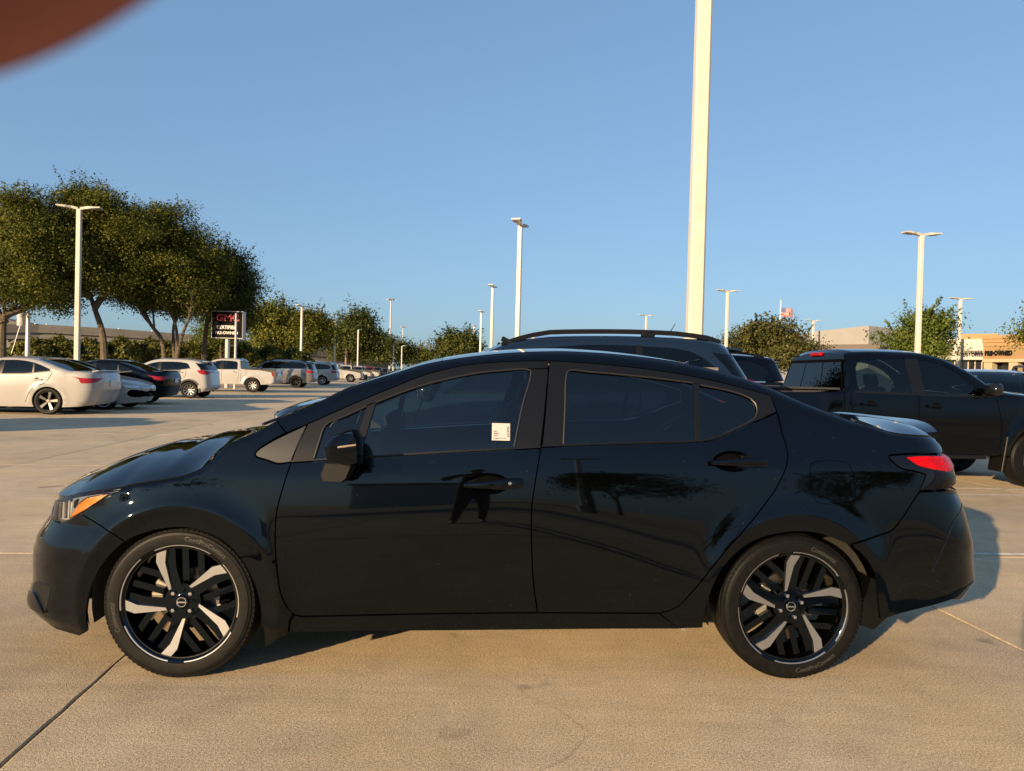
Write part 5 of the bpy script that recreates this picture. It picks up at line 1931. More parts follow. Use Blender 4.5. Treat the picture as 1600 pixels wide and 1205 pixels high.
# ---------------------------------------------------------------- overpass
def build_overpass():
    con = mat("shaded_bridge_concrete", (.115, .108, .10), .9, var=.18, vscale=.4)  # concrete darkened, the bridge's shade is put into its colour
    t = empty("overpass", tuple(at(150, 570, 150) * np.array([1, 1, 0])))
    tag(t, "long grey concrete freeway overpass behind the hedge at left", "bridge")
    o = np.array(t.location)
    P = [at(-160, 512, 135), at(0, 516, 140), at(62, 516, 144), at(173, 522, 150), at(300, 531, 158), at(430, 545, 168), at(520, 556, 178), at(600, 566, 190)]

    def strip(name, z0, z1, y0, y1, m):
        V, F = [], []
        for p in P:
            q = p - o
            V += [(q[0], q[1] + y0, q[2] + z0), (q[0], q[1] + y1, q[2] + z0), (q[0], q[1] + y1, q[2] + z1), (q[0], q[1] + y0, q[2] + z1)]
        n = len(P)
        for i in range(n - 1):
            for j in range(4):
                F.append((i * 4 + j, i * 4 + (j + 1) % 4, (i + 1) * 4 + (j + 1) % 4, (i + 1) * 4 + j))
        F += [(0, 1, 2, 3), (n * 4 - 4, n * 4 - 3, n * 4 - 2, n * 4 - 1)]
        mb = MB()
        mb.add(V, F)
        mb.build(name, m, t)
    strip("parapet", .0, 1.15, -.2, .2, con)
    strip("deck", -.5, 0.02, -.6, 11, con)
    strip("girder", -1.7, -.5, 0, 1.2, mat("girder_concrete", (.15, .14, .128), .9, var=.12, vscale=.5))
    strip("girder", -1.7, -.5, 4, 5.2, con)
    strip("parapet", .0, 1.15, 10.6, 11, con)
    for i, p in enumerate(P[:-1]):
        for f in (.25, .75):
            q = p * (1 - f) + P[i + 1] * f - o
            if i % 2 == 0 or i < 3:
                MB().box((q[0], q[1] + 3, (q[2] - 1.7) / 2), (1.6, 5, q[2] - 1.7), bev=.1).build("pier", con, t)
        for f in (.1, .5, .9):
            q = p * (1 - f) + P[i + 1] * f - o
            MB().box((q[0], q[1] - .25, q[2] + 1.25), (.18, .1, .2)).build("rail_marker", HEADM, t)
    # second, higher ramp at far left
    t2 = empty("overpass_ramp", (o[0], o[1] + 30, 0))
    tag(t2, "higher concrete freeway ramp sloping down from the left edge", "bridge")
    A, B = at(-120, 476, 175), at(75, 512, 180)
    o2 = np.array([o[0], o[1] + 30, 0])
    mb = MB()
    V = []
    for p in (A, B):
        q = p - o2
        V += [(q[0], q[1], q[2] - 2.2), (q[0], q[1] + 9, q[2] - 2.2), (q[0], q[1] + 9, q[2]), (q[0], q[1], q[2])]
    mb.add(V, [(0, 1, 5, 4), (1, 2, 6, 5), (2, 3, 7, 6), (3, 0, 4, 7), (0, 1, 2, 3), (4, 5, 6, 7)])
    mb.build("deck", con, t2)
    for f in (.1, .6):
        q = A * (1 - f) + B * f - o2
        MB().box((q[0], q[1] + 4, (q[2] - 2.2) / 2), (2, 4, q[2] - 2.2)).build("pier", con, t2)


build_overpass()


# ---------------------------------------------------------------- dealership at right
def build_dealership():
    white = mat("white_panel", (.33, .315, .295), .55, var=.04, vscale=.6)
    cream = mat("cream_band", (.36, .29, .20), .7)
    tan = mat("tan_stucco", (.26, .17, .085), .9, var=.1, vscale=.8, bump=.3, bscale=8)
    tan2 = mat("tan_cornice", (.33, .20, .095), .85, var=.06)
    dk = mat("dark_storefront", (.015, .016, .018), .12)
    letm = mat("dark_letters", (.006, .006, .007), .7, spec=.2)

    def wall(name, a, b, z0, z1, m, t, depth=8.0, off=0.0, thick=None):
        """vertical slab whose front runs from ground point a to b"""
        a, b = np.array(a[:2]), np.array(b[:2])
        d = (b - a) / np.linalg.norm(b - a)
        n = np.array([-d[1], d[0]])
        o = np.array(t.location)[:2]
        dp = thick or depth
        q = [a - n * off - o, b - n * off - o, b + n * (dp - off) - o, a + n * (dp - off) - o]
        mb = MB()
        V = [(*p, z0) for p in q] + [(*p, z1) for p in q]
        mb.add(V, [(3, 2, 1, 0), (4, 5, 6, 7), (0, 1, 5, 4), (1, 2, 6, 5), (2, 3, 7, 6), (3, 0, 4, 7)])
        return mb.build(name, m, t)
    # tall white hall
    A, B, Cc = at(1270, 517, 96), at(1358, 509, 84), at(1420, 512, 90)
    t = empty("showroom_building", (A[0], A[1], 0))
    tag(t, "tall plain white dealership hall behind the airy green tree", "building")
    zt = B[2]
    o = np.array([A[0], A[1]])
    mb = MB()
    q = [A[:2] - o, B[:2] - o, Cc[:2] - o, Cc[:2] - o + np.array([4, 25]), A[:2] - o + np.array([4, 25])]
    V = [(*p, 0) for p in q] + [(*p, zt) for p in q]
    mb.add(V, [tuple(range(4, -1, -1)), tuple(range(5, 10))] + [(i, (i + 1) % 5, (i + 1) % 5 + 5, i + 5) for i in range(5)])
    mb.build("wall", white, t)
    for zz in (zt * .70,):
        for (p0, p1) in ((A, B), (B, Cc)):
            d = (p1 - p0)[:2]
            L = np.linalg.norm(d)
            d = d / L
            n = np.array([d[1], -d[0]])
            c = (p0 + p1)[:2] / 2 - o + n * .0
            MB().box((c[0], c[1], zz), (L - .1, .03, .05), rz=math.atan2(d[1], d[0])).build("panel_joint", mat("joint_grey", (.40, .38, .35), .8), t)
    # low dark canopy in front
    cA, cB = at(1270, 540, 74), at(1375, 541, 70)
    wall("canopy", cA, cB, cA[2] - .6, cA[2] + .1, mat("brown_roof", (.10, .085, .075), .8), t, depth=6)
    # customer service front
    A, B = at(1396, 531, 71), at(1539, 531, 66)
    t2 = empty("service_building", (A[0], A[1], 0))
    tag(t2, "white service front lettered CUSTOMER above dark shop windows", "building")
    zt, zb = A[2], at(1500, 562, 67)[2]
    wall("fascia", A, B, zb, zt, white, t2, depth=10)
    wall("storefront", A, B, 0, zb, dk, t2, depth=9, off=-.8)
    d = (B - A)[:2]
    L = np.linalg.norm(d)
    d /= L
    for k in range(14):
        c = A[:2] + d * (k + .5) * L / 14 - np.array([A[0], A[1]]) + np.array([-d[1], d[0]]) * .74
        MB().box((c[0], c[1], zb / 2), (.09, .06, zb), rz=math.atan2(d[1], d[0])).build("mullion", mat("mullion_grey", (.30, .27, .22), .5), t2)
    cc = at(1517.5, 551.5, 66.2) - np.array([A[0], A[1], 0])
    nn = np.array([d[1], -d[0], 0])
    place_text("lettering", "CUSTOMER", cc + nn * .12, (d[0], d[1], 0), (0, 0, 1), nn, .48, letm, t2, .04, .024, .66, 1.18)
    # tan roof block behind it
    A2, B2 = at(1500, 522, 78), at(1560, 524, 76)
    wall("roof_block", A2, B2, zt - .5, A2[2], tan2, t2, depth=8)
    # tan pre-owned front
    A3, B3 = at(1537, 529, 62), at(1720, 512, 54)
    t3 = empty("used_car_building", (A3[0], A3[1], 0))
    tag(t3, "tan stucco building lettered PRE-OWNED at the right edge", "building")
    zt3 = at(1600, 524, 60)[2]
    zb3 = at(1560, 566, 61)[2]
    wall("fascia", A3, B3, zb3 + .25, zt3 - .9, tan, t3, depth=12)
    for k in range(3):
        wall("cornice", A3, B3, zt3 - .9 + k * .3 + .004, zt3 - .6 + k * .3, tan2, t3, depth=12.2, off=.08 + .10 * k)
    wall("band", A3, B3, zb3, zb3 + .25, cream, t3, depth=11.9, off=.06)
    wall("storefront", A3, B3, 0, zb3 - .004, dk, t3, depth=11, off=-1.0)
    d = (B3 - A3)[:2]
    L = np.linalg.norm(d)
    d /= L
    nn = np.array([d[1], -d[0], 0])
    for k in range(5):
        c = A3[:2] + d * (k * L / 4.2 + .4) - A3[:2]
        MB().box((c[0] - nn[0] * .4, c[1] - nn[1] * .4, zb3 / 2 - .002), (.7, .7, zb3 - .004), rz=math.atan2(d[1], d[0])).build("column", cream, t3)
    cc = at(1571, 552.5, 61) - np.array([A3[0], A3[1], 0])
    # lettering stands on raceway rails
    k0 = A3[:2] + d * ((cc[:2]) @ d)
    c2 = np.array([*(k0 - A3[:2]), cc[2]]) + nn * .22
    place_text("lettering", "PRE•OWNED", c2, (d[0], d[1], 0), (0, 0, 1), nn, .52, letm, t3, .06, .016, .66, 1.16)
    MB().box(tuple(c2 - nn * .12), (2.2, .1, .09), rz=math.atan2(d[1], d[0])).build("raceway", cream, t3)


build_dealership()

# white block mirrored in the front door, low row of cars mirrored too
t = empty("white_building", (-2, -52, 0))
tag(t, "low white building mirrored in the sedan's front door", "building")
MB().box((0, 0, 1.9), (11, 8, 3.8)).build("wall", mat("white_render", (.80, .79, .77), .6), t)
MB().box((0, 0, 3.95), (11.6, 8.6, .3)).build("roof", mat("brown_roof", (.10, .085, .075), .8), t)
# low pipe barrier before the far pickups
bp, bq = gnd(572, 603), gnd(700, 598)
t = empty("pipe_barrier", (bp[0], bp[1], 0))
tag(t, "low dark pipe barrier crossing in front of the white pickups", "barrier")
dv = (bq - bp)
MB().tube([(0, 0, .75), (dv[0], dv[1], .75)], .06, 8).build("rail", TRIM, t)
for k in range(4):
    MB().tube([(dv[0] * k / 3, dv[1] * k / 3, -.05), (dv[0] * k / 3, dv[1] * k / 3, .95)], .09, 8).build("post", TRIM, t)
# painted stall lines on the lot
PAINTL = mat("worn_line_paint", (.62, .58, .50), .8, var=.35, vscale=9)
th0 = math.atan2(*(gnd(1237, 1065) - gnd(278, 1064))[1::-1])


def stripe(label, a, b, w):
    a, b = np.array(a[:2]), np.array(b[:2])
    d = (b - a) / np.linalg.norm(b - a)
    n = np.array([-d[1], d[0]]) * w / 2
    o_ = part("stall_line", [(*(a - n), .004), (*(b - n), .004), (*(b + n), .004), (*(a + n), .004)], [(0, 1, 2, 3)], PAINTL, None)
    tag(o_, kind="structure")


dr = np.array([math.cos(th0), math.sin(th0)])
for (p, l0, l1, w) in (((1570, 866.5), 3.4, 1.9, .05), ((1560, 764.5), 7.5, 2.3, .055), ((1575, 774), 1.2, 2.3, .05)):
    c = gnd(*p)[:2]
    stripe("", c - dr * l0, c + dr * l1, w)


# ---------------------------------------------------------------- the other vehicles
DARKGLASS = glass("privacy_glass", (0.05, 0.055, 0.06), ior=1.6)
LITEGLASS = glass("light_tint_glass", (0.42, 0.50, 0.47), ior=1.6)
T_RED = mat("bg_tail_red", (0.26, 0.005, 0.008), 0.1)
T_WHITE = mat("bg_lamp_clear", (0.55, 0.56, 0.58), 0.15, .6, coat=1)
CLAD = mat("dark_cladding", (0.028, 0.028, 0.028), 0.6)
PLATE = mat("plate_white", (0.55, 0.56, 0.55), 0.5)


def L2(*p):
    return [np.array(q, float) for q in p]


def interp_poly(zs_us):
    zs, us = [a for a, _ in zs_us], [b for _, b in zs_us]
    return lambda z: np.interp(z, zs, us)


def vehicle(name, label, spec, paint, pos, yaw, cat="car", group=None, glassm=(LITEGLASS, DARKGLASS), rim=("multi", None), detail=1, roof_mat=None):
    """spec holds the side view in metres: u runs back from the front axle, z up"""
    sp = spec
    root = empty(name, (pos[0], pos[1], 0), yaw)
    tag(root, label, cat, group)
    belt = sp["belt"]
    bu, bz = [b[0] for b in belt], [b[1] for b in belt]

    def tilt(u, zs):
        b = np.interp(u, bu, bz)
        inside = bu[0] - .3 < u < bu[-1] + .25
        if inside:
            return pchip([0, .25, .45, b - .38, b - .15, b, b + .06, b + .4, 2.3], [-14, -9, -3, 0, 4, 7, sp.get("tumble", 17), sp.get("tumble", 17) + 5, 24], zs)
        return pchip([0, .25, .45, .7, .95, 1.2, 2.3], [-14, -9, -3, 0, 5, 8, 10], zs)
    ar = sp["arch"]
    WB, R = sp["wb"], sp["R"]
    arches = ((0, R, ar + .06, sp.get("flare", .014), .06), (WB, R, ar + .06, sp.get("flare", .014), .06))
    sh = Shell(sp["hw"], .70, tilt, interp_poly(sp["nose"]), interp_poly(sp["tail"]), sp.get("Lf", .6), sp.get("Lr", .45), sp.get("pf", 2.6), sp.get("pr", 3.5), ulim=(-1.6, WB + 2.2), zlim=(0, 2.3), arches=arches, rho=sp.get("rho", .07), bow=.02, ubow=WB / 2)
    sh.setE([e[0] for e in sp["E"]], [e[1] for e in sp["E"]])
    E = lambda u, dz=.001: np.array([u, float(sh.zE(u)) - dz])
    sill = sp["sill"]
    un = lambda z: float(sh.nose(z))
    ut = lambda z: float(sh.tail(z))
    step = sp.get("step", .09)

    def arch_pts(uc, a0=math.pi, a1=0, n=22):
        s0 = math.asin(max(-.9, min(.9, (sill - R) / ar)))
        return [np.array([uc + ar * math.cos(a), R + ar * math.sin(a)]) for a in np.linspace(math.pi - s0, s0, n)]
    E_u = [e[0] for e in sp["E"]]
    ue0, ue1 = un(sp["E"][0][1]) + .0, ut(sp["E"][-1][1])
    zf, zr = float(sh.zE(ue0)), float(sh.zE(ue1))
    # lower body: nose, sill, arches, tail, belt line
    nose = [np.array([un(z), z]) for z in np.linspace(zf - .004, sill + .03, 14)]
    tail = [np.array([ut(z), z]) for z in np.linspace(sill + .06, zr - .004, 18)]
    cow = sp["cowl"]
    zbelt0 = bz[0]
    up = [E(u) for u in np.linspace(ue1 - .002, sp["rear_e"], 16)] if sp["rear_e"] < ue1 - .05 else []
    if sp["kind"] == "pickup":
        c0 = sp["cab_back"]
        up = [E(u) for u in np.linspace(ue1 - .002, c0 + .06, 10)]
    top = [np.array([u, np.interp(u, bu, bz)]) for u in np.linspace(bu[-1], bu[0], 20)]
    frontE = [E(u) for u in np.linspace(cow, ue0 + .002, 22)]
    if sp["kind"] in ("suv",):
        # tailgate side goes all the way up; the window frame closes the top
        out = nose + [np.array([un(sill) + .25, sill])] + arch_pts(0) + arch_pts(WB) + [np.array([ut(sill) - .25, sill + .02])] + [p for p in tail if p[1] < bz[-1]] + [np.array([ut(bz[-1]), bz[-1]])] + top + frontE
    else:
        out = nose + [np.array([un(sill) + .25, sill])] + arch_pts(0) + arch_pts(WB) + [np.array([ut(sill) - .25, sill + .02])] + tail + up + top + frontE
    sh.panel("body_side", out, paint, root, inset=0.0, rim=0.02, step=step)
    # window band: roof rail and pillars round the glass
    dlo = [np.array(p, float) for p in sp["dlo"]]
    outer = [np.array([bu[0], bz[0]])] + [E(u) for u in np.linspace(cow + .01, sp["rail_end"], 34)]
    if sp["kind"] == "suv":
        zt = float(sh.zE(sp["rail_end"]))
        outer += [np.array([ut(z), z]) for z in np.linspace(zt - .006, bz[-1], 10)]
    elif sp["kind"] == "pickup":
        outer += [np.array([sp["cab_back"], bz[-1]])]
    else:
        outer += [np.array([bu[-1], bz[-1]])]
    inner = [np.array([dlo[-1][0], np.interp(dlo[-1][0], bu, bz)])] + crspline(dlo[::-1], .08) + [np.array([dlo[0][0], np.interp(dlo[0][0], bu, bz)])]
    rail = sh.panel("roof_rail_frame" if False else "window_frame", outer + inner, roof_mat or paint, root, inset=0.001, rim=.02, step=step)
    belt_in = [np.array([u, np.interp(u, bu, bz) - .012]) for u in np.linspace(dlo[-1][0], dlo[0][0], 10)]
    cut = sp.get("glass_cut", None)
    gpoly = crspline(dlo, .08) + belt_in
    # split the glass at the centre pillar: front light tint, rear privacy
    bp = sp["bpillar"]
    gp = np.array(gpoly)
    for nm, mm, keep in (("front_window", glassm[0], lambda u: u < bp), ("rear_window", glassm[1], lambda u: u >= bp)):
        top_ = [p for p in crspline(dlo, .05) if keep(p[0])]
        zt_b = np.interp(bp, [p[0] for p in dlo], [p[1] for p in dlo])
        if nm == "front_window":
            poly = top_ + [np.array([bp, zt_b])] + [np.array([u, np.interp(u, bu, bz) - .012]) for u in np.linspace(bp, dlo[0][0], 8)]
        else:
            poly = [np.array([bp, zt_b])] + top_ + [np.array([u, np.interp(u, bu, bz) - .012]) for u in np.linspace(dlo[-1][0], bp, 8)]
        sh.panel(nm, poly, mm, root, off=-.008, inset=0, rim=0, step=.12)
    for (u0, u1, w) in sp["pillars"]:
        z0 = np.interp(u0, bu, bz)
        z1 = np.interp(u1, [p[0] for p in dlo], [p[1] for p in dlo]) + .012
        sh.panel("pillar", L2((u0 - w / 2, z0 - .01), (u0 + w / 2, z0 - .01), (u1 + w / 2, z1), (u1 - w / 2, z1)), TRIM, root, inset=0, off=.001, rim=.02, step=.12)
    # belt strip
    sh.panel("belt_strip", [np.array([u, np.interp(u, bu, bz) + .012]) for u in np.linspace(dlo[0][0] - .04, dlo[-1][0] + .04, 14)] + [np.array([u, np.interp(u, bu, bz) - .012]) for u in np.linspace(dlo[-1][0] + .04, dlo[0][0] - .04, 14)], sp.get("belt_mat", TRIM), root, off=.004, inset=0, rim=.01, step=.12)
    # door shut lines
    for ln in sp["doors"]:
        c = crspline(L2(*ln), .05)
        w = .006
        l_, r_ = [], []
        for i, p in enumerate(c):
            t = c[min(i + 1, len(c) - 1)] - c[max(i - 1, 0)]
            t = t / np.linalg.norm(t)
            n = np.array([-t[1], t[0]]) * w
            l_.append(p + n)
            r_.append(p - n)
        sh.panel("shut_line", l_ + r_[::-1], BLACK, root, off=.0015, inset=0, rim=0, step=.2)
    for (u, z) in sp["handles"]:
        for sg in (-1, 1):
            v = float(sh.V(u, z))
            MB().box((u, sg * (v + .018), z), (.20, .03, .035), bev=.012).build("door_handle", sp.get("handle_mat", paint), root)
            MB().lathe_y([(0, 0), (.05, .001), (.05, .004)], 14, c=(u - .03, sg * (v + .001), z)).build("handle_cup", BLACK, root)
    for (poly, mm, off) in sp["lamps"]:  # red is tail lamp, clear is headlamp, black is the nose's lower intake
        sh.panel("taillight" if mm is T_RED else ("headlight" if mm is T_WHITE else "lower_intake"), L2(*poly) if len(poly) < 5 else crspline(L2(*poly, poly[0]), .06), mm, root, off=off, inset=0, rim=.01, step=.06)
    # tops
    crown = sp.get("crown", .05)
    hoodc = lambda u: sh.zE(u) + sp.get("hood_crown", .06) * np.clip((u - ue0) / .3, 0, 1)
    sh.ribbon("hood", ue0 + .01, cow, hoodc, paint, root, p=2.6, nu=24, nv=20)
    cr = lambda u: sh.zE(u) + crown
    wtop = sp["wtop"]
    sh.ribbon("windscreen", cow, wtop, lambda u: sh.zE(u) + crown * np.clip((u - cow) / .3, .3, 1), LITEGLASS, root, r0=-.93, r1=.93, p=3, nu=12, nv=16)
    for a, b in ((-1, -.93), (.93, 1)):
        sh.ribbon("pillar_top", cow, wtop, lambda u: sh.zE(u) + crown * np.clip((u - cow) / .3, .3, 1), paint, root, r0=a, r1=b, p=3, nu=12, nv=4)
    if sp["kind"] == "sedan":
        r1, b1 = sp["rtop"], sp["rbase"]
        sh.ribbon("roof", wtop, r1, cr, paint, root, p=3, nu=16, nv=16)
        sh.ribbon("rear_windscreen", r1, b1, cr, glassm[1], root, r0=-.92, r1=.92, p=3, nu=12, nv=16)
        for a, b in ((-1, -.92), (.92, 1)):
            sh.ribbon("pillar_top", r1, b1, cr, paint, root, r0=a, r1=b, p=3, nu=12, nv=4)
        sh.ribbon("boot_lid", b1, ue1 - .01, lambda u: sh.zE(u) + .03, paint, root, p=4, nu=12, nv=16)
        if sp.get("spoiler"):
            z = zr + .035
            MB().box((ue1 - .10, 0, z), (.16, sp["hw"] * 1.35, .03), ry=rad(-6), bev=.01).build("boot_spoiler", paint, root)
    elif sp["kind"] == "suv":
        sh.ribbon("roof", wtop, ue1 - .01, cr, roof_mat or paint, root, p=3, nu=20, nv=16)
    else:
        cb = sp["cab_back"]
        sh.ribbon("roof", wtop, cb - .07, cr, paint, root, p=3, nu=16, nv=16)
        # cab back wall with its window
        z1, z0 = float(sh.zE(cb - .08)), sp["bed_z"] - .45
        V = []
        n = 9
        for k in range(n):
            z = z0 + (z1 + .0 - z0) * k / (n - 1)
            v = float(sh.V(cb - .10, min(z, z1 - .002)))
            uu = cb - .075 * max(0, (z - bz[-1]) / (z1 - bz[-1]))
            V += [(uu, -v, z), (uu, v, z)]
        V += [(cb - .09, -.35, z1 + crown * .95), (cb - .09, .35, z1 + crown * .95)]
        F = [(2 * k, 2 * k + 1, 2 * k + 3, 2 * k + 2) for k in range(n)]
        part("cab_back", V, F, paint, root, True)
        zb0, zb1 = bz[-1] + .03, z1 - .07
        ug = lambda z: cb - .075 * max(0, (z - bz[-1]) / (z1 - bz[-1])) + .012
        vb, vt = float(sh.V(cb - .1, zb0)) - .06, float(sh.V(cb - .1, zb1)) - .07
        gw = [(-1, -.36), (-.33, .33), (.36, 1)]
        for (a, b) in gw:
            part("back_window", [(ug(zb0), a * vb, zb0), (ug(zb0), b * vb, zb0), (ug(zb1), b * vt, zb1), (ug(zb1), a * vt, zb1)], [(0, 1, 2, 3)], glass("truck_back_glass", (.006, .007, .007), ior=1.6), root)
        fr = MB()
        q = [(ug(zb0) - .004, -vb - .03, zb0 - .03), (ug(zb0) - .004, vb + .03, zb0 - .03), (ug(zb1) - .004, vt + .03, zb1 + .03), (ug(zb1) - .004, -vt - .03, zb1 + .03)]
        part("back_window_frame", q, [(0, 1, 2, 3)], BLACK, root)
        MB().box((cb - .075, 0, z1 + crown * .75), (.05, .30, .05), bev=.01).build("brake_light", T_RED, root)
        # bed
        zb, zfl = sp["bed_z"], sp["bed_z"] - .48
        bw = sp["hw"] - .10
        bd = MB()
        bd.box(((cb + ut(.9)) / 2, 0, zfl), (ut(.9) - cb - .1, bw * 2, .04))
        bd.build("bed_floor", CLAD, root)
        for sg in (-1, 1):
            MB().box(((cb + ut(.9)) / 2 + .02, sg * (bw + .02), (zb + zfl) / 2 - .01), (ut(.9) - cb - .1, .05, zb - zfl - .02)).build("bed_wall", CLAD, root)
            MB().box(((cb + ut(.9)) / 2 + .02, sg * (bw + .045), zb + .004), (ut(.9) - cb - .08, .10, .028), bev=.008).build("bed_rail", CLAD, root)
        MB().box((ut(.9) - .06, 0, (zb + zfl) / 2), (.06, bw * 2, zb - zfl)).build("tailgate_inner", paint, root)
    # tail plate, bumper strip
    if sp.get("plate"):
        z, w_ = sp["plate"]
        MB().box((ut(z) + .012, 0, z), (.015, .31, .155), bev=.004).build("number_plate", PLATE, root)
    if sp.get("bumper"):
        z0, z1, mm = sp["bumper"]
        poly = [np.array([ut(z), z]) for z in np.linspace(z0, z1, 5)] + [np.array([ut(z1) - .42, z1]), np.array([ut(z0) - .42, z0])]
        sh.panel("rear_bumper", poly, mm, root, off=.02, inset=0, rim=.03, step=.06)
    if sp.get("rear_glass"):
        z0, z1, du = sp["rear_glass"]
        poly = [np.array([ut(z), z]) for z in np.linspace(z0, z1, 6)] + [np.array([ut(z1) - du, z1]), np.array([ut(z0) - du * .8, z0])]
        sh.panel("rear_windscreen", poly, glassm[1], root, off=.003, inset=0, rim=0, step=.06)
        MB().box((ut(z1) - .02, 0, z1 + .05), (.26, sp["hw"] * 1.2, .03), ry=rad(4), bev=.01).build("roof_spoiler", paint, root)
    if sp.get("rails"):
        u0, u1, hgt, bridge = sp["rails"]
        for sg in (-1, 1):
            pts = []
            for k in range(15):
                f = k / 14
                u = u0 + (u1 - u0) * f
                v = float(sh.V(u, float(sh.zE(u)) - .002)) - .05
                z = float(sh.zE(u)) + .02 + hgt * min(1, 4.5 * f, 4.5 * (1 - f)) ** .7
                pts.append((u, sg * v, z))
            mb = MB()
            V, F = [], []
            for (u, v, z) in pts:
                hh = .03
                V += [(u, v - .02, z - hh), (u, v + .02, z - hh), (u, v + .02, z + hh * .6), (u, v - .02, z + hh * .6)]
            for i in range(14):
                for j in range(4):
                    F.append((i * 4 + j, i * 4 + (j + 1) % 4, (i + 1) * 4 + (j + 1) % 4, (i + 1) * 4 + j))
            F += [(0, 1, 2, 3), (56, 57, 58, 59)]
            mb.add(V, F)
            ro = mb.build("roof_rail", TRIM, root)
            for f in (.04, .66, .96) if bridge else (.05, .95):
                u = u0 + (u1 - u0) * f
                v = float(sh.V(u, float(sh.zE(u)) - .002)) - .05
                ze = float(sh.zE(u))
                zt = ze + .02 + hgt * min(1, 4.5 * f, 4.5 * (1 - f)) ** .7
                MB().box((u, sg * v, (ze + zt) / 2 - .01), (.13 if f > .5 else .2, .05, max(.03, zt - ze + .02)), ry=rad(25), bev=.006).build("rail_foot", TRIM, ro)
    if sp.get("clad"):
        for uc in (0, WB):
            ring = []
            s0 = math.asin(max(-.9, min(.9, (sill - R) / ar)))
            aa = np.linspace(math.pi - s0, s0, 22)
            ring = [np.array([uc + (ar + .07) * math.cos(a), R + (ar + .07) * math.sin(a)]) for a in aa] + [np.array([uc + (ar + .002) * math.cos(a), R + (ar + .002) * math.sin(a)]) for a in aa[::-1]]
            sh.panel("arch_cladding", ring, sp["clad"], root, off=.012, inset=0, rim=.02, step=.07)
        sh.panel("sill_cladding", L2((ar + .08, sill + .01), (WB - ar - .08, sill + .01), (WB - ar - .10, sill + .12), (ar + .10, sill + .12)), sp["clad"], root, off=.012, inset=0, rim=.02, step=.12)
    # mirrors
    if sp.get("mirror"):
        u, z = sp["mirror"]
        for sg in (-1, 1):
            v = float(sh.V(u, z))
            mb = MB()
            mb.box((u, sg * (v + .13), z + .06), (.14, .20, .16), rz=sg * .15, bev=.045)
            mb.box((u, sg * (v + .03), z - .01), (.10, .10, .05), bev=.015)
            mb.build("mirror", sp.get("mirror_mat", paint), root, True, 60)
    # inside: dark floor, seats
    ib = MB()
    ib.box((WB / 2, 0, sill + .10), (WB - 2 * ar - .05, sp["hw"] * 1.7, .14))
    ib.box((WB / 2, 0, sill + .16), (WB + 1.0, sp["hw"] * 1.05, .18))
    ib.build("underbody", BLACK, root)
    cb_m = mat("cabin_fabric", (0.018, 0.019, 0.021), 0.9)
    zs = bz[0]
    seat_rows = sp.get("seats", (1.35, 2.25))
    for us_ in seat_rows:
        for y in (-.38, .38):
            mb = MB()
            mb.box((us_, y, zs - .18), (.16, .46, .55), ry=rad(14), bev=.05)
            mb.box((us_ + .09, y, zs + .18), (.10, .26, .18), ry=rad(10), bev=.04)
            mb.build("seat", cb_m, root, True)
    mb = MB()
    mb.box((cow + .42, 0, zs - .12), (.45, sp["hw"] * 1.5, .2), bev=.05)
    mb.build("dashboard", cb_m, root, True)
    iw = [p for p in out]
    sh.panel("inner_body", [np.array([.5, sill + .08]), np.array([WB - .5, sill + .08]), np.array([WB - .45, bz[0] - .1]), np.array([.5, bz[0] - .1])], BLACK, root, off=-.05, inset=0, rim=0, step=.3)
    for uc in (0, WB):
        for sg in (-1, 1):
            ln = MB()
            V = []
            for k2 in range(15):
                a = math.pi * k2 / 14
                for y in (sp["hw"] - .07, sp["hw"] - .42):
                    V.append((uc + (ar + .01) * math.cos(a), sg * y, R + (ar + .01) * math.sin(a)))
            ln.add(V, [(2 * k2, 2 * k2 + 1, 2 * k2 + 3, 2 * k2 + 2) for k2 in range(14)])
            ln.build("wheel_liner", BLACK, root, recalc=False)
    for (uc, sg, rt) in ((0, -1, .3), (0, 1, .2), (WB, -1, .1), (WB, 1, .6)):
        make_wheel(root, (uc, sg * (sp["hw"] - sp["tw"] / 2 - .02), R), R=R, W=sp["tw"], rimR=sp["rim"], side=sg, rot=rt, style=rim[0], rim_mat=rim[1])
    return root, sh


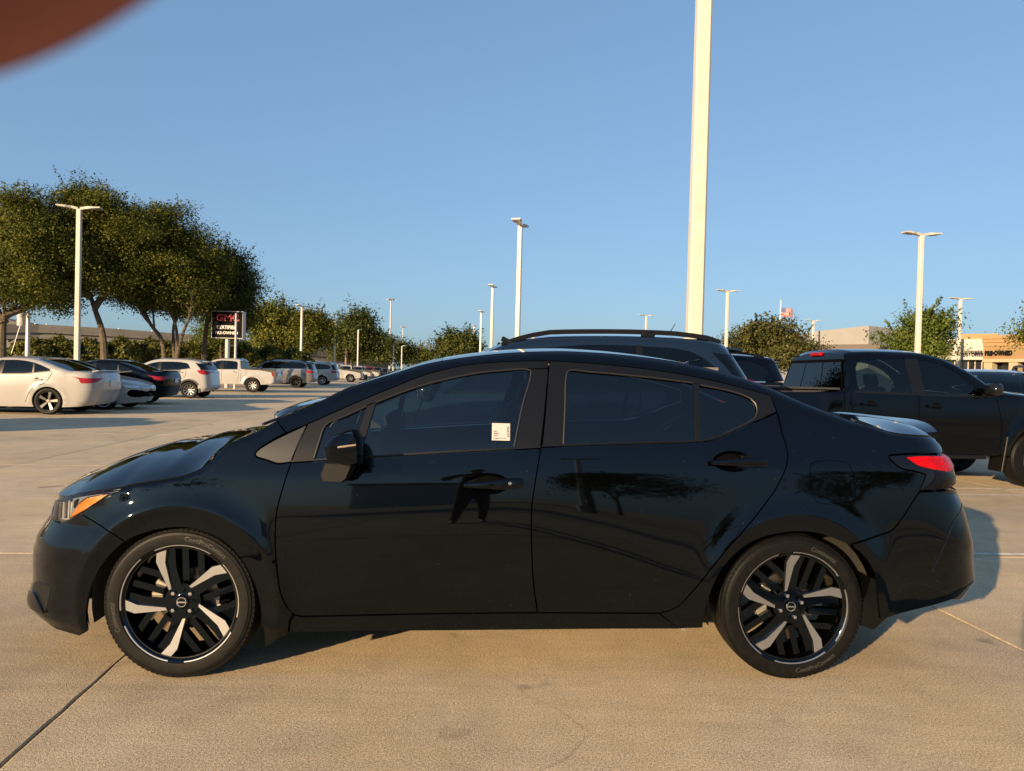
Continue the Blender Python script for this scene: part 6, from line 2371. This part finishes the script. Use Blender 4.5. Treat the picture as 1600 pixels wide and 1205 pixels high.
SEDAN_SPEC = dict(kind="sedan", hw=.915, wb=2.775, R=.335, arch=.365, sill=.19, tw=.235, rim=.245, cowl=.55, wtop=1.42, rtop=2.45, rbase=3.30, rear_e=2.95, rail_end=2.96,
                  nose=[(.2, -.80), (.45, -.93), (.62, -.95), (.75, -.88)], tail=[(.2, 3.72), (.35, 3.84), (.6, 3.93), (.85, 3.93), (1.0, 3.90), (1.12, 3.86)], Lr=.55, pr=3.4, Lf=.6,
                  E=[(-1.0, .66), (-.75, .74), (-.3, .85), (.2, .93), (.55, .99), (1.0, 1.21), (1.42, 1.36), (1.8, 1.40), (2.2, 1.39), (2.45, 1.355), (2.8, 1.25), (3.1, 1.14), (3.30, 1.085), (3.5, 1.075), (3.9, 1.075)],
                  belt=[(.62, .95), (1.5, .98), (2.3, 1.01), (2.95, 1.10)], dlo=[(.80, .975), (1.1, 1.17), (1.45, 1.30), (1.8, 1.345), (2.15, 1.335), (2.5, 1.26), (2.82, 1.13)], bpillar=1.62, pillars=[(1.62, 1.66, .12), (2.42, 2.40, .04)],
                  doors=[[(.52, .30), (.48, .6), (.62, .94)], [(1.60, .24), (1.62, .6), (1.62, .97)], [(2.25, .30), (2.42, .65), (2.72, .80), (2.88, 1.05)]], handles=[(1.42, .84), (2.55, .87)],
                  lamps=[([(3.32, .965), (3.62, .93), (3.90, .92), (3.86, .84), (3.70, .80), (3.55, .81), (3.50, .90)], T_RED, .003), ([(-.83, .70), (-.55, .72), (-.35, .78), (-.55, .68), (-.85, .63)], T_WHITE, .003), ([(-.945, .56), (-.70, .58), (-.62, .50), (-.66, .40), (-.93, .38)], BLACK, .003)], plate=(.80, 1), spoiler=True, mirror=(.88, .98), seats=(1.45, 2.35))
CROSS_SPEC = dict(kind="suv", hw=.88, wb=2.62, R=.335, arch=.375, sill=.24, tw=.215, rim=.225, cowl=.42, wtop=1.18, rear_e=9, rail_end=3.10, Lr=.40, pr=4.0, Lf=.5,
                  nose=[(.22, -.72), (.5, -.84), (.8, -.84), (1.0, -.76)], tail=[(.24, 3.28), (.45, 3.42), (.7, 3.40), (.95, 3.38), (1.05, 3.36), (1.3, 3.22), (1.52, 3.06)],
                  E=[(-1.0, .90), (-.75, .95), (-.3, 1.01), (.1, 1.06), (.42, 1.11), (.8, 1.34), (1.18, 1.50), (1.6, 1.555), (2.2, 1.555), (2.7, 1.53), (3.1, 1.48), (3.4, 1.46)],
                  belt=[(.45, 1.05), (1.4, 1.09), (2.2, 1.13), (2.7, 1.22), (3.32, 1.24)], dlo=[(.66, 1.08), (.98, 1.32), (1.3, 1.42), (1.8, 1.455), (2.3, 1.44), (2.55, 1.38), (2.64, 1.24)], bpillar=1.45, pillars=[(1.45, 1.47, .11)],
                  doors=[[(.5, .36), (.46, .7), (.52, 1.04)], [(1.42, .32), (1.44, .7), (1.45, 1.08)], [(2.08, .38), (2.28, .72), (2.45, .85), (2.50, 1.18)]], handles=[(1.26, .98), (2.28, 1.04)],
                  lamps=[([(2.92, 1.13), (3.15, 1.14), (3.36, 1.06), (3.33, .98), (3.12, .97), (2.98, 1.04)], T_RED, .006), ([(-.78, .88), (-.5, .90), (-.3, .97), (-.5, .84), (-.78, .80)], T_WHITE, .004)], rear_glass=(1.13, 1.44, .30), bumper=(.40, .55, mat("silver_plastic", (.30, .30, .30), .4)), clad=CLAD, mirror=(.72, 1.06), seats=(1.3, 2.1), crown=.045)
ROGUE_SPEC = dict(CROSS_SPEC, hw=.92, wb=2.70, R=.36, arch=.40, rim=.235, nose=[(.24, -.78), (.5, -.90), (.85, -.90), (1.05, -.80)], tail=[(.24, 3.45), (.45, 3.62), (.7, 3.62), (1.05, 3.58), (1.1, 3.56), (1.3, 3.43), (1.64, 3.20)], cowl=.36, wtop=1.24, rail_end=3.28,
                  E=[(-1.0, .82), (-.8, .87), (-.5, .945), (-.1, 1.02), (.36, 1.10), (.8, 1.38), (1.24, 1.57), (1.7, 1.625), (2.3, 1.63), (2.8, 1.61), (3.3, 1.55), (3.6, 1.53)],
                  belt=[(.45, 1.09), (1.4, 1.12), (2.2, 1.15), (2.8, 1.20), (3.5, 1.26)], dlo=[(.66, 1.11), (1.0, 1.38), (1.35, 1.51), (1.9, 1.555), (2.4, 1.54), (2.85, 1.47), (3.05, 1.30)], bpillar=1.5, pillars=[(1.5, 1.52, .12), (2.5, 2.5, .07)],
                  lamps=[([(3.05, 1.13), (3.25, 1.14), (3.56, 1.10), (3.53, 1.00), (3.22, .99), (3.10, 1.04)], T_RED, .006), ([(-.84, .80), (-.55, .87), (-.35, .91), (-.5, .84), (-.84, .75)], T_WHITE, .004)], rear_glass=(1.18, 1.52, .30), rails=(.95, 3.15, .10, True), clad=CLAD, crown=.04, pf=2.8, step=.06, hood_crown=.05)
PATH_SPEC = dict(ROGUE_SPEC, hw=.97, wb=2.90, R=.375, arch=.415, rim=.25, tail=[(.24, 4.0), (.45, 4.2), (.7, 4.2), (1.05, 4.15), (1.3, 4.06), (1.75, 3.80)], cowl=.62, wtop=1.58, rail_end=3.90,
                 E=[(-1.0, .82), (-.8, .87), (-.5, .945), (0, 1.04), (.62, 1.13), (1.1, 1.42), (1.58, 1.63), (2.0, 1.70), (2.9, 1.725), (3.5, 1.71), (3.9, 1.66), (4.3, 1.63)],
                 belt=[(.7, 1.10), (1.7, 1.13), (2.6, 1.16), (4.08, 1.24)], dlo=[(.92, 1.12), (1.28, 1.39), (1.65, 1.53), (2.2, 1.61), (2.9, 1.62), (3.4, 1.57), (3.68, 1.38)], bpillar=1.85, pillars=[(1.85, 1.87, .12), (2.85, 2.85, .07)],
                 doors=[[(.62, .36), (.58, .7), (.70, 1.09)], [(1.82, .32), (1.84, .7), (1.85, 1.12)], [(2.36, .38), (2.56, .72), (2.80, .9), (2.85, 1.16)]], handles=[(1.62, .98), (2.6, 1.0)],
                 lamps=[([(3.62, 1.13), (3.80, 1.14), (4.13, 1.10), (4.10, 1.00), (3.80, .99), (3.66, 1.04)], T_RED, .006), ([(-.84, .80), (-.55, .87), (-.35, .91), (-.5, .84), (-.84, .75)], T_WHITE, .004)], rear_glass=(1.20, 1.58, .30), rails=(1.45, 3.75, .035, True), seats=(1.7, 2.6))
SUV_SPEC = dict(kind="suv", hw=1.0, wb=3.07, R=.40, arch=.44, sill=.34, tw=.27, rim=.27, cowl=.42, wtop=1.05, rear_e=9, rail_end=3.95, Lr=.42, pr=4.5, Lf=.5,
                nose=[(.3, -.78), (.6, -.92), (1.0, -.92), (1.2, -.85)], tail=[(.34, 4.16), (.6, 4.28), (.9, 4.26), (1.15, 4.22), (1.4, 4.12), (1.85, 3.96)],
                E=[(-1.0, 1.14), (-.75, 1.18), (-.3, 1.22), (.1, 1.25), (.42, 1.28), (.75, 1.56), (1.05, 1.74), (1.5, 1.81), (2.4, 1.83), (3.2, 1.81), (3.9, 1.77), (4.3, 1.75)],
                belt=[(.45, 1.22), (1.5, 1.24), (2.6, 1.26), (4.2, 1.28)], dlo=[(.66, 1.25), (.95, 1.58), (1.3, 1.68), (2.0, 1.72), (3.0, 1.71), (3.5, 1.66), (3.72, 1.48), (3.60, 1.30)], bpillar=1.62, pillars=[(1.62, 1.62, .13), (2.78, 2.76, .11)],
                doors=[[(.55, .45), (.52, .8), (.56, 1.2)], [(1.62, .42), (1.62, .8), (1.62, 1.22)], [(2.5, .5), (2.7, .85), (2.8, 1.24)]], handles=[(1.42, 1.08), (2.58, 1.10)],
                lamps=[([(3.72, 1.20), (4.0, 1.19), (4.22, 1.12), (4.20, 1.02), (3.95, 1.00), (3.80, 1.06)], T_RED, .006), ([(-.84, 1.10), (-.55, 1.12), (-.3, 1.15), (-.5, .98), (-.84, .95)], T_WHITE, .004)], rear_glass=(1.28, 1.68, .32), mirror=(.80, 1.24), seats=(1.4, 2.4), rails=(1.2, 3.7, .05, False), crown=.05, belt_mat=mat("bright_trim", (.6, .6, .6), .25, 1.0), plate=(1.0, 1))
PICK_SPEC = dict(kind="pickup", hw=.93, wb=3.20, R=.375, arch=.43, sill=.42, tw=.25, rim=.215, cowl=.52, wtop=1.28, cab_back=2.62, rear_e=9, rail_end=2.53, Lr=.30, pr=5.0, Lf=.5, bed_z=1.22, step=.06,
                 nose=[(.4, -.80), (.6, -.92), (1.0, -.92), (1.2, -.84)], tail=[(.42, 4.28), (.6, 4.38), (.9, 4.38), (1.25, 4.36)],
                 E=[(-1.0, 1.06), (-.75, 1.11), (-.3, 1.16), (.2, 1.20), (.52, 1.235), (.90, 1.49), (1.28, 1.665), (1.6, 1.715), (2.0, 1.72), (2.45, 1.70), (2.53, 1.68), (2.61, 1.24), (2.66, 1.22), (3.4, 1.22), (4.5, 1.23)],
                 belt=[(.56, 1.165), (1.6, 1.175), (2.62, 1.195)], dlo=[(.78, 1.19), (1.08, 1.47), (1.35, 1.59), (1.7, 1.625), (2.2, 1.61), (2.38, 1.57), (2.42, 1.50), (2.44, 1.24)], bpillar=1.64, pillars=[(1.64, 1.66, .17)],
                 doors=[[(.56, .50), (.54, .8), (.60, 1.14)], [(1.62, .46), (1.64, .8), (1.64, 1.16)], [(2.44, .48), (2.49, .8), (2.53, 1.17)], [(2.62, .50), (2.62, .85), (2.61, 1.20)]], handles=[(1.44, 1.03), (2.30, 1.04)],
                 lamps=[([(4.12, 1.13), (4.37, 1.13), (4.37, .86), (4.20, .86)], T_RED, .006), ([(-.84, 1.04), (-.5, 1.05), (-.38, .98), (-.5, .86), (-.84, .86)], T_WHITE, .004)], bumper=(.50, .68, mat("silver_plastic", (.30, .30, .30), .4)), mirror=(.74, 1.20), seats=(1.45, 2.25), crown=.05, flare=.03, mirror_mat=mat("mirror_gloss_black", (0.006, 0.006, 0.007), 0.06))
PICKL_SPEC = dict(PICK_SPEC, hw=1.02, wb=3.75, R=.42, arch=.48, rim=.26, tw=.28, bed_z=1.36, cab_back=2.55, rail_end=2.46, tail=[(.42, 4.85), (.6, 4.95), (.9, 4.95), (1.38, 4.93)],
                  E=[(-1.0, 1.20), (-.75, 1.26), (-.3, 1.30), (.1, 1.33), (.36, 1.35), (.72, 1.62), (1.05, 1.80), (1.5, 1.86), (2.0, 1.87), (2.38, 1.85), (2.46, 1.82), (2.54, 1.38), (2.6, 1.36), (3.4, 1.36), (5.0, 1.37)],
                  belt=[(.40, 1.29), (1.4, 1.30), (2.55, 1.32)], dlo=[(.62, 1.32), (.92, 1.62), (1.2, 1.74), (1.6, 1.77), (2.15, 1.76), (2.34, 1.70), (2.36, 1.38)], bpillar=1.42, pillars=[(1.42, 1.44, .15)],
                  doors=[[(.52, .55), (.50, .9), (.50, 1.28)], [(1.40, .5), (1.42, .9), (1.42, 1.28)], [(2.40, .52), (2.46, .9), (2.46, 1.30)], [(2.56, .55), (2.56, .95), (2.55, 1.33)]], handles=[(1.22, 1.14), (2.24, 1.15)],
                  lamps=[([(4.72, 1.28), (4.94, 1.28), (4.94, 1.0), (4.80, 1.0)], T_RED, .006), ([(-.84, 1.2), (-.5, 1.2), (-.38, 1.1), (-.5, .95), (-.84, .95)], T_WHITE, .004)])

WHITE = mat("white_car_paint", (.32, .31, .30), .28, coat=.8)
PEARL = mat("pearl_car_paint", (.31, .30, .29), .25, coat=.9)
BLK2 = mat("black_car_paint", (.0007, .0007, .0009), .05, ior=1.4, stint=(.68, .84, 1))
NAVY = mat("dark_blue_car_paint", (.004, .009, .021), .08, .2, coat=1)
SILV = mat("silver_car_paint", (.17, .165, .165), .3, .6, coat=.8)
REDP = mat("red_car_paint", (.16, .010, .014), .15, coat=1)
GREYP = mat("grey_car_paint", (.06, .075, .09), .2, .4, coat=1)


def park_left(name, label, spec, paint, px, py, yaw_deg=3.0, **kw):
    """car pointing left (towards -X) with its near rear tyre on the ground at that point of the view"""
    p = gnd(px, py)
    yaw = rad(yaw_deg)
    e = np.array([math.cos(yaw), math.sin(yaw)])
    n = np.array([-math.sin(yaw), math.cos(yaw)])
    o = p[:2] - e * spec["wb"] + n * (spec["hw"] - .03)
    return vehicle(name, label, spec, paint, o, yaw, **kw)


def build_traffic():
    g = "cars parked along the left row"
    dk7 = ("dark", None)
    park_left("sedan", "white sedan with dark wheels and red taillights at the left edge", SEDAN_SPEC, PEARL, 74, 648, 5.0, group=g, rim=("five", mat("grey_alloy", (.16, .155, .15), .35, .8)))
    vehicle("sedan", "grey sedan just outside the left edge whose shadow falls on the lot", SEDAN_SPEC, GREYP, (-14.6, 12.0), rad(5), group=g)
    q = gnd(170, 641)
    vehicle("sedan", "white car backed in, only its front end showing past the white sedan", dict(SEDAN_SPEC, spoiler=False), WHITE, (q[0] - .25, q[1] + .9), rad(185), group=g)
    park_left("sedan", "black sedan parked between the white sedan and the white crossover", dict(SEDAN_SPEC), BLK2, 201, 632.3, 5.0, group=g)
    park_left("crossover", "white crossover with dark wheel-arch trim behind the black sedan", CROSS_SPEC, WHITE, 295, 622.5, 5.0, group=g)
    park_left("pickup_truck", "white double-cab pickup with steel wheels beside the white crossover", PICK_SPEC, WHITE, 394, 613.5, 5.0, cat="pickup truck", group=g, rim=("steel", mat("painted_steel_wheel", (.5, .49, .46), .4, .7)))
    park_left("sport_utility_vehicle", "silver three-row SUV with dark wheels next to the white pickup", SUV_SPEC, SILV, 462, 606, 5.0, cat="SUV", group=g, rim=dk7)
    park_left("sport_utility_vehicle", "white SUV directly behind the silver SUV", SUV_SPEC, WHITE, 503, 602, 5.0, cat="SUV", group=g)
    g2 = "pickups in the far row"
    park_left("pickup_truck", "nearest white pickup of the far row, behind the pipe barrier", PICKL_SPEC, WHITE, 547, 597.5, 7.0, cat="pickup truck", group=g2)
    far = [(565, 594.6, WHITE, "second white pickup of the far row"), (580, 592.6, WHITE, "third white pickup of the far row, left of the red one"), (594, 591, REDP, "red pickup in the far row"), (605, 589.6, NAVY, "dark blue pickup right of the red one in the far row"), (615, 588.4, GREYP, "grey pickup right of the dark blue one in the far row"), (624, 587.4, WHITE, "last white pickup at the end of the far row"), (632, 586.6, BLK2, "black pickup at the end of the far row")]
    for (px, py, pm, lb) in far:
        park_left("pickup_truck", lb, PICKL_SPEC, pm, px, py, 7.0, cat="pickup truck", group=g2)
    park_left("sedan", "far white car showing above the sedan's bonnet line", SEDAN_SPEC, WHITE, 655, 588.6, 7.0)
    # dark blue crossover right behind the black sedan
    th = rad(3.0)
    xo, _ = vehicle("crossover", "dark blue crossover with roof rails right behind the black sedan", PATH_SPEC, NAVY, (-1.60, 8.0), th, glassm=(DARKGLASS, DARKGLASS))
    q = at(1044, 524, 8.3)
    q2 = at(1055, 506, 8.3)
    rt = bpy.data.objects.new("roof_aerial", MB().tube([tuple(q), tuple(q2)], [.007, .004], 6).build("tmp", PLASTIC).data)
    bpy.data.objects.remove(bpy.data.objects["tmp"])
    COL.objects.link(rt)
    rt.parent = xo
    bpy.context.view_layer.update()
    rt.matrix_parent_inverse = xo.matrix_world.inverted()
    # black pickup facing right
    p = gnd(1622, 764)
    yaw = rad(183.5)
    sp = dict(PICK_SPEC, wb=3.20)
    e = np.array([math.cos(yaw), math.sin(yaw)])
    n = np.array([-math.sin(yaw), math.cos(yaw)])
    o = p[:2] - n * (sp["hw"] - .03)
    tk, _ = vehicle("pickup_truck", "black double-cab pickup facing right behind the sedan's tail", sp, BLK2, o, yaw, cat="pickup truck", rim=("five", None), glassm=(LITEGLASS, LITEGLASS))
    flap = MB()
    flap.box((.50, .83, .44), (.03, .26, .46), ry=rad(-8), bev=.01)
    flap.build("mud_flap", PLASTIC, tk)
    stp = MB()
    stp.box((1.6, -.90, .40), (1.7, .12, .05), bev=.02)
    stp.build("side_step", PLASTIC, tk)
    stp = MB()
    stp.box((1.6, .90, .40), (1.7, .12, .05), bev=.02)
    stp.build("side_step", PLASTIC, tk)
    # black SUV beyond the pickup's bed
    vehicle("sport_utility_vehicle", "black SUV roof showing between the blue crossover and the black pickup", SUV_SPEC, BLK2, (1.55, 15.7), rad(3), cat="SUV")
    # white car facing us at right
    vehicle("crossover", "white car facing the camera at the right edge, below the tan building", ROGUE_SPEC, WHITE, (9.35, 13.9), rad(64), glassm=(LITEGLASS, LITEGLASS))
    vehicle("sedan", "white car roof just left of the white one facing the camera", CROSS_SPEC, WHITE, (11.2, 17.4), rad(60))


build_traffic()
SED, sedan = build_sedan()


# ---------------------------------------------------------------- the photographer (mirrored in the doors, one fingertip over the lens)
def build_person():
    me = bpy.data.meshes.new("body")
    V, E, Rr = [], [], []

    def v(p, r, par=None):
        V.append(p)
        Rr.append(r if isinstance(r, tuple) else (r, r))
        if par is not None:
            E.append((par, len(V) - 1))
        return len(V) - 1
    Y = -.47
    pel = v((0, Y, .95), (.155, .115))
    ch = v((0, Y, 1.12), (.145, .105), pel)
    ch2 = v((0, Y, 1.30), (.16, .11), ch)
    ch3 = v((0, Y, 1.41), (.12, .09), ch2)
    nk = v((0, Y + .02, 1.50), .055, ch3)
    hd = v((0, Y + .04, 1.58), (.070, .085), nk)
    hd2 = v((0, Y + .05, 1.66), (.078, .095), hd)
    v((0, Y + .04, 1.72), (.06, .07), hd2)
    for s in (-1, 1):
        hp = v((.10 * s, Y, .88), .095, pel)
        kn = v((.125 * s, Y + .02, .50), .062, hp)
        an = v((.135 * s, Y - .01, .10), .042, kn)
        ft = v((.14 * s, Y + .06, .045), (.042, .036), an)
        v((.15 * s, Y + .19, .035), (.040, .026), ft)
        shd = v((.175 * s, Y, 1.39), .068, ch3)
        if s < 0:
            el = v((-.30, -.33, 1.13), .045, shd)
            wr = v((-.135, -.075, 1.235), .028, el)
            pm = v((-.092, -.030, 1.272), (.030, .016), wr)
            k1 = v((-.082, .006, 1.302), .010, pm)
            k2 = v((-.062, .038, 1.3225), .0090, k1)
            k3 = v((-.038, .0500, 1.3338), .0088, k2)
            v((-.0205, .0505, 1.3455), .0074, k3)
            m1 = v((-.085, .004, 1.278), .009, pm)
            m2 = v((-.066, .022, 1.272), .008, m1)
            v((-.045, .014, 1.266), .007, m2)
            r1 = v((-.088, .000, 1.262), .0085, pm)
            r2 = v((-.070, .016, 1.254), .0078, r1)
            v((-.050, .010, 1.250), .0068, r2)
            p1 = v((-.092, -.006, 1.248), .0078, pm)
            p2 = v((-.076, .008, 1.240), .007, p1)
            v((-.058, .004, 1.238), .006, p2)
            t1 = v((-.070, -.036, 1.255), .010, pm)
            v((-.045, -.030, 1.268), .0085, t1)
        else:
            el = v((.32, -.33, 1.12), .045, shd)
            wr = v((.235, -.075, 1.225), .028, el)
            pm = v((.190, -.030, 1.258), (.030, .016), wr)
            for (dz, r) in ((.018, .009), (.006, .009), (-.006, .0085), (-.017, .0075)):
                a = v((.182, .002, 1.262 + dz), r, pm)
                b = v((.164, .014, 1.264 + dz), r * .9, a)
                v((.145, .008, 1.264 + dz), r * .8, b)
            t1 = v((.165, -.038, 1.262), .010, pm)
            v((.140, -.028, 1.272), .0085, t1)
    me.from_pydata(V, E, [])
    o = bpy.data.objects.new("body", me)
    COL.objects.link(o)
    sk = o.modifiers.new("skin", 'SKIN')
    sk.use_smooth_shade = True
    lay = me.skin_vertices[0].data
    for i, r in enumerate(Rr):
        lay[i].radius = r
        lay[i].use_root = (i == 0)
    sb = o.modifiers.new("sub", 'SUBSURF')
    sb.levels = sb.render_levels = 2
    dg = bpy.context.evaluated_depsgraph_get()
    dg.update()
    em = bpy.data.meshes.new_from_object(o.evaluated_get(dg))
    bpy.data.objects.remove(o)
    t = empty("person", (0, -.47, 0))
    tag(t, "person in dark clothes holding up a phone, one fingertip over the lens", "person")
    skin = mat("skin", (.34, .10, .07), .5)
    shirt = mat("dark_shirt", (.02, .022, .03), .9)
    jeans = mat("dark_trousers", (.025, .028, .04), .9)
    shoe = mat("shoe", (.03, .03, .03), .6)
    for m in (skin, shirt, jeans, shoe):
        em.materials.append(m)
    em.shade_smooth()
    for p in em.polygons:
        c = p.center
        hand = c.y > -.10
        if hand or c.z > 1.475:
            p.material_index = 0
        elif c.z > .93:
            p.material_index = 1
        elif c.z > .10:
            p.material_index = 2
        else:
            p.material_index = 3
    b = obj("body", em, t, (0, .47, 0))
    # head features
    hair = mat("dark_hair", (.012, .009, .007), .7)
    mb = MB()
    n, mm = 20, 12
    Vv, F = [], []
    for i in range(mm + 1):
        a = math.pi * .55 * i / mm
        for k in range(n):
            th = 2 * math.pi * k / n
            Vv.append((.092 * math.sin(a) * math.cos(th), .105 * math.sin(a) * math.sin(th) - .01, 1.655 + .105 * math.cos(a)))
    F = [(i * n + k, i * n + (k + 1) % n, (i + 1) * n + (k + 1) % n, (i + 1) * n + k) for i in range(mm) for k in range(n)]
    F = [f for f in F if not (sum(Vv[q][1] for q in f) / 4 > .06 and sum(Vv[q][2] for q in f) / 4 < 1.70)]
    mb.add(Vv, F)
    mb.build("hair", hair, t, True, loc=(0, .04, 0))
    mb = MB()
    mb.tube([(0, .128, 1.655), (0, .155, 1.615), (0, .14, 1.605)], [.008, .014, .008], 8)
    mb.build("nose", skin, t, True)
    for s in (-1, 1):
        MB().lathe_z([(0, -.006), (.008, -.004), (.008, .004), (0, .006)], 8, c=(.032 * s, .132, 1.648)).build("eye", mat("eye_dark", (.03, .02, .02), .2), t)
        MB().box((.085 * s, .03, 1.635), (.012, .035, .06), bev=.005).build("ear", skin, t)
    MB().box((0, .130, 1.575), (.045, .012, .008), bev=.003).build("mouth", mat("lip", (.22, .07, .06), .5), t)
    ph = empty("smartphone", (0, 0, CAMH))
    tag(ph, "dark smartphone held up by the person", "phone")
    MB().box((.058, -.010, -.012), (.160, .009, .075), bev=.004).build("case", mat("phone_case", (.01, .01, .011), .4), ph)
    MB().box((.058, -.0155, -.012), (.150, .001, .068)).build("screen", mat("phone_screen", (.005, .005, .006), .08), ph)


build_person()
